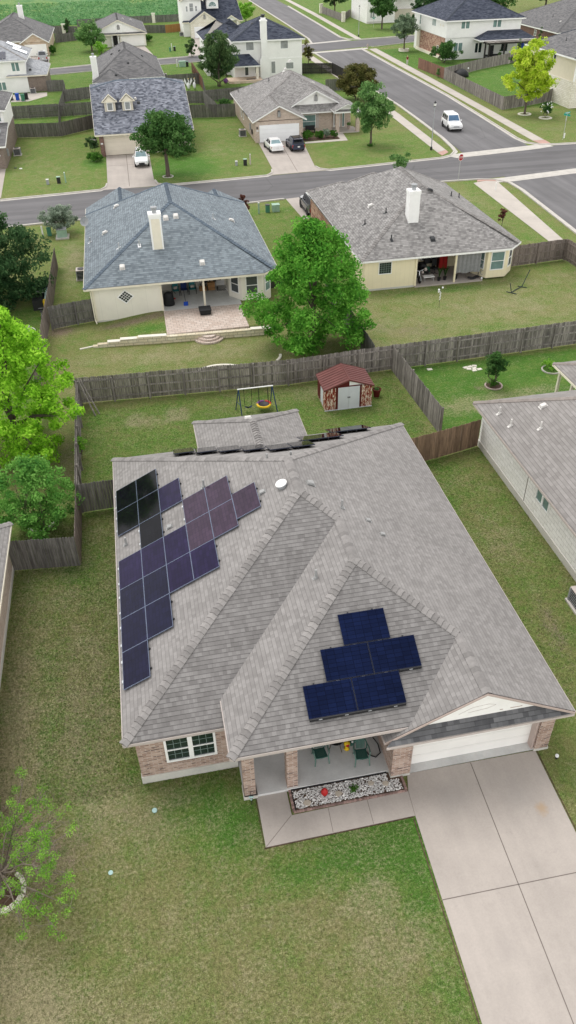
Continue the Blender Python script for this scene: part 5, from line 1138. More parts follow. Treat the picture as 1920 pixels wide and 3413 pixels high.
H15 = House('pergola_house', 'white two storey house with brick panelled side and a pergola patio, upper right', 'house', (76, 184, 0))
x0, x1, y0, y1, z = 67.2, 84.6, 175.7, 197.5, 7.1; F_, C_, E_, G_ = hip(x0, y0, x1, y1, z, .46, '', 'y'); H15.roof(F_, M['roof_dark']); rf15 = H15.last; H15.fascia(E_, M['trim_white'], .25); H15.caps(C_, M['cap_dark'], .5, .2)
H15.wall([(67.8, 176.4), (84, 176.4), (84, 197), (67.8, 197)], 3.95, 7.05, M['siding_white']); H15.wall([(68.0, 176.6), (83.8, 176.6), (83.8, 196.8), (68.0, 196.8)], 0, 3.95, M['siding_white']); H15.box('wall', (67.9, 177.2, .5, 67.99, 192.5, 3.95), M['brick_mix']); H15.box('foundation', (67.6, 177, 0, 68.0, 194.5, .5), M['trim_cream']); H15.box('corner_board', (67.7, 192.5, .5, 68.0, 194.3, 3.95), M['siding_beige'])
for x in (71.8, 78.7): H15.window((x, 176.4, 5.45), (0, -1), 1.9, 1.55, rail=False, split=2, glass='teal_glass', fw=.09)
H15.window((70.7, 176.6, 1.5), (0, -1), 2.0, 1.6, rail=False, split=2, glass='teal_glass', fw=.09)
for x in (75.2, 81.0): H15.window((x, 176.6, 1.0), (0, -1), 1.6, 1.9, rail=False, split=2, glass='dark_glass', fw=.09)
H15.window((67.8, 184, 5.4), (-1, 0), 2.2, 1.5, rail=False, split=3, glass='teal_glass', fw=.09); H15.window((67.8, 192.8, 4.9), (-1, 0), 1.0, 2.0, glass='teal_glass', fw=.09); H15.window((67.9, 181, 1.2), (-1, 0), 1.0, 1.0, glass='dark_glass'); H15.door((78.2, 176.6, .1), (0, -1), 1.0, 2.2, 'black')
for y in (178.5, 180): H15.part('wall_disc', MB().lathe([(.001, 0), (.22, 0), (.22, .04), (.001, .04)], (0, 0, 0), 12), M['trim_cream']).matrix_local = Matrix.Translation((67.74 - 76, y - 184, 6.0)) @ Matrix.Rotation(R(90), 4, 'Y') @ Matrix.Translation((76, 184, 0))
H15.roof([[(73.9, 172.6, 3.75), (86, 172.6, 3.75), (84, 176.38, 5.0), (76.8, 176.38, 5.0)], [(73.9, 176.38, 3.75), (73.9, 172.6, 3.75), (76.8, 176.38, 5.0)]], M['roof_dark'], name='patio_roof'); H15.fascia([((73.9, 172.6, 3.75), (86, 172.6, 3.75), (0, -1)), ((73.9, 176.38, 3.75), (73.9, 172.6, 3.75), (-1, 0))], M['trim_white'], .25); H15.last = rf15
pg = thing('pergola', 'dark timber pergola with a slatted top in front of the white two storey house', 'pergola', (80, 171.5, 0))
mb = MB(); 
for i in range(30): mb.box(74.6 + i * .36, 169.9, 3.52, 74.82 + i * .36, 172.5, 3.6)
obj('slats', mb, M['fence_grey'], pg)
for y in (170.2, 172.3): obj('beam', MB().box(74.4, y - .1, 3.25, 85.4, y + .1, 3.52), M['fence_black'], pg)
for x in (74.9, 78.2, 81.5, 84.9): obj('post', MB().box(x - .13, 170.1, 0, x + .13, 170.36, 3.25), M['fence_black'], pg)
for x in (74.9, 84.9): obj('post', MB().box(x - .13, 172.1, 0, x + .13, 172.36, 3.25), M['fence_black'], pg)

H16 = House('brick_far_house', 'single storey red brick house with a broad grey roof behind the pergola house, top right', 'house', (108, 200, 0))
F_, C_, E_, G_ = hip(96.6, 184.3, 124, 214, 3.0, .42, '', 'y'); H16.roof(F_, M['roof_far_grey']); H16.fascia(E_, M['trim_white'], .25); H16.caps(C_, M['cap_far'], .5, .2); H16.wall([(97.2, 185), (123, 185), (123, 213), (97.2, 213)], 0, 2.95, M['brick_red']); H16.window((97.2, 196, 1.2), (-1, 0), 1.2, 1.2, glass='grey_glass'); H16.vent((101, 196, 4.85), 'pipe', 'vent_dark', .42, (-1, 0)); H16.vent((100, 190, 4.4), 'turtle', 'vent_white', .42, (-1, 0))
for x in (100.2, 103.4): H16.window((x, 185, .6), (0, -1), 2.0, 2.0, rail=False, glass='dark_glass', split=2)
H17 = House('cream_stone_house', 'two storey cream house with white stone base beside the yellow-green tree, right edge', 'house', (76, 132, 0))
F_, C_, E_, G_ = hip(68.6, 123.7, 85, 141.4, 6.95, .42, '', 'y'); H17.roof(F_, M['roof_far_grey']); rf17 = H17.last; H17.fascia(E_, M['trim_white'], .25); H17.caps(C_, M['cap_dark'], .5, .2)
H17.wall([(69.3, 124.4), (84.4, 124.4), (84.4, 140.8), (69.3, 140.8)], 3.7, 6.9, M['stucco']); H17.wall([(69.22, 124.32), (84.5, 124.32), (84.5, 140.9), (69.22, 140.9)], 0, 3.7, M['limestone_cream']); H17.window((69.3, 132, 5.3), (-1, 0), 1.9, 1.55, rail=False, split=2, glass='dark_glass', fw=.08); H17.window((71.4, 124.32, .9), (0, -1), 1.6, 2.0, glass='dark_glass'); H17.vent((71.5, 133, 8.2), 'pipe', 'vent_dark', .42, (-1, 0))
H17.box('corner_trim', (69.2, 124.28, 3.7, 69.5, 124.44, 6.8), M['trim_white'])
H18 = House('white_box_house', 'tall white stone house cut off by the top edge, behind the corner street lamp', 'house', (79, 254, 0))
H18.wall([(70.5, 245), (78.5, 245), (78.5, 249), (88, 249), (88, 262), (70.5, 262)], 0, 6.6, M['limestone']); F_, C_, E_, G_ = hip(69.9, 244.4, 88.6, 262.6, 6.6, .42, '', 'x'); H18.roof(F_, M['roof_far_grey']); H18.window((72.0, 245, 1.3), (0, -1), 1.3, 2.4, rail=False, split=2, glass='grey_glass'); H18.box('foundation', (70.4, 244.9, 0, 75, 245, .5), M['found']); H18.window((79.8, 249, 1.0), (0, -1), 1.4, 1.5, glass='grey_glass')
H18.box('wall', (79, 247.6, 0, 88.1, 248.98, 2.8), M['siding_beige'])
# ================================================================== fences
def fence(label, pts, m, side=None, h=1.85, group=None, bw=.145, post_step=2.4, name='wooden_fence', top=None, boards_lo=0.05, jit=.03, rails=(.35, .98, 1.6)):
    """boarded run through pts; side=+1/-1 puts rails and posts on the left/right of the travel direction (None: rails hidden)"""
    c = Vector((sum(p[0] for p in pts) / len(pts), sum(p[1] for p in pts) / len(pts), 0))
    f = thing(name, label, 'fence', c, group); mb = MB()
    for (a, b) in zip(pts[:-1], pts[1:]):
        A, Bv = Vector(a), Vector(b); d = Bv - A; L = d.length; d.normalize(); n = Vector((-d.y, d.x)); cnt = max(1, int(L / bw))
        for i in range(cnt):
            s0, s1 = L * i / cnt + .006, L * (i + 1) / cnt - .006; hh = h + random.uniform(-jit, jit); off = random.uniform(-.008, .008)
            p, q = A + d * s0 + n * off, A + d * s1 + n * off; z0 = gz(p.x, p.y) + boards_lo; t = n * .011
            v = [(*(p - t), z0), (*(q - t), z0), (*(q + t), z0), (*(p + t), z0), (*(p - t), z0 + hh - .05), (*(q - t), z0 + hh - .05), (*(q + t), z0 + hh - .05), (*(p + t), z0 + hh - .05)]
            mid = [(*((p * .78 + q * .22) - t), z0 + hh), (*((p * .22 + q * .78) - t), z0 + hh), (*((p * .22 + q * .78) + t), z0 + hh), (*((p * .78 + q * .22) + t), z0 + hh)]
            mb.raw(v + mid, [(0, 1, 5, 4), (1, 2, 6, 5), (2, 3, 7, 6), (3, 0, 4, 7), (4, 5, 9, 8), (6, 7, 11, 10), (5, 6, 10, 9), (7, 4, 8, 11), (8, 9, 10, 11)])
    obj('boards', mb, m, f, uv=False)
    if side:
        for (a, b) in zip(pts[:-1], pts[1:]):
            A, Bv = Vector(a), Vector(b); d = Bv - A; L = d.length; d.normalize(); n = Vector((-d.y, d.x)) * side
            for z in rails:
                rb = MB(); z0 = gz(A.x, A.y); nb = max(1, round(L / post_step))
                for i in range(nb):
                    p, q = A + d * (L * i / nb) + n * .02, A + d * (L * (i + 1) / nb) + n * .02; dz0, dz1 = random.uniform(-.02, .02), random.uniform(-.02, .02)
                    e = n * .05; w_ = .045
                    v = [(*p, z0 + z - w_ + dz0), (*q, z0 + z - w_ + dz1), (*(q + e), z0 + z - w_ + dz1), (*(p + e), z0 + z - w_ + dz0), (*p, z0 + z + w_ + dz0), (*q, z0 + z + w_ + dz1), (*(q + e), z0 + z + w_ + dz1), (*(p + e), z0 + z + w_ + dz0)]
                    rb.raw(v, [(3, 2, 1, 0), (4, 5, 6, 7), (0, 1, 5, 4), (1, 2, 6, 5), (2, 3, 7, 6), (3, 0, 4, 7)])
                obj('rail', rb, m, f, uv=False)
            nb = max(1, round(L / post_step)); ang = math.atan2(d.y, d.x)
            for i in range(nb + 1):
                p = A + d * (L * i / nb) + n * .085; r = .052; z0 = gz(p.x, p.y)
                obj('post', MB().box(p.x - r, p.y - r, z0 - .05, p.x + r, p.y + r, z0 + h + random.uniform(-.08, .06), rot=ang + random.uniform(-.03, .03)), m, f, uv=False)
    return f
FG = M['fence_grey']
fence('long weathered grey board fence across the back yards, behind the red shed and swing set', [(-5.3, 46.9), (8.7, 46.25), (16.2, 46.75)], FG, -1)
fence('weathered grey fence continuing right, between the yellow house lawn and the deep green yard', [(16.2, 46.75), (23.5, 47.1), (31, 47.5), (41, 48.1)], FG, -1)
fence('weathered grey fence dividing the two back yards to the right of the red shed', [(16.15, 46.6), (16.3, 43), (16.5, 38.05)], FG, 1, rails=(.3, .95, 1.6))
fence('reddish brown stained board fence between the solar house and the white stone house', [(13.0, 35.0), (15.4, 35.5), (18.25, 36.2)], M['fence_brown'], None, jit=.02)
fence('weathered fence along the left side of the back yard beside the lime green tree', [(-5.2, 46.6), (-5.15, 41), (-5.05, 34.8)], FG, 1)
fence('short dark fence joining the left corner of the solar house', [(-5.0, 34.75), (-2.6, 34.85)], M['fence_dark'], None)
fence('dark leaning fence below the left neighbour\'s round green tree', [(-8.25, 30.7), (-5.0, 30.35)], M['fence_dark'], None)
fence('brown-grey fence side running back from the left neighbour\'s garden corner', [(-4.98, 30.4), (-5.0, 34.6)], M['fence_mid'], None)
fence('fence between the left garden with the white chair and the blue roofed house', [(-7.6, 73), (-7.7, 63.7), (-7.9, 56), (-7.95, 48.2)], M['fence_mid'], None)
fence('short fence with a gate beside the front left corner of the blue roofed house', [(-7.55, 59.2), (-5.6, 59.75), (-4.25, 60.0)], M['fence_dark'], -1, post_step=1.7)
fence('hidden fence between the blue and the yellow house, seen by the big maple', [(14.95, 47), (14.9, 53), (14.8, 61)], M['fence_dark'], None)
fence('dark fence panel between the blue roofed house and the big maple', [(10.4, 63.2), (13.2, 63.6), (14.8, 63.8)], M['fence_black'], None)
fence('brown fence joining the right side of the yellow house', [(32.0, 63.0), (34.8, 63.3), (37.7, 63.6)], M['fence_mid'], -1)
fence('brown fence running down the far right of the yellow house lawn', [(37.7, 63.5), (38.2, 57), (39.5, 48.2)], M['fence_mid'], -1)
GD = 'dark fences between the gardens across the street'
FD = M['fence_dark']
fence('dark fence in front of the left brick house, nearest of the left group', [(-15.3, 128.2), (-9.1, 127.3)], FD, None)
fence('dark fence in front of the dormer house\'s left side', [(-9.1, 127.3), (-6.8, 129.2), (-4.0, 131.6)], FD, None)
fence('dark divider fence between the two left garden strips', [(-9.1, 127.5), (-9.6, 141.6)], FD, None)
fence('long dark fence behind the left brick house, rails showing', [(-19, 141.9), (-9.7, 141.9)], FD, -1)
fence('dark fence left of the dormer house, rails showing, second row', [(-9.6, 141.7), (-3.5, 142.0)], FD, -1)
fence('dark fence dividing the gardens beside the small green lawn', [(-9.6, 142), (-9.3, 153), (-9.2, 160.6), (-9.6, 164.6)], FD, None)
fence('dark fence joining the brick wing of the solar white house', [(-12.6, 165), (-9.6, 164.7)], FD, -1)
fence('dark fence in front of the plain grey roofed house, rails showing', [(-9.2, 154.2), (-4.2, 156.2)], FD, -1)
fence('dark fence between the dormer house and the gable house', [(9.0, 134.9), (13, 134), (17.6, 133.4)], FD, None)
fence('dark back fence with rails behind the dormer house', [(9.2, 147.2), (14.0, 145.6)], FD, -1)
fence('leaning divider fence between the gardens behind the gable house', [(13.9, 145.6), (14.4, 139), (14.8, 134.2)], FD, None)
fence('dark fence behind the two white bird figures', [(8.6, 163.6), (15.2, 164.2)], FD, None)
fence('thin garden fence running back from the bird figures to the street', [(15.2, 158.4), (15.2, 178)], M['fence_red'], 1)
fence('dark side fence by the bird figures', [(14.4, 146), (15.2, 158.2)], FD, None)
fence('dark back fence behind the gable house, under the dark tree', [(14.4, 146.2), (18.4, 147), (25, 148.6)], FD, -1)
fence('near black fence right of the white siding house, rails showing', [(35.6, 169.2), (41.6, 167.6)], M['fence_black'], -1)
fence('near black fence along the side street beside the white siding house', [(41.6, 167.5), (42.2, 156), (42.0, 146)], M['fence_black'], 1)
fence('dark fence behind the bronze bush', [(36.0, 150), (42.0, 149.5)], FD, None)
fence('cedar brown fence along the pavement below the dark bush', [(59.4, 168.4), (59.9, 155.2)], M['fence_red'], None)
fence('grey fence along the pavement beside the lawn with the black cover', [(59.9, 155.1), (59.3, 140), (58.9, 126.1)], FG, None)
fence('grey fence running right below the yellow-green tree', [(58.9, 126.1), (64, 128), (69.2, 130.2)], FG, None)
fence('grey fence between the pergola house and the cream stone house lawn', [(59.9, 155.2), (70, 162.8), (84, 171.5)], FG, None)
fence('dark back fence behind the pickup house garden', [(-15.2, 254.2), (-8.5, 250.6)], FD, None); fence('dark front fence across the pickup house garden', [(-13.9, 234.6), (-7.4, 238.5), (-4.5, 239)], FD, None)
fence('dark back fence along the crop field left of the white stone house', [(8.9, 246.6), (14.6, 244.8)], FD, None); fence('dark far fence along the crop field, furthest back', [(-9, 268), (9, 270.6), (21.4, 271)], FD, None)
fence('new orange cedar fence panel beside the white two storey stone house', [(14.6, 244.6), (19.4, 246.8)], M['fence_orange'], None)
fence('grey fence with a white stone end pillar by the top corner lawn', [(65.0, 276), (65.4, 252.4)], FG, None); fence('grey fence joining the tall white stone house', [(65.6, 252.8), (71.0, 264.4)], FG, None)
for lab, x, y in (('pale stone fence pillar at the end of the corner fence', 65.5, 251.8), ('pale stone fence pillar at the far end of the corner fence', 64.9, 277), ('pale stone pillar in the dark fence by the cone shaped tree', -12.2, 252.4), ('pale stone pillar in the far fence left of the orange panel', 13.0, 270.8)):
    tag(obj('stone_pillar', MB().box(x - .45, y - .45, 0, x + .45, y + .45, 2.3).box(x - .55, y - .55, 2.3, x + .55, y + .55, 2.42), M['limestone_cream'], loc=(x, y, 0)), lab, 'pillar')
pl = thing('leaning_boards', 'two loose grey boards leaning on the back fence corner near the lime green tree', 'boards', (-4.4, 45.5, 0))
for a, b in (((-4.25, 45.0, .03), (-5.1, 46.8, 1.9)), ((-4.0, 45.2, .03), (-4.95, 46.75, 1.85))):
    A, Bv = Vector(a), Vector(b); mb = MB(); mb.tube([a, b], .045, 4); obj('plank', mb, FG, pl)

# ================================================================== trees and shrubs
def leaf_cloud(centers, radii, n, size, flat=.35, up=.4):
    """n leaf-sized rhombs scattered round cluster centres"""
    ci = RNG.integers(0, len(centers), n); c = centers[ci]; r = radii[ci][:, None]
    d = RNG.normal(size=(n, 3)); d /= np.linalg.norm(d, axis=1)[:, None]; rad = RNG.random((n, 1)) ** .45
    p = c + d * rad * r * np.array([1, 1, .72])
    nrm = d * .6 + RNG.normal(size=(n, 3)) * .55 + np.array([0, 0, up]); nrm /= np.linalg.norm(nrm, axis=1)[:, None]
    a = np.cross(nrm, RNG.normal(size=(n, 3))); a /= np.linalg.norm(a, axis=1)[:, None]; b = np.cross(nrm, a)
    s = size * RNG.uniform(.6, 1.3, (n, 1)); w = s * RNG.uniform(.42, .62, (n, 1))
    v = np.stack([p - a * s, p - b * w, p + a * s, p + b * w], 1)
    v = v[p[:, 2] > .05]
    return v.reshape(-1, 3)
def foliage(name, co, m, parent, loc):
    me = bpy.data.meshes.new(name); fast_mesh(me, co - np.array(loc), np.arange(len(co)).reshape(-1, 4)); me.materials.append(m)
    o = bpy.data.objects.new(name, me); COL.objects.link(o); o.parent = parent; return o
def tree(name, label, x, y, h, w, m, n=5000, leaf=.13, base=.25, trunk=.16, clusters=70, cr=.18, shape='round', group=None, cat='tree', bark='bark', trunks=1, asym=.12, core=.6, dens=1.0, lean=(0, 0)):
    z0 = gz(x, y); t = thing(name, label, cat, (x, y, z0), group)
    zb = h * base; ch = h - zb; cc = np.array([x + lean[0], y + lean[1], z0 + zb + ch * .5])
    pts = []
    while len(pts) < clusters:
        d = RNG.normal(size=3); d /= np.linalg.norm(d); q = RNG.random() ** core * 1.0; p = d * q
        u = (p[2] + 1) / 2
        if shape == 'full':
            u = RNG.random(); rr = min(1, (u + .06) / .22) ** .5 * max(0, 1 - (max(0, u - .28) / .76) ** 1.9) ** .75; f_ = RNG.random() ** core; a_ = RNG.uniform(0, 6.283); p = np.array([rr * f_ * math.cos(a_), rr * f_ * math.sin(a_), (2 * u - 1)])
        if shape == 'cone': k_ = 1.15 * (1 - u) ** .8 + .12
        elif shape == 'egg': k_ = (1 - .55 * max(0, u - .35)) * (.72 + .28 * min(1, u / .35))
        elif shape == 'dome': k_ = 1.0 if u < .55 else 1 - .35 * (u - .55); p[2] = p[2] * (1 if p[2] > 0 else .75)
        else: k_ = 1
        s = 1 + asym * math.sin(3 * math.atan2(p[1], p[0]) + x) + asym * RNG.normal() * .6
        pts.append([p[0] * k_ * w * .5 * s * .9, p[1] * k_ * w * .5 * s * .9, p[2] * ch * .5 * .93])
    P = np.array(pts) + cc; rad = RNG.uniform(.6, 1.35, clusters) * cr * w
    foliage('crown', leaf_cloud(P, rad, int(n * dens), leaf), m, t, (x, y, z0))
    tb = MB(); fork = z0 + max(zb * 1.0, h * .16)
    for k_ in range(trunks):
        a = 2 * math.pi * k_ / max(1, trunks) + .4; o = (0 if trunks == 1 else .28 * w * .12); bx, by = x + o * math.cos(a), y + o * math.sin(a)
        top = (x + lean[0] * .5 + (0 if trunks == 1 else .2 * w * math.cos(a)), y + lean[1] * .5 + (0 if trunks == 1 else .2 * w * math.sin(a)), fork)
        r = trunk * (1 if trunks == 1 else .62)
        tb.tube([(bx, by, z0 - .05), (bx + RNG.uniform(-.05, .05), by + RNG.uniform(-.05, .05), z0 + (fork - z0) * .5), top, (cc[0], cc[1], cc[2] + ch * .22)], [r * 1.25, r, r * .85, r * .25], 9)
        order = RNG.permutation(clusters)[:max(4, int(12 / trunks))]
        for j in order:
            e = P[j]; st = Vector(top) + (Vector(cc) - Vector(top)) * RNG.uniform(0, .5); md = (st + Vector(e)) * .5 + Vector((RNG.uniform(-.1, .1), RNG.uniform(-.1, .1), .12 * ch * .3))
            tb.tube([tuple(st), tuple(md), tuple(e)], [r * .45, r * .28, r * .08], 6)
    obj('trunk', tb, M[bark], t, uv=False)
    return t
LM = {k_: leafmat('leaf_' + k_, *v) for k_, v in dict(
    lime=((0.066, 0.204, 0.012), (0.264, 0.564, 0.036), (0.504, 0.816, 0.096)), maple=((0.036, 0.143, 0.021), (0.105, 0.318, 0.038), (0.242, 0.535, 0.085)), oak=((0.024, 0.071, 0.020), (0.059, 0.144, 0.037), (0.144, 0.270, 0.085)),
    dark=((0.020, 0.055, 0.023), (0.051, 0.113, 0.043), (0.117, 0.206, 0.088)), yellow=((0.232, 0.384, 0.020), (0.487, 0.664, 0.050), (0.663, 0.731, 0.131)), olive=((0.070, 0.116, 0.070), (0.171, 0.240, 0.147), (0.310, 0.404, 0.265)),
    silver=((0.101, 0.142, 0.101), (0.230, 0.297, 0.223), (0.432, 0.499, 0.392)), bronze=((.045, .055, .015), (.125, .135, .045), (.23, .20, .075)), myrtle=((0.055, 0.173, 0.036), (0.136, 0.328, 0.063), (0.274, 0.529, 0.128)),
    elm=((0.053, 0.131, 0.039), (0.131, 0.264, 0.079), (0.264, 0.439, 0.157)), fresh=((0.095, 0.257, 0.027), (0.216, 0.459, 0.054), (0.378, 0.648, 0.108)), box=((0.027, 0.101, 0.016), (0.068, 0.176, 0.030), (0.135, 0.284, 0.054)), brown=((0.068, 0.027, 0.024), (0.149, 0.061, 0.047), (0.216, 0.108, 0.081)), conifer=((0.034, 0.076, 0.030), (0.085, 0.151, 0.059), (0.169, 0.254, 0.101)), palm=((.02, .06, .018), (.045, .11, .03), (.09, .18, .05))).items()}
tree('maple_tree', 'large bright green maple between the blue and yellow houses, by the back fence', 11.6, 51.2, 9.3, 9.0, LM['maple'], 44000, .115, .02, .16, 230, .075, 'full', asym=.12, core=.5)
tree('lime_tree', 'tall lime green tree filling the left edge beside the back yard', -8.75, 42.0, 9.2, 8.8, LM['lime'], 40000, .105, .02, .2, 230, .066, 'full', asym=.12, core=.42)
tree('round_tree', 'rounded mid green tree with pinkish tips below the lime green tree', -7.05, 33.7, 4.4, 4.7, LM['myrtle'], 13000, .08, .10, .09, 110, .09, 'full', trunks=4, core=.42)
tree('dark_oak', 'dark green oak in shade at the left edge across the garden fence', -12.2, 65.0, 8.2, 10.2, LM['dark'], 30000, .14, .02, .25, 210, .085, 'full', asym=.10, core=.46)
tree('oak_tree', 'dark round live oak with a bare trunk in front of the dormer house', 4.6, 101.4, 7.3, 8.0, LM['oak'], 15000, .17, .30, .24, 140, .10, 'dome', trunks=1, asym=.10, core=.42)
tree('elm_tree', 'loose green young tree on the corner lawn beside the gable house', 32.7, 109.6, 7.9, 6.6, LM['elm'], 11000, .16, .18, .15, 100, .095, 'egg', asym=.16, core=.5)
tree('bronze_bush', 'bronze and olive rounded bush-like tree at the side street kerb', 39.3, 141.0, 5.5, 7.6, LM['bronze'], 15000, .16, .0, .15, 150, .085, 'dome', trunks=4, core=.35, asym=.07)
tree('yellow_tree', 'bright yellow-green tree in a white stone ring beside the cream stone house', 60.9, 122.3, 10.5, 8.2, LM['yellow'], 16000, .19, .15, .16, 120, .088, 'egg', asym=.16, core=.5)
tree('garden_tree', 'dark grey-green multi-stemmed tree behind the fences, in front of the white siding house', 18.5, 160.8, 8.9, 8.8, LM['conifer'], 14000, .20, .14, .2, 120, .10, 'egg', trunks=3, asym=.1, core=.45)
tree('small_tree', 'small brownish evergreen left of the dark multi-stemmed tree', 17.2, 199.5, 3.6, 2.9, LM['conifer'], 1500, .18, .05, .08, 30, .14, 'round')
tree('small_tree', 'slim sparse tree at the right corner of the white siding house', 39.8, 181.3, 4.6, 2.8, LM['bronze'], 1400, .16, .05, .08, 34, .13, 'egg')
tree('round_bush', 'broad dark round bush-tree in front of the small white gable house', -4.8, 216.0, 6.3, 8.2, LM['elm'], 6000, .22, .06, .2, 90, .09, 'dome', core=.4, asym=.06)
tree('cone_tree', 'cone shaped evergreen beside the dark back fence near the crop field', -11.1, 252.2, 4.2, 2.6, LM['conifer'], 1300, .2, .03, .1, 36, .14, 'cone')
tree('shrub', 'fresh green shrub beside the white chimney of the plain grey roofed house', -2.6, 211.0, 2.7, 3.0, LM['fresh'], 1200, .18, .05, .07, 30, .14, 'round', cat='shrub')
tree('street_tree', 'bright green leafy tree between the limestone house and the side road', 39.0, 262, 5.0, 6.2, LM['fresh'], 3500, .24, .12, .14, 55, .11, 'round')
tree('corner_tree', 'dark round street tree behind the green street name sign at the top', 70.9, 231.8, 8.2, 8.2, LM['oak'], 7500, .24, .28, .2, 100, .095, 'dome', core=.45)
tree('olive_tree', 'grey-green tree in a stone ring on the lawn beside the man', 64.1, 192.0, 7.6, 6.2, LM['olive'], 6500, .19, .26, .16, 80, .10, 'egg', asym=.13)
tree('dark_bush', 'dark sprawling bush behind the cedar fence by the pergola house', 66.6, 173.2, 4.2, 6.8, LM['oak'], 5500, .17, .05, .14, 85, .09, 'dome', trunks=3, core=.5, asym=.2)
tree('gap_tree', 'dark tree in the gap beside the pergola house\'s left wall', 80.5, 230.0, 9.0, 6.0, LM['dark'], 4500, .24, .1, .2, 70, .10, 'egg')
for lab, x, y, h, w, mm in (('large dark tree behind the pergola house roof, left one', 110, 250, 9, 15, 'oak'), ('large dark tree behind the far brick house, right one', 132, 262, 11, 18, 'dark'), ('grey-green tree at the top edge above the far brick house', 124, 292, 11, 16, 'elm'), ('dark tree above the pergola house chimney side', 97, 262, 9, 12, 'dark')):
    tree('far_tree', lab, x, y, h, w, LM[mm], 5500, .34, .08, .3, 90, .09, 'dome', group=None)
tree('far_tree', 'dark tree behind the corner fence at the top edge', 68.5, 274, 9, 9, LM['dark'], 4500, .28, .08, .2, 70, .10, 'dome')
tree('far_tree', 'dark bush behind the white stone house beyond the corner tree', 93, 253, 9, 9, LM['dark'], 4000, .28, .08, .2, 70, .10, 'dome')
tree('silver_bush', 'silvery green round bush over the utility boxes by the street kerb', -7.6, 82.6, 2.9, 4.1, LM['silver'], 6500, .10, .08, .06, 90, .09, 'dome', trunks=4, core=.4, cat='bush')
tree('yard_tree', 'small dark tree in a stone edged ring on the deep green lawn', 22.1, 43.0, 2.65, 1.95, LM['oak'], 3400, .075, .24, .06, 45, .12, 'egg', trunks=3)
tree('shrub', 'leggy dark shrub beside the dormer house garage', -4.4, 114.0, 2.6, 2.0, LM['conifer'], 1300, .12, .35, .05, 34, .13, 'round', trunks=3, cat='shrub')
tree('shrub', 'low spreading green shrub at the corner of the dormer house drive', -4.1, 111.2, 1.2, 2.4, LM['box'], 1500, .12, .02, .04, 34, .13, 'dome', cat='shrub')
tree('shrub', 'green sapling top rising behind the yellow house roof', 32.2, 95.5, 2.6, 2.9, LM['elm'], 1500, .12, .1, .05, 34, .13, 'round', cat='shrub')
tree('shrub', 'reddish brown shrub behind the blue roof\'s right end', 11.3, 83.6, 2.3, 1.5, LM['brown'], 800, .12, .1, .05, 26, .14, 'egg', cat='shrub')
tree('shrub', 'small dry brownish sapling right of the yellow house', 36.0, 73.5, 2.0, 1.0, LM['brown'], 450, .10, .15, .03, 18, .16, 'egg', cat='shrub')
for lab, x, y, h, w in (('clipped green bush under the gable house window, leftmost', 25.2, 115.2, 1.25, 1.9), ('clipped green bush under the gable house window, second from left', 26.9, 115.5, 1.1, 1.6), ('clipped green bush beside the gable house porch, rightmost', 29.0, 115.4, 1.15, 1.2)):
    tree('clipped_bush', lab, x, y, h, w, LM['box'], 2600, .075, .02, .05, 60, .10, 'dome', group='clipped bushes under the gable house window', cat='bush', core=.35, asym=.03)
tree('clipped_bush', 'silvery bush between the clipped green ones at the gable house', 28.0, 115.7, 1.3, 1.5, LM['silver'], 1800, .08, .02, .05, 45, .11, 'dome', cat='bush')
tree('flowering_bush', 'dark rose bush dotted with white blooms in a white stone ring', 62.7, 118.9, 2.3, 2.0, LM['oak'], 1600, .11, .1, .05, 40, .12, 'round', cat='bush', trunks=3)
RNG2 = np.random.default_rng(3)
rb_ = [o for o in bpy.data.objects if o.name.startswith('flowering_bush')][0]; mb = MB()
for i in range(22):
    a, zz_ = RNG2.uniform(0, 6.3), RNG2.uniform(.7, 2.2); r_ = .85 * math.sqrt(max(.1, 1 - ((zz_ - 1.3) / 1.1) ** 2)); mb.ball((62.7 + r_ * math.cos(a), 118.9 + r_ * math.sin(a), zz_), .09, 6)
obj('bloom', mb, M['white_flat'], rb_)
for lab, x, y, h in (('narrow cypress left of the pergola posts', 77.0, 169.6, 2.6), ('tall narrow cypress at the middle of the pergola', 81.0, 169.4, 4.4), ('tallest narrow cypress beside the pergola\'s right end', 86.0, 171.0, 6.4)):
    tree('cypress', lab, x, y, h, .9, LM['conifer'], 900, .14, .02, .07, 40, .22, 'egg', cat='cypress', asym=.03)
for lab, x, y, w in (('leafy potted plant under the pergola\'s left end', 75.6, 169.2, 1.5), ('leafy plant clump in front of the pergola\'s middle', 79.2, 169.0, 1.9)):
    tree('patio_plant', lab, x, y, 1.3, w, LM['oak'], 700, .13, .02, .04, 26, .15, 'round', cat='plant')
tree('hedge', 'clipped dark hedge right of the silver pickup', -13.6, 213.5, 2.0, 1.9, LM['box'], 1500, .14, .02, .05, 45, .13, 'dome', cat='hedge'); tree('hedge', 'clipped dark hedge beside the white gable house air conditioner', 9.4, 229.5, 1.5, 2.2, LM['box'], 1000, .16, .02, .05, 30, .13, 'dome', cat='hedge')
tree('shrub', 'dark shrub under the oak by the dormer house wall', 6.5, 111.5, 1.4, 5.0, LM['oak'], 2400, .14, .02, .05, 50, .11, 'dome', cat='shrub')
tree('vine', 'leafy vine climbing the fence by the lime green tree', -5.0, 40.0, 1.9, .9, LM['fresh'], 500, .07, .02, .02, 22, .2, 'round', cat='vine', lean=(0, .2))
tree('vine', 'leafy vine hanging on the cedar fence by the pavement', 59.75, 157.5, 1.9, 1.1, LM['elm'], 500, .11, .02, .02, 20, .2, 'egg', cat='vine')
tree('ground_shrub', 'low leafy plant in the white edged bed by the right patio roof', 26.9, 44.3, .7, 1.3, LM['fresh'], 700, .06, .02, .02, 24, .14, 'dome', cat='plant')
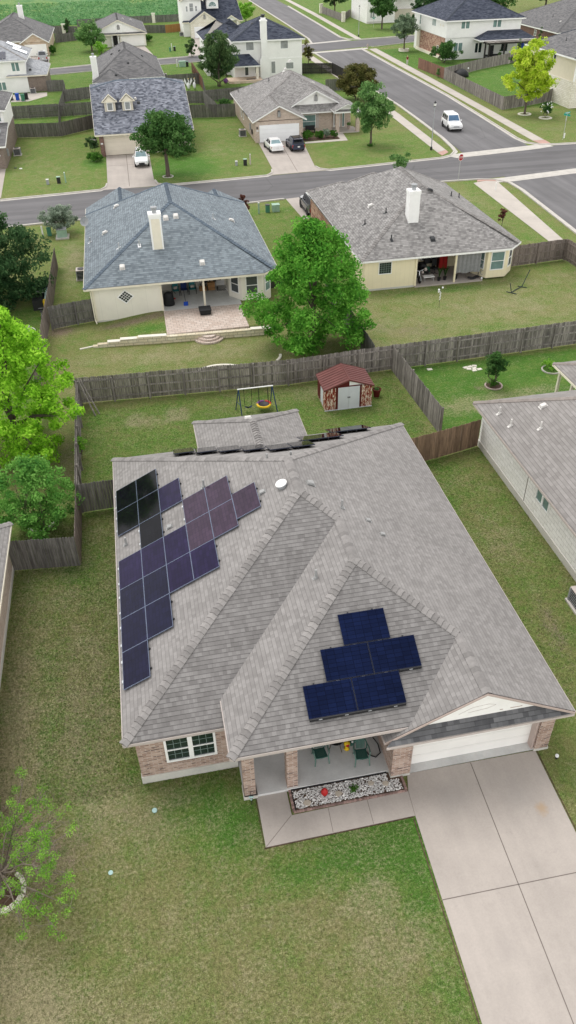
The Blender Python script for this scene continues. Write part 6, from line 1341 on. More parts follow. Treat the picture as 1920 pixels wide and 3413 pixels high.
tree('ground_shrub', 'low bushy growth under the white chair in the left garden', -8.9, 57.0, .9, 1.3, LM['oak'], 900, .07, .02, .02, 24, .14, 'dome', cat='plant'); tree('ground_shrub', 'ground plants around the foot of the small dark yard tree', 22.2, 42.95, .5, 1.0, LM['box'], 500, .05, .02, .02, 20, .14, 'dome', cat='plant'); tree('ground_shrub', 'tuft of leaves around the foot of the corner lawn tree', 32.7, 109.4, .35, 1.2, LM['box'], 350, .08, .02, .02, 20, .14, 'dome', cat='plant')
tree('ground_shrub', 'tangled weeds between the gardens behind the gable house', 16.6, 141.5, 1.3, 3.2, LM['oak'], 1200, .13, .02, .03, 40, .13, 'dome', cat='weeds', asym=.3)

# sparse young tree at the lower left: bare twigs with tufts of fresh leaves
st = thing('sparse_tree', 'half bare young tree with fresh green tufts in a stone ring, lower left', 'tree', (-7.35, 14.25, 0)); rs = random.Random(5)
tb = MB(); tips = []; tb.tube([(-7.35, 14.25, 0), (-7.33, 14.3, .5), (-7.25, 14.45, .9)], [.09, .08, .07], 8)
for i in range(19):
    a = -1.2 + 3.3 * i / 18 + rs.uniform(-.12, .12); L = rs.uniform(1.5, 3.3); z1 = rs.uniform(.8, 2.4); s0 = Vector((-7.25, 14.45, .75 + rs.uniform(-.2, .2))); e = Vector((-7.25 + L * math.cos(a), 14.45 + L * math.sin(a) * .95, z1)); m_ = s0.lerp(e, .5) + Vector((rs.uniform(-.15, .15), rs.uniform(-.15, .15), .22))
    tb.tube([tuple(s0), tuple(m_), tuple(e)], [.035, .02, .007], 6)
    for j in range(11):
        t_ = rs.uniform(.3, 1); p = (s0.lerp(m_, t_ * 2) if t_ < .5 else m_.lerp(e, t_ * 2 - 1)); q = p + Vector((rs.uniform(-.55, .55), rs.uniform(-.55, .55), rs.uniform(-.12, .4))); tb.tube([tuple(p), tuple(p.lerp(q, .5) + Vector((0, 0, .03))), tuple(q)], [.009, .006, .003], 5)
        for kk_ in range(3):
            q2 = q + Vector((rs.uniform(-.25, .25), rs.uniform(-.25, .25), rs.uniform(-.05, .2))); tb.tube([tuple(p.lerp(q, .6)), tuple(q2)], [.005, .002], 4)
        if rs.random() < .72: tips.append(tuple(q))
obj('trunk', tb, M['bark_pale'], st, uv=False)
foliage('crown', leaf_cloud(np.array(tips), np.full(len(tips), .2), 14000, .027), LM['fresh'], st, (-7.35, 14.25, 0))
# ================================================================== vehicles (built facing +x, then turned)
def paint(name, c, rough=.22):
    t = NT(name); f = t.mapr(t.noise(t.coord('Object'), 2, 2), .3, .7, .96, 1.03)
    sock(t.b, 'Coat Weight', 'Coat').default_value = .5
    return t.fin(t.mul(t.rgb(c), f), rough, .5)
M['paint_white'] = paint('car_paint_white', (.78, .78, .78)); M['paint_navy'] = paint('car_paint_navy', (.012, .018, .045)); M['paint_silver'] = paint('car_paint_silver', (.40, .41, .43)); M['paint_dark'] = paint('car_paint_dark_grey', (.03, .033, .037))
M['car_glass'] = glass('car_glass_dark', (.016, .019, .024), .04); M['car_glass_b'] = glass('car_glass_blue', (.07, .14, .24), .05); M['car_glass_g'] = glass('car_glass_pale', (.20, .29, .31), .05)
def wheel(root, x, y, r, w, s):
    mb = MB(); n = 22; prof = [(r * .62, -w / 2), (r * .93, -w / 2), (r, -w * .32), (r, w * .32), (r * .93, w / 2), (r * .62, w / 2)]
    mb.lathe(prof, (0, 0, 0), n); rm = MB(); rm.lathe([(r * .62, -w * .3), (r * .62, w * .40), (r * .56, w * .44), (r * .5, w * .30)], (0, 0, 0), n)
    for i in range(5):
        a = 2 * math.pi * i / 5; ca, sa = math.cos(a), math.sin(a); q = r * .055
        P = lambda d, e, z: (d * ca - e * sa, d * sa + e * ca, z)
        v = [P(0, -q, w * .3), P(r * .58, -q, w * .3), P(r * .58, q, w * .3), P(0, q, w * .3), P(0, -q, w * .42), P(r * .58, -q, w * .42), P(r * .58, q, w * .42), P(0, q, w * .42)]
        rm.raw(v, [(4, 5, 6, 7), (0, 1, 5, 4), (1, 2, 6, 5), (2, 3, 7, 6)])
    T = Matrix.Translation((x, y, r)) @ Matrix.Rotation(R(-90 if s > 0 else 90), 4, 'X')
    for q in (mb, rm): q.v = [tuple(T @ Vector(v)) for v in q.v]
    wo = obj('wheel', mb, M['rubber'], root, smooth=False, uv=False, local=True); obj('rim', rm, M['rim'], wo, uv=False, local=True)
SPEC = dict(  # L, W, sections (x, bottom, shoulder, top, half width), cabin (xA, xB, xC, xD, belt, roof, hw base, hw roof), wheel r, axle x
    suv=dict(W=2.0, sec=[(-2.58, .45, .85, .95, .88), (-2.5, .32, 1.05, 1.1, .96), (-1.5, .3, 1.12, 1.14, 1.0), (.7, .3, 1.12, 1.16, 1.0), (1.0, .3, 1.10, 1.20, .99), (2.0, .32, 1.02, 1.12, .97), (2.4, .36, .92, 1.0, .93), (2.56, .45, .75, .8, .82)], cab=(1.05, .35, -2.2, -2.5, 1.08, 1.88, .93, .76), wr=.39, ax=(1.6, -1.45), win=3),
    cross=dict(W=1.82, sec=[(-2.15, .42, .8, .92, .78), (-2.05, .3, .95, 1.02, .87), (-1.2, .28, 1.0, 1.03, .91), (.6, .28, .98, 1.03, .91), (.95, .28, .96, 1.04, .90), (1.75, .3, .86, .96, .87), (2.1, .34, .74, .82, .80), (2.22, .42, .6, .66, .66)], cab=(1.0, .2, -1.55, -2.05, .97, 1.58, .84, .64), wr=.34, ax=(1.35, -1.3), win=3),
    sedan=dict(W=1.84, sec=[(-2.42, .4, .78, .86, .78), (-2.3, .28, .9, 1.0, .87), (-1.6, .24, .93, 1.03, .91), (-1.2, .24, .93, .98, .92), (.6, .24, .92, .96, .92), (1.0, .24, .9, .98, .91), (1.85, .26, .8, .90, .88), (2.25, .3, .68, .74, .80), (2.4, .38, .55, .6, .66)], cab=(1.05, .25, -1.0, -1.75, .93, 1.44, .84, .62), wr=.33, ax=(1.45, -1.4), win=2),
    pickup=dict(W=2.0, sec=[(-2.85, .5, .95, .96, .96), (-2.8, .42, 1.04, 1.05, .99), (-.8, .38, 1.08, 1.09, 1.0), (.7, .38, 1.1, 1.14, 1.0), (1.1, .38, 1.1, 1.18, .99), (2.2, .4, 1.05, 1.15, .97), (2.7, .46, .9, .95, .9), (2.8, .55, .75, .78, .8)], cab=(1.2, .55, -.7, -.85, 1.08, 1.86, .93, .76), wr=.40, ax=(1.8, -1.75), win=2))
def car(name, label, kind, pm, loc, heading, glassm='car_glass', rack=False, cat='car', trim=None, dual=False, group=None):
    S = SPEC[kind]; root = thing(name, label, cat, (0, 0, 0), group); mb = MB(); W = S['W']
    secs = []
    for x, zb, zs, zt, hw in S['sec']:
        secs.append([(x, -hw * .86, zb), (x, -hw, zb + .2), (x, -hw * 1.0, zs - .16), (x, -hw * .955, zs - .02), (x, -hw * .8, zt), (x, 0, zt + .035), (x, hw * .8, zt), (x, hw * .955, zs - .02), (x, hw * 1.0, zs - .16), (x, hw, zb + .2), (x, hw * .86, zb)])
    m = len(secs[0]); b = len(mb.v)
    for s in secs: mb.v += s
    for i in range(len(secs) - 1):
        for j in range(m - 1): a = b + i * m + j; mb.f.append((a, a + 1, a + m + 1, a + m)); mb.mi.append(0)
        mb.f.append((b + i * m + m - 1, b + i * m, b + (i + 1) * m, b + (i + 1) * m + m - 1)); mb.mi.append(0)
    mb.f.append(tuple(b + j for j in range(m))[::-1]); mb.mi.append(0); e = b + (len(secs) - 1) * m; mb.f.append(tuple(e + j for j in range(m))); mb.mi.append(0)
    xA, xB, xC, xD, zb, zr, hb, hr = S['cab']
    st_ = [(xA, zb, hb, zb), (xB, zb, hb, zr), ((xB + xC) / 2, zb, hb, zr + .03), (xC, zb, hb, zr - .02), (xD, zb, hb, zb)]
    cab = [(xA, -hb, zb), (xA, hb, zb), (xD, hb, zb), (xD, -hb, zb), (xB, -hr, zr), (xB, hr, zr), (xC, hr, zr - .02), (xC, -hr, zr - .02), ((xB + xC) / 2, -hr, zr + .03), ((xB + xC) / 2, hr, zr + .03)]
    mb.raw(cab, [(0, 1, 5, 4), (2, 3, 7, 6), (4, 5, 9, 8), (8, 9, 6, 7), (1, 2, 6, 9, 5), (3, 0, 4, 8, 7)])
    body = obj('body', mb, M[pm], root, smooth=False, bevel=.035, uv=False, local=True)
    def quad(name_, p, inset, mm, off=.012, par=None):
        p = [Vector(q) for q in p]; c = sum(p, Vector()) / 4; n = (p[1] - p[0]).cross(p[3] - p[0]).normalized()
        if n.dot(c - Vector((0, 0, .8))) < 0: n = -n
        q = [c + (v - c) * (1 - inset) + n * off for v in p]; q2 = [v - n * .03 for v in q]; g = MB(); g.raw([tuple(v) for v in q + q2], [(0, 1, 2, 3), (0, 1, 5, 4), (1, 2, 6, 5), (2, 3, 7, 6), (3, 0, 4, 7)])
        return obj(name_, g, M[mm], par or root, uv=False, local=True)
    lz = lambda a, b_, t_: tuple(Vector(a).lerp(Vector(b_), t_))
    quad('windscreen', [cab[0], cab[1], cab[5], cab[4]], .13, glassm); quad('rear_window', [cab[2], cab[3], cab[7], cab[6]], .16, glassm if kind == 'sedan' else 'car_glass')
    k_ = S['win']
    for sgn in (0, 1):
        bf, br, tf, tr = (cab[0], cab[3], cab[4], cab[7]) if sgn == 0 else (cab[1], cab[2], cab[5], cab[6])
        for i in range(k_):
            t0, t1 = (i + .06) / k_, (i + .94) / k_; lo = .09; hi = .86
            P0, P1 = lz(bf, br, .04 + .92 * t0), lz(bf, br, .04 + .92 * t1); Q0, Q1 = lz(tf, tr, .02 + .96 * t0), lz(tf, tr, .02 + .96 * t1)
            quad('side_window', [lz(P0, Q0, lo), lz(P1, Q1, lo), lz(P1, Q1, hi), lz(P0, Q0, hi)], .02, 'car_glass')
    for x in S['ax']:
        for s in (1, -1):
            ar = MB(); n = 14; r_ = S['wr'] * 1.17; y0_, y1_ = s * (W / 2 - .1), s * (W / 2 + .004)
            pts = [(x + r_ * math.cos(math.pi * i / n), S['wr'] + r_ * math.sin(math.pi * i / n)) for i in range(n + 1)] + [(x - r_, S['wr'] - .1), (x + r_, S['wr'] - .1)]
            ar.raw([(a, y0_, z) for a, z in pts] + [(a, y1_, z) for a, z in pts], [tuple(range(len(pts))), tuple(range(len(pts), 2 * len(pts)))] + [(i, (i + 1) % len(pts), len(pts) + (i + 1) % len(pts), len(pts) + i) for i in range(len(pts))])
            obj('wheel_arch', ar, M['black'], root, uv=False, local=True); wheel(root, x, s * (W / 2 - .10), S['wr'], .24, s)
    f = S['sec'][-2]; r = S['sec'][1]; fx = S['sec'][-1][0]; rx = S['sec'][0][0]
    bxp = lambda nm, bb, mm, par=None, bv=0.012: obj(nm, MB().box(*bb), M[mm], par or root, uv=False, local=True, bevel=bv)
    for s in (1, -1):
        bxp('headlight', (f[0] - .06, s * f[4] * .62 - .2, f[2] - .2, f[0] + .1, s * f[4] * .62 + .2, f[2] - .02), 'head_lens')
        bxp('taillight', (r[0] - .08, s * r[4] * .85 - .14, r[2] - (.42 if kind != 'sedan' else .25), r[0] + .05, s * r[4] * .85 + .11, r[2] - .05), 'red_lens')
        bxp('mirror', (xA - .42, s * (hb + .16) - .1, zb + .02, xA - .26, s * (hb + .16) + .1, zb + .17), pm if kind != 'pickup' else 'black')
        bxp('sill', (S['ax'][1] + .5, s * (W / 2 - .03) - .03, .24, S['ax'][0] - .5, s * (W / 2 - .03) + .035, .34), 'black')
        for dx in (-.1, -.95): bxp('door_handle', (xB + dx - .35, s * W / 2 - .02, zb - .14, xB + dx - .17, s * W / 2 + .02, zb - .1), pm)
    gz0 = f[2] - .22
    bxp('grille', (fx - .12, -.42 if kind == 'suv' else -.36, gz0 - .12, fx + .01, .42 if kind == 'suv' else .36, gz0 + .12), 'rim' if kind == 'suv' else 'black'); bxp('bumper_intake', (fx - .1, -f[4] * .72, .33, fx + .012, f[4] * .72, .45), 'black')
    bxp('rear_bumper', (rx - .05, -r[4] * .92, .34, rx + .15, r[4] * .92, .52), trim or pm, bv=.03)
    bxp('licence_plate', (rx - .075, -.16, .6, rx - .03, .16, .76), 'plate'); 
    if rack:
        for s in (1, -1): bxp('roof_rail', (xC + .1, s * hr * .9 - .02, zr + .0, xB - .1, s * hr * .9 + .02, zr + .075), 'black')
    if kind == 'pickup':
        bxp('cargo_bed', (-2.7, -.82, .98, -.9, .82, 1.075), 'black'); 
        for s in (1, -1): bxp('bed_rail', (-2.75, s * .93 - .06, 1.04, -.86, s * .93 + .06, 1.2), pm)
        bxp('tailgate', (-2.86, -.95, .6, -2.74, .95, 1.2), pm); bxp('roof_lamp', (-.6, -.3, zr, -.35, .3, zr + .04), 'black')
    if kind in ('suv', 'cross'): bxp('roof_spoiler', (xD + .02, -hr * .95, zr - .06, xC + .06, hr * .95, zr + .005), pm)
    if kind == 'cross' and pm == 'paint_navy': bxp('sunroof', (xC + .25, -hr * .75, zr + .012, xB - .15, hr * .75, zr + .045), 'car_glass')
    root.location = loc; root.rotation_euler = (0, 0, R(heading)); return root
car('parked_crossover', 'white compact crossover parked nose out on the dormer house driveway', 'cross', 'paint_white', (1.75, 108.4, .03), -91, 'car_glass_g', True)
car('parked_sedan', 'white saloon parked nose in at the gable house garage, left of the navy car', 'sedan', 'paint_white', (19.55, 111.2, .03), 94, 'car_glass_g')
car('parked_crossover', 'dark navy crossover with red tail lights beside the white saloon', 'cross', 'paint_navy', (22.45, 110.8, .03), 92, 'car_glass', True)
car('moving_suv', 'large white sport utility car driving on the side street past the lamp post', 'suv', 'paint_white', (46.8, 116.3, .012), -96, 'car_glass_b', False)
car('pickup_truck', 'silver pickup parked nose in on the far left driveway', 'pickup', 'paint_silver', (-15.5, 205.2, .03), 94)
car('parked_van', 'dark grey car mostly hidden behind the left end of the yellow house roof', 'suv', 'paint_dark', (18.75, 83.4, .03), 91)

# ================================================================== street furniture
def lamp(label, x, y, h=5.6):
    t = thing('street_lamp', label, 'street lamp', (x, y, 0), 'street lamps'); obj('pole', MB().tube([(x, y, 0), (x, y, h - .6)], [.075, .05], 10), M['steel_grey'], t); obj('base', MB().lathe([(.16, 0), (.16, .3), (.1, .45)], (x, y, 0), 12), M['black'], t)
    obj('lantern_cage', MB().lathe([(.08, 0), (.14, .05), (.2, .42), (.24, .44), (.06, .6), (.03, .7)], (x, y, h - .62), 6), M['black'], t); obj('lantern_glass', MB().lathe([(.15, 0), (.205, .3)], (x, y, h - .52), 6), M['white_plastic'], t)
lamp('black lantern street lamp at the near corner, beside the moving white car', 39.75, 105.1, 5.8); lamp('black lantern street lamp at the far corner, in front of the tall white house', 61.1, 219.4, 6.6)
def signpost(name, label, x, y, h): 
    t = thing(name, label, 'street sign', (x, y, 0)); obj('pole', MB().tube([(x, y, 0), (x, y, h)], .032, 8), M['metal'], t); return t
t = signpost('stop_sign', 'red octagonal stop sign on a thin post by the yellow house corner', 37.8, 90.2, 2.95)
n = 8; rr_ = .40; oc = lambda r, yy: [(37.8 + r * math.cos(math.pi / 8 + 2 * math.pi * i / n), yy, 2.62 + r * math.sin(math.pi / 8 + 2 * math.pi * i / n)) for i in range(n)]
mb = MB(); a, b = oc(rr_, -.02), oc(rr_, .0); mb.raw(a + b, [tuple(range(n))[::-1], tuple(range(n, 2 * n))] + [(i, (i + 1) % n, n + (i + 1) % n, n + i) for i in range(n)])
Ts = Matrix.Translation((0, 0, 0)) @ Matrix.Rotation(R(22), 4, 'Z')
mb.v = [tuple(Ts @ Vector((x - 37.8, y - .04, z))) for x, y, z in mb.v]
pl8 = obj('sign_plate', mb, M['white_flat'], t, uv=False, local=True)
mb = MB(); a, b = oc(.365, -.028), oc(.365, -.02); mb.raw(a + b, [tuple(range(n))[::-1], tuple(range(n, 2 * n))] + [(i, (i + 1) % n, n + (i + 1) % n, n + i) for i in range(n)]); mb.v = [tuple(Ts @ Vector((x - 37.8, y - .04, z))) for x, y, z in mb.v]
obj('sign_face', mb, M['sign_red'], pl8, uv=False, local=True); text_part('lettering', 'STOP', .30, M['white_flat'], pl8, Ts @ Matrix.Translation((0, -.075, 2.62)) @ Matrix.Rotation(R(90), 4, 'X'))
def street_sign(label, x, y, h, rot, stop):
    t = signpost('street_name_sign', label, x, y, h)
    for i, (dz, r) in enumerate(((-.02, rot), (-.27, rot + 95))):
        T = Matrix.Translation((0, 0, h + dz)) @ Matrix.Rotation(R(r), 4, 'Z'); mb = MB().box(-.52, -.015, -.11, .52, .015, .11); mb.v = [tuple(T @ Vector(v)) for v in mb.v]; bl = obj('name_blade', mb, M['sign_green'], t, uv=False, local=True)
        mb = MB()
        for k_ in range(6): mb.box(-.40 + k_ * .13, -.021, -.045, -.40 + k_ * .13 + .085 + .02 * (k_ % 2), -.016, .045)
        mb.v = [tuple(T @ Vector(v)) for v in mb.v]; obj('worn_lettering', mb, M['white_flat'], bl, uv=False, local=True)
    if stop:
        n = 8; T = Matrix.Translation((.02, 0, h - .75)) @ Matrix.Rotation(R(68), 4, 'Z'); v = [(.39 * math.cos(math.pi / 8 + 2 * math.pi * i / n), .045, .39 * math.sin(math.pi / 8 + 2 * math.pi * i / n)) for i in range(n)]; w_ = [(a, .06, c) for a, b, c in v]
        mb = MB().raw([tuple(T @ Vector(q)) for q in v + w_], [tuple(range(n)), tuple(range(n, 2 * n))[::-1]] + [(i, (i + 1) % n, n + (i + 1) % n, n + i) for i in range(n)]); obj('sign_back', mb, M['metal'], t, uv=False, local=True)
street_sign('green street name blades above the grey back of an octagonal sign at the right corner', 58.8, 105.6, 3.35, 20, True); street_sign('green street name sign on the far corner lawn under the dark round tree', 69.9, 236.4, 2.3, 10, False)
h_ = thing('fire_hydrant', 'brownish fire hydrant at the far street corner', 'hydrant', (57.9, 199.8, 0)); obj('barrel', MB().lathe([(.17, 0), (.17, .08), (.12, .1), (.12, .55), (.16, .58), (.13, .7), (.04, .78)], (57.9, 199.8, 0), 12), M['trim_taupe'], h_); obj('outlet', MB().tube([(57.68, 199.8, .45), (58.12, 199.8, .45)], .07, 8), M['trim_taupe'], h_)

# utility boxes and bins ------------------------------------------------------
def pedestal(name, label, x, y, w, d, h, m, cap=None, group='utility pedestals on the lawns', lean=0):
    z = gz(x, y); t = thing(name, label, 'utility box', (x, y, z), group); mb = MB().box(x - w / 2, y - d / 2, z, x + w / 2, y + d / 2, z + h, tilt=(lean, 'Y') if lean else None)
    obj('housing', mb, M[m], t, bevel=.02, uv=False); obj('lid', MB().box(x - w * .56, y - d * .56, z + h * (1 if not lean else .98), x + w * .56, y + d * .56, z + h + .05), M[cap or m], t, bevel=.015, uv=False)
for args in (('utility_pedestal', 'short grey utility pedestal on the lawn left of the dormer house drive', -9.8, 101.8, .3, .3, .55, 'steel_grey', 'white_plastic'), ('utility_pedestal', 'dark green pale-topped pedestal on the lawn left of the dormer house drive', -8.5, 102.0, .42, .42, .7, 'black', 'green_pale'), ('marker_post', 'slim white marker post left of the dormer house drive', -7.7, 102.0, .14, .14, 1.15, 'green_pale', 'white_plastic'),
             ('utility_pedestal', 'short grey pedestal on the lawn left of the gable house drive', 13.5, 104.3, .28, .28, .5, 'steel_grey', 'white_plastic'), ('utility_pedestal', 'black pale-topped pedestal on the lawn left of the gable house drive', 14.6, 104.1, .42, .42, .72, 'black', 'green_pale'), ('marker_post', 'slim white marker post left of the gable house drive', 15.3, 104.3, .14, .14, 1.2, 'trim_pale', 'white_plastic'),
             ('utility_pedestal', 'dark green pedestal between the blue and yellow houses', 14.0, 84.3, .42, .42, .75, 'green_box', 'black'), ('transformer_box', 'pale green transformer box between the blue and yellow houses', 14.9, 84.4, .75, .65, .7, 'green_pale', 'green_pale'), ('marker_post', 'pale marker post between the blue and yellow houses', 13.0, 84.0, .16, .16, 1.1, 'green_pale', 'white_plastic'),
             ('transformer_box', 'grey transformer box on a concrete pad under the silvery bush', -7.45, 81.5, .95, .8, .85, 'green_pale', 'steel_grey'), ('utility_pedestal', 'green pedestal left of the transformer under the silvery bush', -8.75, 82.4, .4, .4, .75, 'green_box', 'green_box'), ('marker_post', 'white marker post furthest left under the silvery bush', -9.35, 81.9, .15, .15, 1.1, 'white_plastic', 'white_plastic'),
             ('transformer_box', 'green transformer box by the far street beyond the dark tree', 13.9, 186.2, 1.3, .9, 1.0, 'green_pale', 'green_pale'), ('utility_pedestal', 'small dark pedestal right of the far green transformer', 14.9, 186.0, .5, .5, .9, 'black', 'green_box'), ('marker_post', 'white marker post left of the far green transformer', 12.8, 186.2, .2, .2, 1.4, 'white_plastic', 'white_plastic'),
             ('utility_pedestal', 'green pedestal on the far lawn before the limestone house', 13.1, 209.6, .35, .35, .8, 'green_box', 'green_box'), ('utility_pedestal', 'black pedestal on the far lawn before the limestone house', 14.2, 210.2, .5, .5, .9, 'black', 'green_pale'), ('marker_post', 'thin white post on the far lawn before the limestone house', 13.6, 210.8, .14, .14, 1.4, 'white_plastic', 'white_plastic'), ('marker_post', 'short white post on the corner lawn right of the yellow house', 40.4, 85.4, .14, .14, .8, 'white_plastic', 'white_plastic'), ('marker_post', 'stubby white post at the foot of the right street sign', 59.4, 106.4, .14, .14, .6, 'white_plastic', 'white_plastic')):
    pedestal(*args)
structure(obj('concrete_pad', MB().box(-8.1, 80.8, 0, -6.8, 82.2, .12), M['kerb'], uv=False))
def bin_(label, x, y, m):
    t = thing('wheelie_bin', label, 'bin', (x, y, 0), 'wheeled bins'); w = .32; mb = MB(); mb.raw([(x - w * .8, y - w * .8, .08), (x + w * .8, y - w * .8, .08), (x + w * .8, y + w * .8, .08), (x - w * .8, y + w * .8, .08), (x - w, y - w, 1.02), (x + w, y - w, 1.02), (x + w, y + w, 1.02), (x - w, y + w, 1.02)], [(3, 2, 1, 0), (4, 5, 6, 7), (0, 1, 5, 4), (1, 2, 6, 5), (2, 3, 7, 6), (3, 0, 4, 7)])
    obj('tub', mb, M[m], t, uv=False); obj('lid', MB().box(x - w * 1.06, y - w * 1.1, 1.02, x + w * 1.06, y + w * 1.1, 1.1), M[m], t, bevel=.02, uv=False)
    for s in (-1, 1): obj('wheel', MB().tube([(x + s * .3, y + .28, .12), (x + s * .36, y + .28, .12)], .12, 10), M['rubber'], t, uv=False)
bin_('bright blue wheeled bin against the solar white house', -17.5, 158.4, 'blue_pl'); bin_('dark grey wheeled bin left of the blue one', -18.6, 158.6, 'black'); bin_('green wheeled bin right of the blue one', -16.5, 157.4, 'green_box'); bin_('black wheeled bin behind the green one', -16.0, 158.6, 'black')
def aircon(label, x, y, w=.85, h=.9, m='steel_grey'):
    z = gz(x, y); t = thing('air_conditioner', label, 'air conditioner', (x, y, z), 'outdoor air conditioners'); obj('pad', MB().box(x - w * .62, y - w * .62, z, x + w * .62, y + w * .62, z + .1), M['kerb'], t, uv=False); r = w / 2
    obj('coil', MB().box(x - r * .93, y - r * .93, z + .1, x + r * .93, y + r * .93, z + h - .08), M['black'], t, uv=False); fr = MB()
    for a in (-1, 1):
        for b in (-1, 1): fr.box(x + a * r - .04, y + b * r - .04, z + .1, x + a * r + .04, y + b * r + .04, z + h - .08)
    for i in range(5): fr.box(x - r, y - r - .012, z + .2 + i * h * .14, x + r, y - r, z + .23 + i * h * .14); fr.box(x - r - .012, y - r, z + .2 + i * h * .14, x - r, y + r, z + .23 + i * h * .14)
    obj('guard', fr, M[m], t, uv=False); tp = obj('top_cover', MB().box(x - r - .03, y - r - .03, z + h - .08, x + r + .03, y + r + .03, z + h), M['trim_pale'], t, bevel=.03, uv=False); obj('fan_grille', MB().lathe([(.05, 0), (r * .75, 0), (r * .75, .03), (.05, .05)], (x, y, z + h + .002), 18), M['black'], tp, uv=False)
for a in (('outdoor air conditioner left of the gable house side wall', 16.7, 120.2), ('outdoor air conditioner by the left brick house wall', -14.5, 117.7), ('pale topped air conditioner behind the leggy shrub at the dormer house', -4.3, 119.8), ('air conditioner tucked under the blue roof\'s left eave', -5.35, 69.6), ('air conditioner at the brick wing of the solar white house', -15.2, 164.4), ('air conditioner at the right corner of the white gable house', 9.2, 232.4), ('air conditioner at the left corner of the limestone house', 18.2, 237), ('air conditioner at the right side of the plain grey roofed house', 9.2, 172.5), ('air conditioner by the white stone house, cut by the right frame edge', 17.75, 22.55)): aircon(*a)
# ================================================================== back yard things
def rustmat():
    t = NT('peeling_rust_paint'); v = t.coord('Object'); m = t.n('ShaderNodeMapping'); t.l(v, m.inputs[0]); m.inputs['Scale'].default_value = (16, 16, 4.0)
    f = t.noise(m.outputs[0], 1.0, 4, .65, .5); col = t.ramp(f, [(.46, (.20, .03, .02)), (.51, (.42, .17, .09)), (.56, (.70, .62, .52)), (1, (.78, .74, .69))])
    return t.fin(col, .8, .2)
M['rust'] = rustmat(); M['shed_red'] = simple('shed_red_metal', (.135, .045, .04), .55, .3, amp=.2, scale=2); M['shed_dark'] = simple('shed_dark_red', (.10, .012, .010), .7); M['shed_white'] = simple('shed_white_door', (.62, .65, .68), .5, amp=.05)
sh = thing('garden_shed', 'rusty red and white metal garden shed with peeling paint and white double doors', 'shed', (11.9, 43.3, 0))
x0, x1, y0, y1 = 10.32, 13.42, 42.27, 44.35; xm = 11.87; ze, zp = 1.58, 2.14
obj('wall', MB().raw([(x0, y0, 0), (x1, y0, 0), (x1, y1, 0), (x0, y1, 0), (x0, y0, ze), (x1, y0, ze), (x1, y1, ze), (x0, y1, ze)], [(0, 1, 5, 4), (1, 2, 6, 5), (2, 3, 7, 6), (3, 0, 4, 7)]), M['rust'], sh, uv=False)
obj('gable', MB().raw([(x0, y0 + .01, ze), (x1, y0 + .01, ze), (xm, y0 + .01, zp), (x0, y1, ze), (x1, y1, ze), (xm, y1, zp)], [(0, 1, 2), (5, 4, 3)]), M['shed_dark'], sh, uv=False)
obj('gable_panel', MB().raw([(xm + .03, y0 - .004, ze + .1), (x1 - .1, y0 - .004, ze + .02), (xm + .03, y0 - .004, zp - .1), (xm + .03, y0 + .005, ze + .1), (x1 - .1, y0 + .005, ze + .02), (xm + .03, y0 + .005, zp - .1)], [(0, 1, 2), (0, 3, 4, 1), (1, 4, 5, 2), (2, 5, 3, 0)]), M['trim_white'], sh, uv=False)
mb = MB(); 
for s in (-1, 1):
    ex = x0 - .1 if s < 0 else x1 + .1; zl = ze - .03
    v = [(ex, y0 - .12, zl), (xm, y0 - .12, zp), (xm, y1 + .1, zp), (ex, y1 + .1, zl)]; mb.face(v); mb.face([(a, b, c - .03) for a, b, c in v]); mb.board(v[0], v[1], (0, -1, 0), .08, .02)
    mb.board(v[0], v[3], (s, 0, 0), .06, .02)
    for i in range(9):
        y = y0 - .12 + (y1 - y0 + .22) * i / 8; d = Vector(v[1]) - Vector(v[0]); mb.tube([(ex, y, zl + .012), (xm, y, zp + .012)], .02, 5)
mb.tube([(xm, y0 - .12, zp + .01), (xm, y1 + .1, zp + .01)], .04, 6); obj('roof', mb, M['shed_red'], sh, uv=False)
obj('frame_post', MB().box(11.02, y0 - .02, 0, 11.16, y0 + .01, 1.62), M['shed_dark'], sh, uv=False); obj('frame_post', MB().box(12.60, y0 - .02, 0, 12.72, y0 + .01, 1.62), M['shed_dark'], sh, uv=False); obj('door_header', MB().box(11.0, y0 - .02, 1.60, 12.74, y0 + .01, 1.68), M['shed_dark'], sh, uv=False)
for a, b in ((11.17, 11.875), (11.885, 12.59)):
    d = obj('door', MB().box(a, y0 - .03, .03, b, y0 - .005, 1.60), M['shed_white'], sh, uv=False); hx = b - .05 if a < 11.5 else a + .05; obj('handle', MB().box(hx - .03, y0 - .05, .8, hx + .03, y0 - .03, .9), M['black'], d, uv=False)
obj('side_panel', MB().box(x0 - .012, y0 + .55, .12, x0 + .005, y0 + 1.2, 1.5), M['shed_white'], sh, uv=False); obj('side_panel', MB().box(x0 - .012, y0 + 1.28, .1, x0 + .005, y1, 1.56), M['shed_dark'], sh, uv=False, label='dark red side panel'); obj('door_sill', MB().box(x0 - .03, y0 - .05, 0, x1 + .02, y0 - .005, .05), M['shed_white'], sh, uv=False)
pt_ = thing('flower_pot', 'dark red flower pot beside the rusty shed', 'flower pot', (14.1, 43.4, 0)); obj('pot', MB().lathe([(.18, 0), (.27, .5), (.30, .5), (.30, .56), (.25, .56), (.24, .46), (.02, .46)], (14.1, 43.4, 0), 16), M['shed_dark'], pt_, uv=False)
foliage('plant', leaf_cloud(np.array([[14.1, 43.4, .55], [14.02, 43.35, .6]]), np.array([.17, .12]), 160, .06), LM['elm'], pt_, (14.1, 43.4, 0))
sw = thing('swing_set', 'small swing set with white top bar, dark blue legs and a round nest swing', 'swing set', (6, 43.3, 0))
M['swing_blue'] = simple('swing_blue', (.012, .045, .13), .5); zt = 1.72
obj('top_bar', MB().tube([(4.85, 43.3, zt), (7.15, 43.3, zt)], .04, 8), M['trim_white'], sw, uv=False)
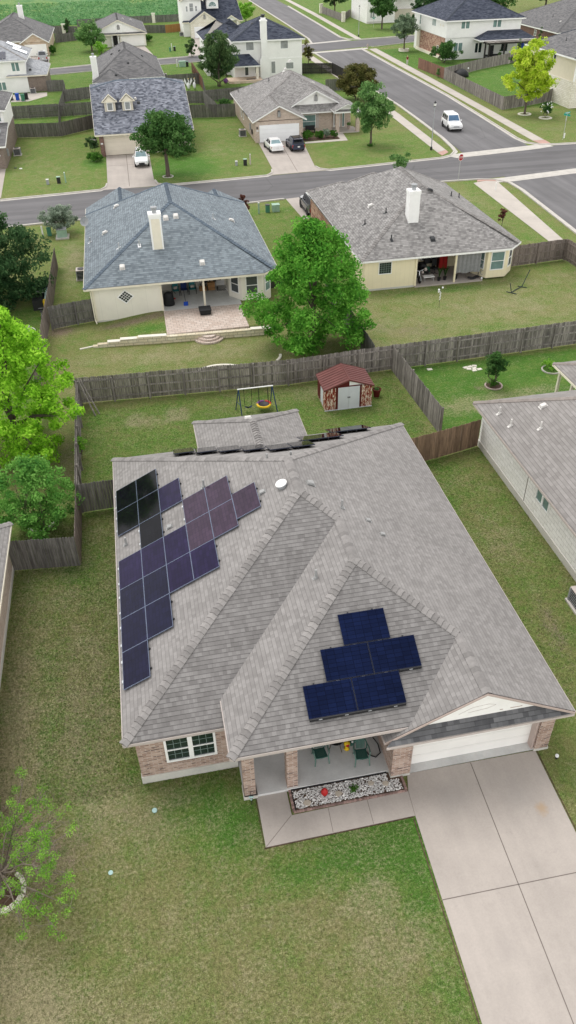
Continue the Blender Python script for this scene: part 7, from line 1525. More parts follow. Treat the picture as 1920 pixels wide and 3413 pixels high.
for a, b in (((4.92, 43.3, zt), (4.72, 43.75, 0)), ((4.92, 43.3, zt), (5.0, 42.85, 0)), ((7.08, 43.3, zt), (7.0, 43.75, 0)), ((7.08, 43.3, zt), (7.32, 42.85, 0))): obj('leg', MB().tube([a, b], .032, 8), M['swing_blue'], sw, uv=False)
obj('brace', MB().tube([(4.80, 43.58, .7), (4.97, 43.02, .7)], .02, 6), M['swing_blue'], sw, uv=False)
ss = obj('swing_seat', MB().raw([(5.28, 43.22, .42), (5.43, 43.22, .34), (5.58, 43.22, .34), (5.73, 43.22, .42), (5.28, 43.4, .42), (5.43, 43.4, .34), (5.58, 43.4, .34), (5.73, 43.4, .42)], [(0, 1, 5, 4), (1, 2, 6, 5), (2, 3, 7, 6), (4, 5, 1, 0), (5, 6, 2, 1), (6, 7, 3, 2)]), M['swing_blue'], sw, uv=False); obj('rope', MB().tube([(5.28, 43.31, .42), (5.25, 43.3, zt)], .014, 6).tube([(5.73, 43.31, .42), (5.76, 43.3, zt)], .014, 6), M['black'], ss, uv=False)
nc = (6.5, 43.25, .48)
for i, (mm, a0, a1) in enumerate((('purple', .45, .95), ('red_pl', -.08, .45), ('yellow', .95, 1.92))): obj('nest_rim', MB().torus(nc, .42, .07, 30, 8, arc=(a1 - a0) / 2, start=a0 * math.pi), M[mm], sw, uv=False)
obj('nest_mat', MB().lathe([(.02, -.05), (.38, 0), (.38, .01), (.02, -.04)], nc, 22), M['black'], sw, uv=False); mb = MB()
for a in (.7, 2.4, 3.9, 5.5): mb.tube([(nc[0] + .42 * math.cos(a), nc[1] + .42 * math.sin(a), nc[2]), (6.5 + (.28 if math.cos(a) > 0 else -.28), 43.3, zt)], .013, 6)
obj('rope', mb, M['black'], sw, uv=False)
def stone_ring(label, x, y, r, m='edge_white', n=14, a0=0, a1=2 * math.pi, h=.1, w=.14, name='edging_ring', cat='edging', gap=.03):
    t = thing(name, label, cat, (x, y, gz(x, y)))
    for i in range(n):
        a = a0 + (a1 - a0) * (i + gap) / n; b = a0 + (a1 - a0) * (i + 1 - gap) / n; z = gz(x, y); hh = h * random.uniform(.9, 1.1)
        pol = [(x + q * math.cos(c), y + q * math.sin(c)) for q, c in ((r, a), (r, b), (r + w, b), (r + w, a))]; obj('block', MB().prism(pol, z, z + hh), M[m], t, uv=False, bevel=.012)
    return t
def curve_edging(label, pts, w=.18, h=.1):
    c = (pts[0][0], pts[0][1], 0); mb = MB(); fine = []
    for i in range(25):
        t_ = i / 24; p0, p1, p2 = [Vector(p) for p in (pts if len(pts) == 3 else (pts[0], ((pts[0][0] + pts[1][0]) / 2 + .1, (pts[0][1] + pts[1][1]) / 2), pts[1]))]; p1 = 2 * p1 - (p0 + p2) / 2; fine.append(tuple(p0 * (1 - t_) ** 2 + p1 * 2 * t_ * (1 - t_) + p2 * t_ * t_))
    strip(mb, fine, -w / 2, w / 2, 0, h); return tag(obj('lawn_edging', mb, M['edge_white'], loc=c, uv=False), label, 'edging')
curve_edging('curved white kerb edging in the blue house lawn, left one by the fence', [(-5.3, 49.9), (-4.1, 50.0), (-2.9, 49.3)]); curve_edging('longer curved white kerb edging in the blue house lawn, middle of the fence', [(2.6, 49.4), (4.1, 50.15), (5.8, 49.7)]); curve_edging('short white kerb edging beside the big maple', [(9.0, 50.8), (8.6, 49.9)])
stone_ring('low grey stone ring round the small dark yard tree', 22.15, 42.95, .52, 'trim_taupe', 14, 2.0, 7.2, h=.07, w=.09); stone_ring('white edged bed behind the right patio roof', 26.95, 44.2, .6, 'kerb', 12, 1.6, 5.6, h=.07, w=.09); stone_ring('white ring round the foot of the yellow-green tree', 60.9, 122.3, .75, 'edge_white', 14, w=.28); stone_ring('white ring round the foot of the rose bush', 62.7, 118.9, .7, 'edge_white', 14, w=.28); stone_ring('pale ring round the foot of the live oak', 4.6, 101.4, .55, 'kerb', 12, w=.14, h=.06); stone_ring('raised stone ring round the grey-green tree by the man', 64.1, 192.0, .9, 'limestone_cream', 14, w=.3, h=.45); stone_ring('white edging blocks round the lower left sparse tree', -7.3, 14.25, .58, 'edge_white', 9, -2.9, 1.0, .12, .15, gap=.04); stone_ring('white edging stones under the rounded green tree at the left', -7.15, 34.3, .62, 'edge_white', 12, 2.9, 6.2, .1, .13)
structure(obj('mulch_bed', MB().lathe([(.01, 0), (.57, 0), (.57, .03), (.01, .05)], (-7.3, 14.25, 0), 20), M['mulch'], uv=False)); structure(obj('mulch_bed', MB().lathe([(.01, 0), (.5, 0), (.5, .02), (.01, .04)], (22.15, 42.95, 0), 20), M['mulch'], uv=False)); structure(obj('mulch_bed', MB().prism([(24.6, 114.5), (29.7, 114.6), (29.7, 117.5), (24.6, 117.5)], 0, .05), M['mulch'], uv=False))
sp = thing('stepping_stones', 'cluster of seven pale stepping stones on the deep green lawn', 'stepping stones', (21.6, 45.6, 0)); rs = random.Random(2)
for x, y in ((21.3, 45.85), (21.65, 45.9), (22.0, 45.95), (21.45, 45.6), (21.85, 45.62), (21.75, 45.32), (22.15, 45.4)): obj('stone', MB().box(x - .16, y - .12, 0, x + .16, y + .12, .04, rot=rs.uniform(-.3, .3)), M['edge_white'], sp, uv=False)
tag(obj('stepping_stone', MB().box(18.6, 46.05, 0, 18.95, 46.3, .04), M['edge_white'], loc=(18.8, 46.2, 0), uv=False), 'single pale stone lying by the fence at the left of the deep green lawn', 'stepping stone')

# ---- front of the solar house
RB = [(2.78, 15.13), (6.86, 15.17), (6.86, 15.68), (6.48, 15.94), (2.78, 15.94)]
structure(obj('gravel_bed', MB().prism(RB, 0, .05), M['mulch'], uv=False)); rs = random.Random(8); mb = MB()
M['pebble'] = simple('white_pebbles', (.70, .68, .66), .9, island=.38, amp=.05)
for i in range(2300):
    x, y = rs.uniform(2.82, 6.82), rs.uniform(15.17, 15.9)
    if x > 6.4 and y > 15.62: continue
    mb.ball((x, y, .05 + rs.uniform(0, .03)), rs.uniform(.016, .04), 5, sq=(1, rs.uniform(.6, 1), .7), jit=.25)
o = obj('pebbles', mb, M['pebble'], uv=False); tag(o, 'white and pinkish pebbles covering the porch flower bed', 'pebbles'); o['kind'] = 'stuff'
br = thing('brick_edging', 'row of red-brown brick edging round the pebble bed', 'edging', (4.8, 15.1, 0)); mb = MB(); M['edge_brick'] = simple('edging_brick', (.30, .20, .175), .9, island=.35)
for i in range(44): x = 2.72 + i * .0965; mb.box(x, 15.05 + .002 * (i % 2), 0, x + .086, 15.115, .08 + .008 * (i % 3), rot=rs.uniform(-.06, .06))
for i in range(9): y = 15.12 + i * .096; mb.box(2.68, y, 0, 2.77, y + .086, .09); 
for i in range(6): y = 15.12 + i * .096; mb.box(6.88, y, 0, 6.97, y + .086, .09, rot=.1)
obj('bricks', mb, M['edge_brick'], br, uv=False)
mb = MB(); strip(mb, [(2.79, 15.14), (2.79, 15.955), (6.42, 15.955)], -.02, .02, 0, .1); obj('edging_strip', mb, M['black'], br, uv=False)
orn = thing('red_ornament', 'red lantern shaped ornament with a pale face in the pebble bed', 'ornament', (3.95, 15.55, .05)); ball = MB().lathe([(.05, 0), (.10, .03), (.13, .12), (.13, .2), (.09, .29), (.04, .32), (.035, .38)], (3.95, 15.55, .05), 12); obj('body', ball, M['red_pl'], orn, smooth=True, uv=False); obj('face', MB().ball((3.955, 15.46, .2), .055, 8, sq=(1, .5, 1)), M['trim_cream'], orn, uv=False); obj('foot', MB().lathe([(.11, 0), (.06, .03)], (3.95, 15.55, .06), 10), M['black'], orn, uv=False)
for i, (lab, x, y, r) in enumerate((('flat tan flagstone at the left end of the pebble bed', 3.25, 15.32, .15), ('tilted tan flagstone right of the red ornament', 4.45, 15.45, .14), ('tan flagstone right of the small plant in the pebble bed', 5.72, 15.62, .12), ('tan flagstone at the right end of the pebble bed', 6.25, 15.5, .13))):
    pol = [(x + r * (1 + .15 * math.sin(3 * a + i)) * math.cos(a), y + r * .8 * math.sin(a)) for a in [2 * math.pi * k_ / 6 for k_ in range(6)]]; tag(obj('flagstone', MB().prism(pol, .05, .11), M['flag'], loc=(x, y, .05), uv=False), lab, 'stone')
tree('bed_plant', 'small green feathery plant in the middle of the pebble bed', 5.02, 15.52, .28, .42, LM['box'], 700, .022, .02, .01, 24, .16, 'dome', cat='plant')
def resin_chair(label, loc, rz, m='chair_green', edge='chair_edge', first=[]):
    if first and m == 'chair_green': return dup(first[0], loc, rz, label, 'green plastic porch chairs')
    t = thing('plastic_chair', label, 'chair', (0, 0, 0), 'green plastic porch chairs' if m == 'chair_green' else None)
    n = 10; seat = MB(); seat.raw([(-.23, -.22, .42), (.23, -.22, .42), (.20, .2, .39), (-.20, .2, .39), (-.23, -.22, .395), (.23, -.22, .395), (.20, .2, .365), (-.20, .2, .365)], [(0, 1, 2, 3), (7, 6, 5, 4), (0, 4, 5, 1), (1, 5, 6, 2), (2, 6, 7, 3), (3, 7, 4, 0)]); seat.tube([(-.23, -.225, .405), (0, -.25, .40), (.23, -.225, .405)], .022, 8); s = obj('seat', seat, M[m], t, uv=False, local=True)
    sl = MB()
    for i in range(6): sl.box(-.13 + i * .048, -.17, .418, -.118 + i * .048, .1, .424)
    obj('slots', sl, M[edge], s, uv=False, local=True)
    bk = MB(); arc = [(-.24, .2, .40), (-.25, .27, .62), (-.2, .31, .80), (-.09, .33, .87), (.09, .33, .87), (.2, .31, .80), (.25, .27, .62), (.24, .2, .40)]; bk.tube(arc, .025, 8)
    for i in range(7): x = -.15 + i * .05; bk.raw([(x - .017, .215, .41), (x + .017, .215, .41), (x + .019, .325, .84 - abs(x) * .25), (x - .019, .325, .84 - abs(x) * .25), (x - .017, .23, .41), (x + .017, .23, .41), (x + .019, .338, .84 - abs(x) * .25), (x - .019, .338, .84 - abs(x) * .25)], [(0, 1, 2, 3), (7, 6, 5, 4), (0, 4, 5, 1), (1, 5, 6, 2), (2, 6, 7, 3), (3, 7, 4, 0)])
    obj('backrest', bk, M[m], t, uv=False, local=True)
    for s_ in (-1, 1):
        obj('armrest', MB().tube([(s_ * .25, .27, .63), (s_ * .29, .1, .645), (s_ * .295, -.15, .63), (s_ * .28, -.23, .57)], [.02, .027, .03, .02], 8), M[edge], t, uv=False, local=True)
        obj('leg', MB().tube([(s_ * .28, -.22, .6), (s_ * .25, -.24, .38), (s_ * .28, -.29, 0)], [.022, .03, .02], 8), M[edge], t, uv=False, local=True); obj('leg', MB().tube([(s_ * .2, .2, .38), (s_ * .25, .3, 0)], [.03, .02], 8), M[m], t, uv=False, local=True)
    t.location = loc; t.rotation_euler = (0, 0, rz)
    if m == 'chair_green': first.append(t)
    return t
resin_chair('green plastic chair partly under the porch eave, left of the fire bowl', (4.12, 16.98, .15), .05); resin_chair('green plastic chair fully in view, in front of the coiled black hose', (5.62, 16.62, .15), -.08); resin_chair('white plastic garden chair on the shady grass behind the left fence', (-9.05, 58.2, 0), .7, 'white_plastic', 'white_plastic')
fp = thing('fire_bowl', 'dark round fire bowl on curved legs on the porch', 'fire bowl', (4.82, 17.4, .15)); obj('bowl', MB().lathe([(.03, .32), (.2, .36), (.29, .47), (.33, .5), (.3, .5), (.18, .4), (.02, .37)], (4.82, 17.4, .15), 20), M['black'], fp, uv=False)
for i in range(4): a = .5 + i * math.pi / 2; obj('leg', MB().tube([(4.82 + .22 * math.cos(a), 17.4 + .22 * math.sin(a), .55), (4.82 + .3 * math.cos(a), 17.4 + .3 * math.sin(a), .3), (4.82 + .36 * math.cos(a), 17.4 + .36 * math.sin(a), .15)], .016, 6), M['bark'], fp, uv=False)
yl = thing('yellow_toy', 'yellow and red figure shaped toy on the porch floor', 'toy', (5.22, 17.22, .15)); obj('body', MB().lathe([(.12, 0), (.07, .05), (.05, .14), (.10, .22), (.13, .3), (.11, .38), (.03, .42)], (5.22, 17.22, .15), 12), M['yellow'], yl, uv=False, smooth=True); obj('front', MB().ball((5.22, 17.12, .46), .075, 8, sq=(1, .5, 1)), M['red_pl'], yl, uv=False)
ty = thing('teal_toy', 'teal pot-like toy between the yellow toy and the green chair', 'toy', (5.45, 17.38, .15)); obj('body', MB().lathe([(.10, 0), (.14, .12), (.14, .28), (.06, .36)], (5.45, 17.38, .15), 12), M['chair_green'], ty, uv=False); obj('knob', MB().ball((5.45, 17.28, .42), .05, 8), M['trim_white'], ty, uv=False)
hs = thing('garden_hose', 'black garden hose coiled in the porch corner with a loop on the floor', 'hose', (6.2, 17.6, .15)); mb = MB()
for i in range(4): mb.torus((6.2, 17.5 + i * .06, .58), .30 - .012 * (i % 2), .032, 26, 8, axis='y')
mb.tube([(6.3, 17.4, .3), (6.44, 17.15, .18), (6.42, 16.75, .18), (6.2, 16.6, .18), (5.98, 16.72, .18), (5.92, 16.9, .18)], .022, 8); obj('coil', mb, M['rubber'], hs, uv=False); obj('reel', MB().lathe([(.25, -.1), (.25, .1)], (0, 0, 0), 16), M['steel_grey'], hs, uv=False).matrix_local = Matrix.Translation((0, .02, .43)) @ Matrix.Rotation(R(90), 4, 'X') @ Matrix.Translation((6.2, 17.6, .15)); obj('stand', MB().box(6.0, 17.7, .15, 6.04, 17.9, .7).box(6.36, 17.7, .15, 6.4, 17.9, .7), M['black'], hs, uv=False)
tree('porch_plant', 'leafy green plant behind the coiled hose', 6.3, 18.1, 1.0, .4, LM['fresh'], 160, .07, .5, .02, 10, .25, 'round', cat='plant')
tag(obj('valve_cap', MB().lathe([(.095, 0), (.095, .05), (.085, .06), (.02, .065)], (-2.2, 16.2, 0), 18), M['mint'], loc=(-2.2, 16.2, 0), uv=False), 'pale teal round pipe cap in the lawn near the house corner', 'pipe cap'); tag(obj('valve_cap', MB().lathe([(.08, 0), (.08, .03), (.02, .04)], (-3.8, 14.2, 0), 18), M['mint'], loc=(-3.8, 14.2, 0), uv=False), 'smaller grey-teal pipe cap further out on the front lawn', 'pipe cap')
wt = thing('wire_hoops', 'loose thin wire hoops standing against the front foundation', 'wire hoops', (-.2, 17.2, 0))
for x in (-.55, -.3, -.05): obj('hoop', MB().torus((x, 17.28, .25), .17, .006, 18, 5, axis='y', arc=.6, start=-.3), M['metal'], wt, uv=False)
gs = thing('globe_light', 'small white globe light on the grass right of the garage', 'globe light', (12.92, 15.25, 0)); obj('globe', MB().ball((12.92, 15.25, .15), .075, 12), M['white_flat'], gs, smooth=True, uv=False); obj('stake', MB().lathe([(.05, 0), (.05, .09)], (12.92, 15.25, 0), 10), M['black'], gs, uv=False)
sk = thing('tap_stake', 'thin black tap stake with a teal valve at the left porch corner', 'tap stake', (1.28, 15.72, 0)); obj('stake', MB().tube([(1.28, 15.72, 0), (1.26, 15.76, .75)], .014, 6).tube([(1.33, 15.74, 0), (1.33, 15.77, .6)], .010, 6), M['black'], sk, uv=False); obj('valve', MB().tube([(1.2, 15.72, .5), (1.36, 15.7, .5)], .03, 8).ball((1.28, 15.70, .36), .035, 8), M['mint'], sk, uv=False)

# ---- blue house porch and garden things (floor z .47)
def armchair(label, x, y, z, mseat, mp='black'):
    t = thing('patio_chair', label, 'chair', (x, y, z), 'patio chairs at the blue roofed house'); obj('seat', MB().box(x - .25, y - .25, z + .4, x + .25, y + .22, z + .45), M[mseat], t, uv=False); obj('backrest', MB().raw([(x - .24, y + .2, z + .45), (x + .24, y + .2, z + .45), (x + .24, y + .36, z + 1.0), (x - .24, y + .36, z + 1.0), (x - .24, y + .23, z + .45), (x + .24, y + .23, z + .45), (x + .24, y + .39, z + 1.0), (x - .24, y + .39, z + 1.0)], [(0, 1, 2, 3), (7, 6, 5, 4), (1, 5, 6, 2), (2, 6, 7, 3), (3, 7, 4, 0)]), M[mseat], t, uv=False)
    for s in (-1, 1):
        obj('arm_frame', MB().tube([(x + s * .28, y + .35, z + .75), (x + s * .3, y + .1, z + .66), (x + s * .3, y - .24, z + .64), (x + s * .29, y - .26, z)], .022, 6), M[mp], t, uv=False); obj('leg', MB().tube([(x + s * .28, y + .2, z + .66), (x + s * .3, y + .28, z)], .02, 6), M[mp], t, uv=False)
    return t
a = armchair('teal patio chair on the blue house porch, nearest the covered grill', 2.45, 62.7, .47, 'teal_cl'); armchair('patio chair with a dark blue striped cushion, between two teal ones', 3.15, 62.75, .47, 'navy_pl'); b = armchair('teal patio chair with a pale pillow, right of the dark blue one', 3.85, 62.75, .47, 'teal_cl')
for ch, x in ((a, 2.45), (b, 3.85)): obj('pillow', MB().box(x - .16, 62.72, .93, x + .16, 62.92, 1.15, tilt=(-.2, 'X')), M['trim_pale'], ch, bevel=.05, uv=False)
gc = thing('covered_grill', 'tall grill under a black cover at the left end of the blue house porch', 'covered grill', (1.75, 60.7, .47)); obj('cover', MB().lathe([(.42, 0), (.45, .15), (.40, .7), (.36, .98), (.2, 1.1), (.03, 1.13)], (1.75, 60.7, .47), 12, sy=.7), M['grill_cover'], gc, smooth=True, uv=False); obj('handle', MB().torus((2.1, 60.9, 1.3), .22, .025, 16, 6, axis='y', arc=.5), M['black'], gc, uv=False)
ft = thing('fire_table', 'square fire table under a black cover on the paved patio', 'fire table', (4.4, 58.3, .52)); obj('cover', MB().box(3.98, 57.9, .52, 4.82, 58.7, .95), M['grill_cover'], ft, bevel=.06, uv=False); obj('rim', MB().box(3.92, 57.84, .86, 4.88, 58.76, .97), M['grill_cover'], ft, bevel=.04, uv=False)
for i, (lab, x, z) in enumerate((('orange crate lying on the porch floor, left of the pair', 4.75, .47), ('orange crate at the bottom of the porch pile, right', 5.45, .47), ('orange crate stacked on the lower right one', 5.47, .80))):
    t = thing('crate', lab, 'crate', (x, 63.2, z)); obj('box', MB().box(x - .3, 63.0, z, x + .3, 63.4, z + .31), M['orange_box'], t, uv=False); obj('slat', MB().box(x - .31, 62.985, z + .10, x + .31, 63.0, z + .12).box(x - .31, 62.985, z + .2, x + .31, 63.0, z + .22), M['mulch'], t, uv=False)
mw = thing('garden_tools', 'jumble of dark tools and bags on top of the orange crates', 'tools', (5.3, 63.3, 1.1)); mb = MB(); rs = random.Random(4)
for i in range(9): mb.ball((4.75 + rs.random() * 1.2, 63.2 + rs.random() * .2, (.82 if i < 3 else 1.12) + rs.random() * .2), rs.uniform(.08, .17), 7, jit=.3)
obj('bags', mb, M['black'], mw, uv=False); obj('handle', MB().tube([(5.9, 63.1, .5), (5.7, 63.4, 1.75)], .02, 6).tube([(4.65, 63.1, .5), (4.5, 63.4, 1.5)], .02, 6), M['black'], mw, uv=False)
wl_ = MB(); [wl_.tube([(x, 62.95, .62), (x + .06, 62.95, .62)], .15, 10) for x in (5.1, 5.95)]; obj('wheel', wl_, M['rubber'], mw, uv=False)
rg = MB()
for i in range(7): rg.box(5.9 + i * .11, 62.6, .472, 5.96 + i * .11, 63.1, .485, rot=.2)
rt = thing('striped_rug', 'black and white striped mat by the blue house back door', 'mat', (6.25, 62.9, .47)); obj('base', MB().box(5.85, 62.55, .47, 6.75, 63.15, .476), M['trim_white'], rt, uv=False); obj('stripes', rg, M['black'], rt, uv=False)
sv = thing('snow_shovel', 'blue plastic shovel standing on the porch edge', 'shovel', (3.05, 60.3, .47)); obj('handle', MB().tube([(3.05, 60.35, .8), (2.98, 60.6, 1.75)], .018, 6), M['black'], sv, uv=False); obj('blade', MB().box(2.88, 60.2, .47, 3.24, 60.28, .85, tilt=(.3, 'X')), M['blue_pl'], sv, bevel=.02, uv=False)
tag(obj('dropped_cloth', MB().ball((2.15, 61.9, .5), .16, 8, sq=(1.5, .8, .4), jit=.3), M['red_pl'], loc=(2.15, 61.9, .47), uv=False), 'crumpled pinkish red cloth on the blue house porch floor', 'cloth')
ds = thing('storage_heap', 'heap of boards, crates and a blue tarp against the garden fence in deep shade', 'heap', (-8.5, 65, 0)); obj('blue_tarp', MB().ball((-8.6, 66.3, .9), .6, 9, sq=(1.1, .8, .5), jit=.2), M['blue_pl'], ds, uv=False); obj('white_board', MB().box(-9.35, 64.6, .95, -8.25, 65.0, 1.05), M['trim_white'], ds, uv=False); obj('mint_board', MB().box(-8.25, 63.4, .3, -8.0, 66.0, 1.1, tilt=(.25, 'Y')), M['mint'], ds, uv=False); obj('yellow_box', MB().box(-8.3, 62.9, .2, -8.02, 63.4, .9), M['yellow'], ds, uv=False); obj('crate', MB().box(-9.2, 63.3, 0, -8.4, 64.5, .85).box(-9.1, 64.8, 0, -8.2, 65.6, .9), M['black'], ds, uv=False)
bk_ = thing('old_bicycle', 'old bicycle and poles leaning on the garden fence in shade', 'bicycle', (-8.4, 61, 0)); mb = MB()
for y in (60.5, 61.55): mb.torus((-8.35, y, .34), .32, .025, 20, 6, axis='x')
obj('wheel', mb, M['rubber'], bk_, uv=False); obj('frame', MB().tube([(-8.35, 60.5, .34), (-8.33, 60.85, .75), (-8.33, 61.35, .75), (-8.35, 61.55, .34), (-8.33, 61.0, .3), (-8.33, 60.85, .75)], .02, 6).tube([(-8.55, 61.4, .95), (-8.15, 61.4, .95)], .015, 6).tube([(-8.33, 60.85, .75), (-8.3, 60.8, .9)], .02, 6), M['steel_grey'], bk_, uv=False); obj('saddle', MB().box(-8.4, 60.7, .88, -8.2, 60.95, .94), M['black'], bk_, uv=False)

# ---- yellow house porch things (floor z .12)
mc = thing('motorcycle', 'dark motorcycle at the left end of the yellow house porch', 'motorcycle', (23.2, 61.7, .12)); 
for y in (61.1, 62.35): obj('wheel', MB().torus((23.1, y, .43), .25, .075, 20, 8, axis='x'), M['rubber'], mc, uv=False)
obj('body', MB().ball((23.1, 61.8, .82), .28, 9, sq=(.7, 1.6, .7)).ball((23.1, 61.75, .55), .24, 8, sq=(.8, 1.2, .8)), M['black'], mc, uv=False, smooth=True); obj('handlebar', MB().tube([(22.75, 61.35, 1.2), (23.1, 61.25, 1.1), (23.45, 61.35, 1.2)], .02, 6).tube([(23.1, 61.1, .43), (23.1, 61.3, 1.1)], .03, 6), M['chrome'], mc, uv=False); obj('fender', MB().torus((23.1, 61.1, .43), .34, .04, 16, 6, axis='x', arc=.45, start=.3), M['steel_grey'], mc, uv=False)
bn = thing('white_bench', 'low white folding table in front of the motorcycle clutter', 'table', (24.0, 61.5, .12)); obj('top', MB().box(23.55, 61.25, .48, 24.5, 61.75, .53), M['trim_white'], bn, uv=False)
for x in (23.65, 24.4): obj('leg', MB().tube([(x, 61.3, .48), (x, 61.25, .12)], .02, 6).tube([(x, 61.7, .48), (x, 61.75, .12)], .02, 6), M['metal'], bn, uv=False)
for lab, x, y in (('tall palm-like plant in a black pot, left of two by the porch post', 24.9, 61.25), ('tall palm-like plant in a black pot, right of two by the porch post', 25.45, 61.3)):
    t = thing('potted_palm', lab, 'potted plant', (x, y, .12), 'potted palms on the yellow house porch'); obj('pot', MB().lathe([(.12, 0), (.16, .3), (.15, .3), (.03, .28)], (x, y, .12), 12), M['black'], t, uv=False); mb = MB(); rs = random.Random(int(x * 100))
    for i in range(11):
        a = rs.uniform(0, 6.28); l_ = rs.uniform(.18, .42); mb.tube([(x, y, .4), (x + l_ * .4 * math.cos(a), y + l_ * .4 * math.sin(a), 1.0), (x + l_ * math.cos(a), y + l_ * math.sin(a), rs.uniform(1.05, 1.5))], [.012, .03, .004], 4)
    obj('fronds', mb, LM['palm'], t, uv=False)
tag(obj('bucket', MB().lathe([(.15, 0), (.2, .36), (.21, .36), (.19, .36), (.14, .03), (.01, .03)], (26.4, 61.3, .12), 14), M['black'], loc=(26.4, 61.3, .12), uv=False), 'black bucket right of the yellow house porch post', 'bucket')
cb = thing('red_cabinet', 'dark red tall cabinet at the back of the yellow house porch', 'cabinet', (26.1, 63.8, .12)); obj('case', MB().box(25.7, 63.6, .12, 26.5, 64.1, 1.9), M['shed_dark'], cb, bevel=.02, uv=False); obj('door', MB().box(25.74, 63.58, .3, 26.08, 63.6, 1.85).box(26.12, 63.58, .3, 26.46, 63.6, 1.85), M['red_pl'], cb, uv=False)
sf = thing('storage_shelf', 'black shelf with white stripes and boxes on the back wall of the yellow house porch', 'shelf', (24.3, 63.8, .12)); mb = MB()
for z in (.3, .8, 1.3, 1.8): mb.box(23.4, 63.6, z, 25.4, 64.1, z + .04)
for x in (23.4, 25.36): mb.box(x, 63.6, .12, x + .04, 64.1, 2.1)
obj('frame', mb, M['black'], sf, uv=False); mb = MB(); [mb.box(24.05 + i * .13, 63.58, 1.35, 24.11 + i * .13, 63.62, 1.78) for i in range(5)]; obj('striped_panel', mb, M['white_flat'], sf, uv=False); [obj('box', MB().box(*q), M['black'], sf, uv=False) for q in ((23.5, 63.65, .34, 24.1, 64, .7), (24.4, 63.65, .84, 25.0, 64, 1.2), (24.8, 63.65, 1.34, 25.2, 64, 1.7))]; obj('green_bag', MB().ball((24.5, 63.3, .35), .3, 8, jit=.25), M['green_box'], sf, uv=False)
jk = thing('clutter_pile', 'pile of dark bags and tubs heaped beside the motorcycle', 'clutter', (23.6, 62.6, .12)); mb = MB(); rs = random.Random(6)
for i in range(12): mb.ball((22.9 + rs.random() * 1.5, 62.2 + rs.random() * .9, .3 + rs.random() * .8), rs.uniform(.12, .24), 7, jit=.3)
obj('bags', mb, M['black'], jk, uv=False); obj('pale_tub', MB().ball((23.9, 62.0, .95), .15, 8, jit=.15).ball((23.6, 61.9, .75), .12, 8, jit=.15), M['trim_pale'], jk, uv=False)
oc_ = thing('office_chair', 'black padded chair at the back of the yellow house porch', 'chair', (25.1, 62.9, .12)); obj('seat', MB().box(24.85, 62.7, .55, 25.35, 63.15, .66), M['black'], oc_, bevel=.04, uv=False); obj('backrest', MB().box(24.87, 63.15, .7, 25.33, 63.25, 1.35), M['black'], oc_, bevel=.04, uv=False); obj('base', MB().tube([(25.1, 62.92, .55), (25.1, 62.92, .2)], .03, 8).tube([(24.85, 62.7, .16), (25.35, 63.15, .16)], .02, 6).tube([(24.85, 63.15, .16), (25.35, 62.7, .16)], .02, 6), M['black'], oc_, uv=False)
ct = MB(); nn_ = 34
for i in range(nn_):
    xa_, xb_ = 26.2 + 2.15 * i / nn_, 26.2 + 2.15 * (i + 1) / nn_; ya_, yb__ = 60.84 + .05 * math.sin(i * 1.1), 60.84 + .05 * math.sin((i + 1) * 1.1); zl1, zl2 = .78 + .05 * math.sin(i * .35), .78 + .05 * math.sin((i + 1) * .35); ct.face([(xa_, ya_, zl1), (xb_, yb__, zl2), (xb_, yb__, 2.5), (xa_, ya_, 2.5)])
tag(obj('hanging_curtain', ct, M['curtain'], loc=(27.2, 60.8, .78), uv=False), 'grey cloth curtain hanging across the right half of the yellow house porch', 'curtain')
fl = thing('floor_pile', 'dark pile of cloth and poles on the porch floor under the grey curtain', 'pile', (28.1, 61.1, .12)); mb = MB(); rs = random.Random(9)
for i in range(8): mb.ball((27.5 + rs.random() * 1.2, 60.8 + rs.random() * .4, .2 + rs.random() * .08), rs.uniform(.08, .15), 7, sq=(1.6, 1, .6), jit=.3)
obj('cloth', mb, M['black'], fl, uv=False); obj('pole', MB().tube([(27.3, 61.3, .3), (28.5, 60.75, .2)], .025, 6), M['bark'], fl, uv=False); obj('white_ball', MB().ball((28.55, 60.66, .22), .1, 8), M['white_flat'], fl, uv=False)
fn = thing('standing_fan', 'old standing fan with a blue lantern at the right end of the yellow house porch', 'fan', (28.5, 61.35, .12)); obj('stand', MB().tube([(28.5, 61.35, .12), (28.5, 61.35, 1.1)], .03, 8), M['black'], fn, uv=False); obj('cage', MB().torus((28.55, 61.2, 1.15), .2, .03, 18, 6, axis='y').torus((28.75, 61.1, .55), .17, .02, 18, 6, axis='y'), M['steel_grey'], fn, uv=False); obj('lantern', MB().lathe([(.08, 0), (.1, .05), (.1, .22), (.05, .3)], (28.4, 61.1, .7), 10), M['teal_cl'], fn, uv=False)
gp = thing('garden_spinner', 'thin garden pole with white curled blades and balls on the yellow house lawn', 'garden ornament', (23.1, 56.2, 0)); obj('pole', MB().tube([(23.1, 56.2, 0), (23.1, 56.2, 1.75)], .014, 6), M['black'], gp, uv=False); mb = MB()
for i in range(5): mb.torus((23.1 + .07 * (1 if i % 2 else -1), 56.18, .72 + i * .13), .085, .022, 12, 6, axis='y', arc=.55, start=(1.57 if i % 2 else -1.57))
obj('blades', mb, M['white_flat'], gp, uv=False); obj('balls', MB().ball((22.95, 56.2, 1.45), .1, 8).ball((22.95, 56.2, 1.3), .08, 8).ball((23.25, 56.2, 1.62), .08, 8), M['white_flat'], gp, uv=False)
hm = thing('hammock_stand', 'dark empty hammock stand folded open on the yellow house lawn', 'hammock stand', (30.3, 57.8, 0)); M['hs'] = simple('dark_green_steel', (.02, .04, .04), .5)
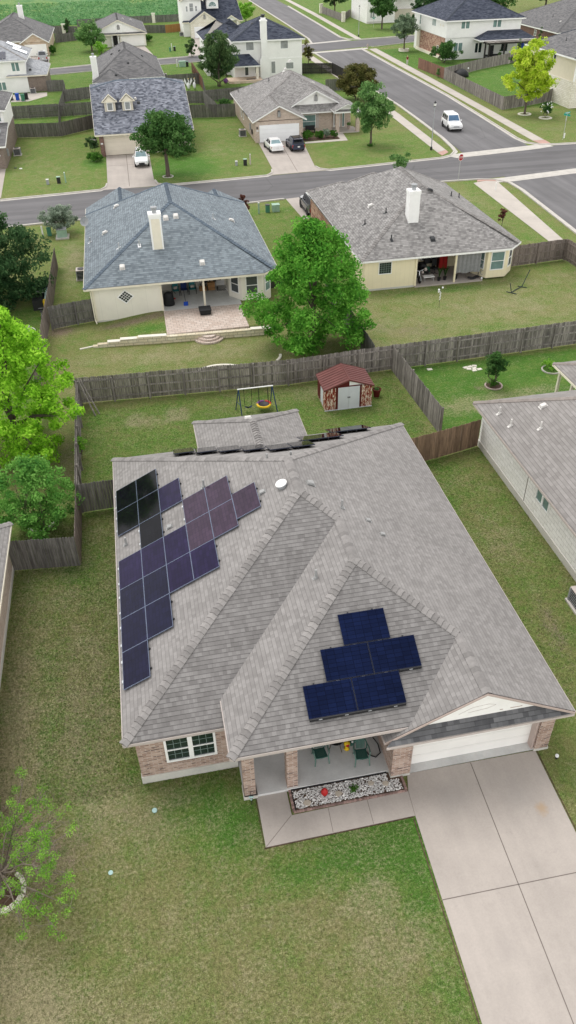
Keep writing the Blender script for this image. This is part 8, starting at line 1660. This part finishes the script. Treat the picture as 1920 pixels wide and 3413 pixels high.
obj('ground_bar', MB().tube([(29.9, 57.5, .06), (30.4, 57.9, .06), (31.3, 58.5, .06)], .035, 8), M['hs'], hm, uv=False); obj('foot', MB().tube([(29.6, 57.8, .04), (30.2, 57.15, .04)], .035, 8), M['hs'], hm, uv=False); obj('foot', MB().tube([(31.0, 58.7, .04), (31.6, 58.2, .04)], .035, 8), M['hs'], hm, uv=False); obj('arm', MB().tube([(29.9, 57.5, .06), (29.55, 57.25, .95)], .035, 8), M['hs'], hm, uv=False); obj('arm', MB().tube([(31.3, 58.5, .06), (32.05, 59.0, 1.25)], .035, 8), M['hs'], hm, uv=False)

# ---- far ornaments
def bird(label, x, y, rz, wings):
    t = thing('bird_figure', label, 'garden figure', (x, y, 0)); obj('body', MB().ball((x, y, .75), .42, 10, sq=(.7, .8, 1.35)), M['white_flat'], t, smooth=True, uv=False); obj('neck', MB().tube([(x, y, 1.15), (x + .1, y - .1, 1.5), (x - .05, y, 1.8), (x + .02, y - .22, 1.95)], [.14, .09, .07, .07], 8), M['white_flat'], t, smooth=True, uv=False); obj('beak', MB().tube([(x + .02, y - .25, 1.95), (x + .1, y - .6, 1.9)], [.05, .01], 6), M['yellow'], t, uv=False); obj('legs', MB().tube([(x - .1, y, .4), (x - .1, y, 0)], .03, 6).tube([(x + .12, y, .4), (x + .12, y, 0)], .03, 6), M['black'], t, uv=False)
    for s in ((-1, 1) if wings else ()): v = [(x + s * .2, y, 1.0), (x + s * .3, y + .1, .7), (x + s * .75, y + .15, 1.5), (x + s * .6, y + .1, 2.0)]; obj('wing', MB().raw(v + [(a, b + .06, c) for a, b, c in v], [(0, 1, 2, 3), (7, 6, 5, 4), (0, 3, 7, 4), (1, 5, 6, 2), (2, 6, 7, 3), (0, 4, 5, 1)]), M['white_flat'], t, uv=False)
bird('white crane garden figure with raised wings, left of two behind the dormer house', 12.6, 158.6, 0, True); bird('white crane garden figure with folded wings, right of two behind the dormer house', 13.7, 158.7, 0, False)
bc = thing('covered_heap', 'large black covered heap in the corner of the fenced lawn by the side street', 'covered heap', (64.0, 157.0, 0)); mb = MB().ball((64.0, 157.0, .2), 1.5, 11, sq=(1.05, 1.15, .7), jit=.13); mb.v = [(a, b, max(c, 0)) for a, b, c in mb.v]; obj('cover', mb, M['grill_cover'], bc, smooth=True, uv=False); obj('white_knob', MB().ball((65.2, 156.6, 1.35), .15, 8), M['white_flat'], bc, uv=False)
tag(obj('exercise_ball', MB().ball((20.0, 163.3, .5), .45, 12), M['purple'], loc=(20, 163.3, 0), smooth=True, uv=False), 'purple ball beside the white siding house patio', 'ball')
for lab, x, y, ms in (('dark patio sofa with grey cushions under the pergola', 78.6, 174.3, 'curtain'), ('dark patio armchair at the left under the pergola', 76.4, 174.0, 'curtain')):
    t = thing('patio_sofa', lab, 'sofa', (x, y, 0)); w = 1.0 if 'sofa' in lab.split()[2] else .5; obj('base', MB().box(x - w, y - .4, .1, x + w, y + .4, .45), M['black'], t, uv=False); obj('backrest', MB().box(x - w, y + .3, .45, x + w, y + .45, .95), M['black'], t, uv=False); obj('cushion', MB().box(x - w + .08, y - .38, .45, x + w - .08, y + .28, .6), M[ms], t, bevel=.05, uv=False)
bl_ = thing('blue_parasol', 'closed bright blue parasol at the right end of the pergola patio', 'parasol', (84.0, 174.5, 0)); obj('canopy', MB().lathe([(.05, 1.2), (.5, 1.4), (.42, 2.6), (.06, 3.0)], (84, 174.5, 0), 10), M['blue_pl'], bl_, uv=False); obj('pole', MB().tube([(84, 174.5, 0), (84, 174.5, 3.1)], .05, 8), M['metal'], bl_, uv=False)
for lab, x, y, h in (('white planter by the pergola\'s front left post', 75.9, 168.3, .7), ('white planter at the middle front of the pergola', 78.5, 168.2, .7), ('white planter at the right front of the pergola', 81.4, 168.4, .6)):
    t = thing('planter', lab, 'planter', (x, y, 0)); obj('pot', MB().lathe([(.22, 0), (.34, h), (.3, h), (.05, h - .08)], (x, y, 0), 12), M['trim_pale'], t, uv=False); foliage('plant', leaf_cloud(np.array([[x, y, h + .2]]), np.array([.45]), 140, .14), LM['oak'], t, (x, y, 0))
for lab, x, y in (('small grey drain vent on the street lawn left of the dormer drive', -14.3, 110.7), ('white drain cover on the street lawn left of the dormer drive', -13.6, 110.2)): tag(obj('drain_cover', MB().lathe([(.2, 0), (.2, .06), (.02, .08)], (x, y, 0), 10), M['white_plastic' if 'white' in lab else 'black'], loc=(x, y, 0), uv=False), lab, 'drain cover')
pp = thing('porch_planter', 'round potted plant by the gable house front door', 'planter', (32.3, 119.8, .1)); obj('pot', MB().lathe([(.2, 0), (.3, .4), (.05, .38)], (32.3, 119.8, .1), 12), M['trim_taupe'], pp, uv=False); foliage('plant', leaf_cloud(np.array([[32.3, 119.8, .8]]), np.array([.35]), 150, .09), LM['elm'], pp, (32.3, 119.8, .1))
pb = thing('porch_bench', 'dark bench under the gable house front window', 'bench', (26.5, 119.3, 0)); obj('seat', MB().box(25.8, 119.2, .4, 27.2, 119.6, .47), M['black'], pb, uv=False); obj('backrest', MB().box(25.8, 119.6, .47, 27.2, 119.66, .95), M['black'], pb, uv=False)
for x in (25.9, 27.1): obj('leg', MB().box(x - .04, 119.2, 0, x + .04, 119.6, .4), M['black'], pb, uv=False)
# low crop plants covering the field: nobody could count them
n_ = 9000; px = RNG.uniform(-45, 45, n_); py = 274 + (RNG.random(n_) ** 1.5) * 75; keep = ~((px > 16) & (py < 283) | (px > 32)); px, py = px[keep], py[keep]
co_ = leaf_cloud(np.stack([px, py, np.full(len(px), .12)], 1), np.full(len(px), .6), 22000, .34)
me = bpy.data.meshes.new('crop_plants'); fast_mesh(me, co_, np.arange(len(co_)).reshape(-1, 4)); me.materials.append(leafmat('leaf_crop', (.06, .16, .07), (.13, .30, .12), (.24, .42, .18))); o = bpy.data.objects.new('crop_plants', me); COL.objects.link(o); tag(o, 'low bluish green crop plants covering the field at the top left', 'crop'); o['kind'] = 'stuff'

# ================================================================== the man on the far pavement
def skinned(name, verts, edges, m, parent, loc, rz, sub=1, root=0):
    me = bpy.data.meshes.new(name); me.from_pydata([v[0] for v in verts], edges, []); o = bpy.data.objects.new(name, me); COL.objects.link(o); me.materials.append(m)
    if not me.skin_vertices:
        bpy.context.view_layer.objects.active = o
    md = o.modifiers.new('skin', 'SKIN'); md.use_smooth_shade = True
    if not me.skin_vertices:
        import bmesh
        bm = bmesh.new(); bm.from_mesh(me); bm.verts.layers.skin.verify(); bm.to_mesh(me); bm.free()
    sv = me.skin_vertices[0].data
    for i, v in enumerate(verts): sv[i].radius = (v[1], v[2] if len(v) > 2 else v[1]); sv[i].use_root = i == root
    s = o.modifiers.new('sub', 'SUBSURF'); s.levels = sub; s.render_levels = sub; o.parent = parent
    return o
pr = thing('person', 'man in maroon shirt and pale grey trousers standing by the far pavement', 'person', (0, 0, 0))
bv = [((0, 0, .95), .15, .11), ((0, 0, 1.12), .14, .10), ((0, 0, 1.32), .155, .11), ((0, 0, 1.42), .11, .09), ((0, -.01, 1.50), .055), ((0, -.02, 1.60), .085, .095), ((0, -.025, 1.69), .082, .09), ((0, -.015, 1.75), .045),
      ((.19, 0, 1.40), .055), ((.26, -.01, 1.13), .042), ((.17, -.19, 1.03), .034), ((.11, -.24, 1.03), .026), ((-.19, 0, 1.40), .055), ((-.26, -.01, 1.13), .042), ((-.17, -.19, 1.05), .034), ((-.11, -.24, 1.05), .026),
      ((.095, 0, .86), .095), ((.11, -.02, .48), .062), ((.12, .02, .09), .045), ((.13, -.13, .04), .035), ((-.095, 0, .86), .095), ((-.12, .02, .48), .062), ((-.14, .05, .09), .045), ((-.16, -.10, .04), .035)]
be = [(0, 1), (1, 2), (2, 3), (3, 4), (4, 5), (5, 6), (6, 7), (3, 8), (8, 9), (9, 10), (10, 11), (3, 12), (12, 13), (13, 14), (14, 15), (0, 16), (16, 17), (17, 18), (18, 19), (0, 20), (20, 21), (21, 22), (22, 23)]
k0 = len(bv)
for hand, sx in ((11, 1), (15, -1)):
    hx, hy, hz = bv[hand][0]
    for i in range(4):
        a = len(bv); bv += [((hx - sx * .015 + 0, hy - .02, hz + .03 - i * .02), .010), ((hx - sx * .05, hy - .045 + .004 * i, hz + .028 - i * .02), .009), ((hx - sx * (.07 - .006 * abs(i - 1)), hy - .035, hz + .02 - i * .02), .008)]; be += [(hand, a), (a, a + 1), (a + 1, a + 2)]
    a = len(bv); bv += [((hx, hy - .03, hz + .045), .011), ((hx - sx * .02, hy - .055, hz + .06), .009)]; be += [(hand, a), (a, a + 1)]
bd = skinned('body', bv, be, M['skin'], pr, None, 0)
sv_ = [((0, 0, .93), .175, .13), ((0, 0, 1.12), .165, .12), ((0, 0, 1.32), .175, .125), ((0, 0, 1.425), .12, .10), ((0, 0, 1.47), .07), ((.19, 0, 1.40), .072), ((.245, -.006, 1.19), .062), ((-.19, 0, 1.40), .072), ((-.245, -.006, 1.19), .062)]
skinned('shirt', sv_, [(0, 1), (1, 2), (2, 3), (3, 4), (3, 5), (5, 6), (3, 7), (7, 8)], M['maroon'], pr, None, 0)
tv_ = [((0, 0, .97), .165, .125), ((0, 0, .90), .165, .125), ((.095, 0, .80), .108), ((.11, -.02, .48), .082), ((.12, .02, .12), .07), ((-.095, 0, .80), .108), ((-.12, .02, .48), .082), ((-.14, .05, .12), .07)]
skinned('trousers', tv_, [(0, 1), (1, 2), (2, 3), (3, 4), (1, 5), (5, 6), (6, 7)], M['trouser'], pr, None, 0)
hb_ = MB().ball((0, .0, 1.70), .102, 12, sq=(.92, 1.0, .92)); hb_.v = [(x, max(y, -.045) if z < 1.74 else y, max(z, 1.60 if y > .02 else 1.70)) for x, y, z in hb_.v]; obj('hair', hb_, M['hair'], pr, smooth=True, uv=False, local=True)
for s in (-1, 1):
    e_ = obj('shoe', MB().ball((s * .14, -.07 + (.03 if s < 0 else 0), .045), .07, 10, sq=(.75, 1.9, .65)), M['trim_pale'], pr, smooth=True, uv=False, local=True); obj('ear', MB().ball((s * .088, -.01, 1.645), .025, 6, sq=(.4, .8, 1.2)), M['skin'], pr, uv=False, local=True); obj('eye', MB().ball((s * .033, -.105, 1.665), .011, 6), M['black'], pr, uv=False, local=True)
obj('nose', MB().ball((0, -.118, 1.635), .016, 6, sq=(.8, 1, 1.3)), M['skin'], pr, uv=False, local=True); obj('mouth', MB().box(-.025, -.112, 1.595, .025, -.106, 1.603), M['maroon'], pr, uv=False, local=True)
pr.location = (58.65, 173.05, 0); pr.rotation_euler = (0, 0, R(-35))

# ================================================================== camera, sky, sun
cam = bpy.data.cameras.new('camera'); co = bpy.data.objects.new('camera', cam); COL.objects.link(co); scene.camera = co
cam.sensor_fit = 'VERTICAL'; cam.sensor_height = 24; cam.sensor_width = 13.5; cam.lens = 2581.39 / 3413 * 24; cam.clip_start = .3; cam.clip_end = 4000
pitch, roll, yaw = R(37.89134539), R(-1.37685192), R(10.37104753)
fwd = Vector((math.sin(yaw) * math.cos(pitch), math.cos(yaw) * math.cos(pitch), -math.sin(pitch))); rgt = Vector((math.cos(yaw), -math.sin(yaw), 0)); upv = rgt.cross(fwd)
r2 = rgt * math.cos(roll) + upv * math.sin(roll); u2 = upv * math.cos(roll) - rgt * math.sin(roll)
mw_ = Matrix((r2, u2, -fwd)).transposed().to_4x4(); mw_.translation = Vector((0, 0, 25.6366)); co.matrix_world = mw_
SUN_EL, SUN_AZ = 64, -25          # azimuth measured from +y towards +x
w = bpy.data.worlds.new('World'); scene.world = w; w.use_nodes = True; nt = w.node_tree; bg = nt.nodes['Background']
sky = nt.nodes.new('ShaderNodeTexSky'); sky.sky_type = 'NISHITA'; sky.sun_disc = False; sky.sun_elevation = R(SUN_EL); sky.sun_rotation = R(SUN_AZ); sky.air_density = 1.0; sky.dust_density = 4.0; sky.ozone_density = 1.0
hsv = nt.nodes.new('ShaderNodeHueSaturation'); hsv.inputs['Saturation'].default_value = .15; hsv.inputs['Value'].default_value = 1.0; nt.links.new(sky.outputs[0], hsv.inputs['Color'])
# overcast cloud deck with a bright horizon belt added to lift upright walls
cl_ = nt.nodes.new('ShaderNodeMix'); cl_.data_type = 'RGBA'; cl_.inputs[0].default_value = .66; nt.links.new(hsv.outputs[0], cl_.inputs[6])
tc = nt.nodes.new('ShaderNodeTexCoord'); sx = nt.nodes.new('ShaderNodeSeparateXYZ'); nt.links.new(tc.outputs['Generated'], sx.inputs[0])
mr = nt.nodes.new('ShaderNodeMapRange'); mr.inputs[1].default_value = 0; mr.inputs[2].default_value = .75; mr.inputs[3].default_value = 24.5; mr.inputs[4].default_value = 5.3; nt.links.new(sx.outputs[2], mr.inputs[0])
cb_ = nt.nodes.new('ShaderNodeCombineColor'); [nt.links.new(mr.outputs[0], cb_.inputs[i]) for i in range(3)]; nt.links.new(cb_.outputs[0], cl_.inputs[7])
nt.links.new(cl_.outputs[2], bg.inputs[0]); bg.inputs[1].default_value = .15
su = bpy.data.lights.new('sun', 'SUN'); su.energy = 1.85; su.angle = R(36); su.color = (1, .97, .93); so = bpy.data.objects.new('sun', su); COL.objects.link(so)
dv = Vector((math.sin(R(SUN_AZ)) * math.cos(R(SUN_EL)), math.cos(R(SUN_AZ)) * math.cos(R(SUN_EL)), math.sin(R(SUN_EL)))); so.rotation_euler = dv.to_track_quat('Z', 'Y').to_euler(); so.location = (0, 0, 60)
scene.view_settings.view_transform = 'Standard'; scene.view_settings.look = 'None'; scene.view_settings.exposure = 0; scene.view_settings.gamma = 1
scene.cycles.max_bounces = 6; scene.cycles.diffuse_bounces = 3; scene.cycles.glossy_bounces = 3; scene.cycles.transmission_bounces = 3
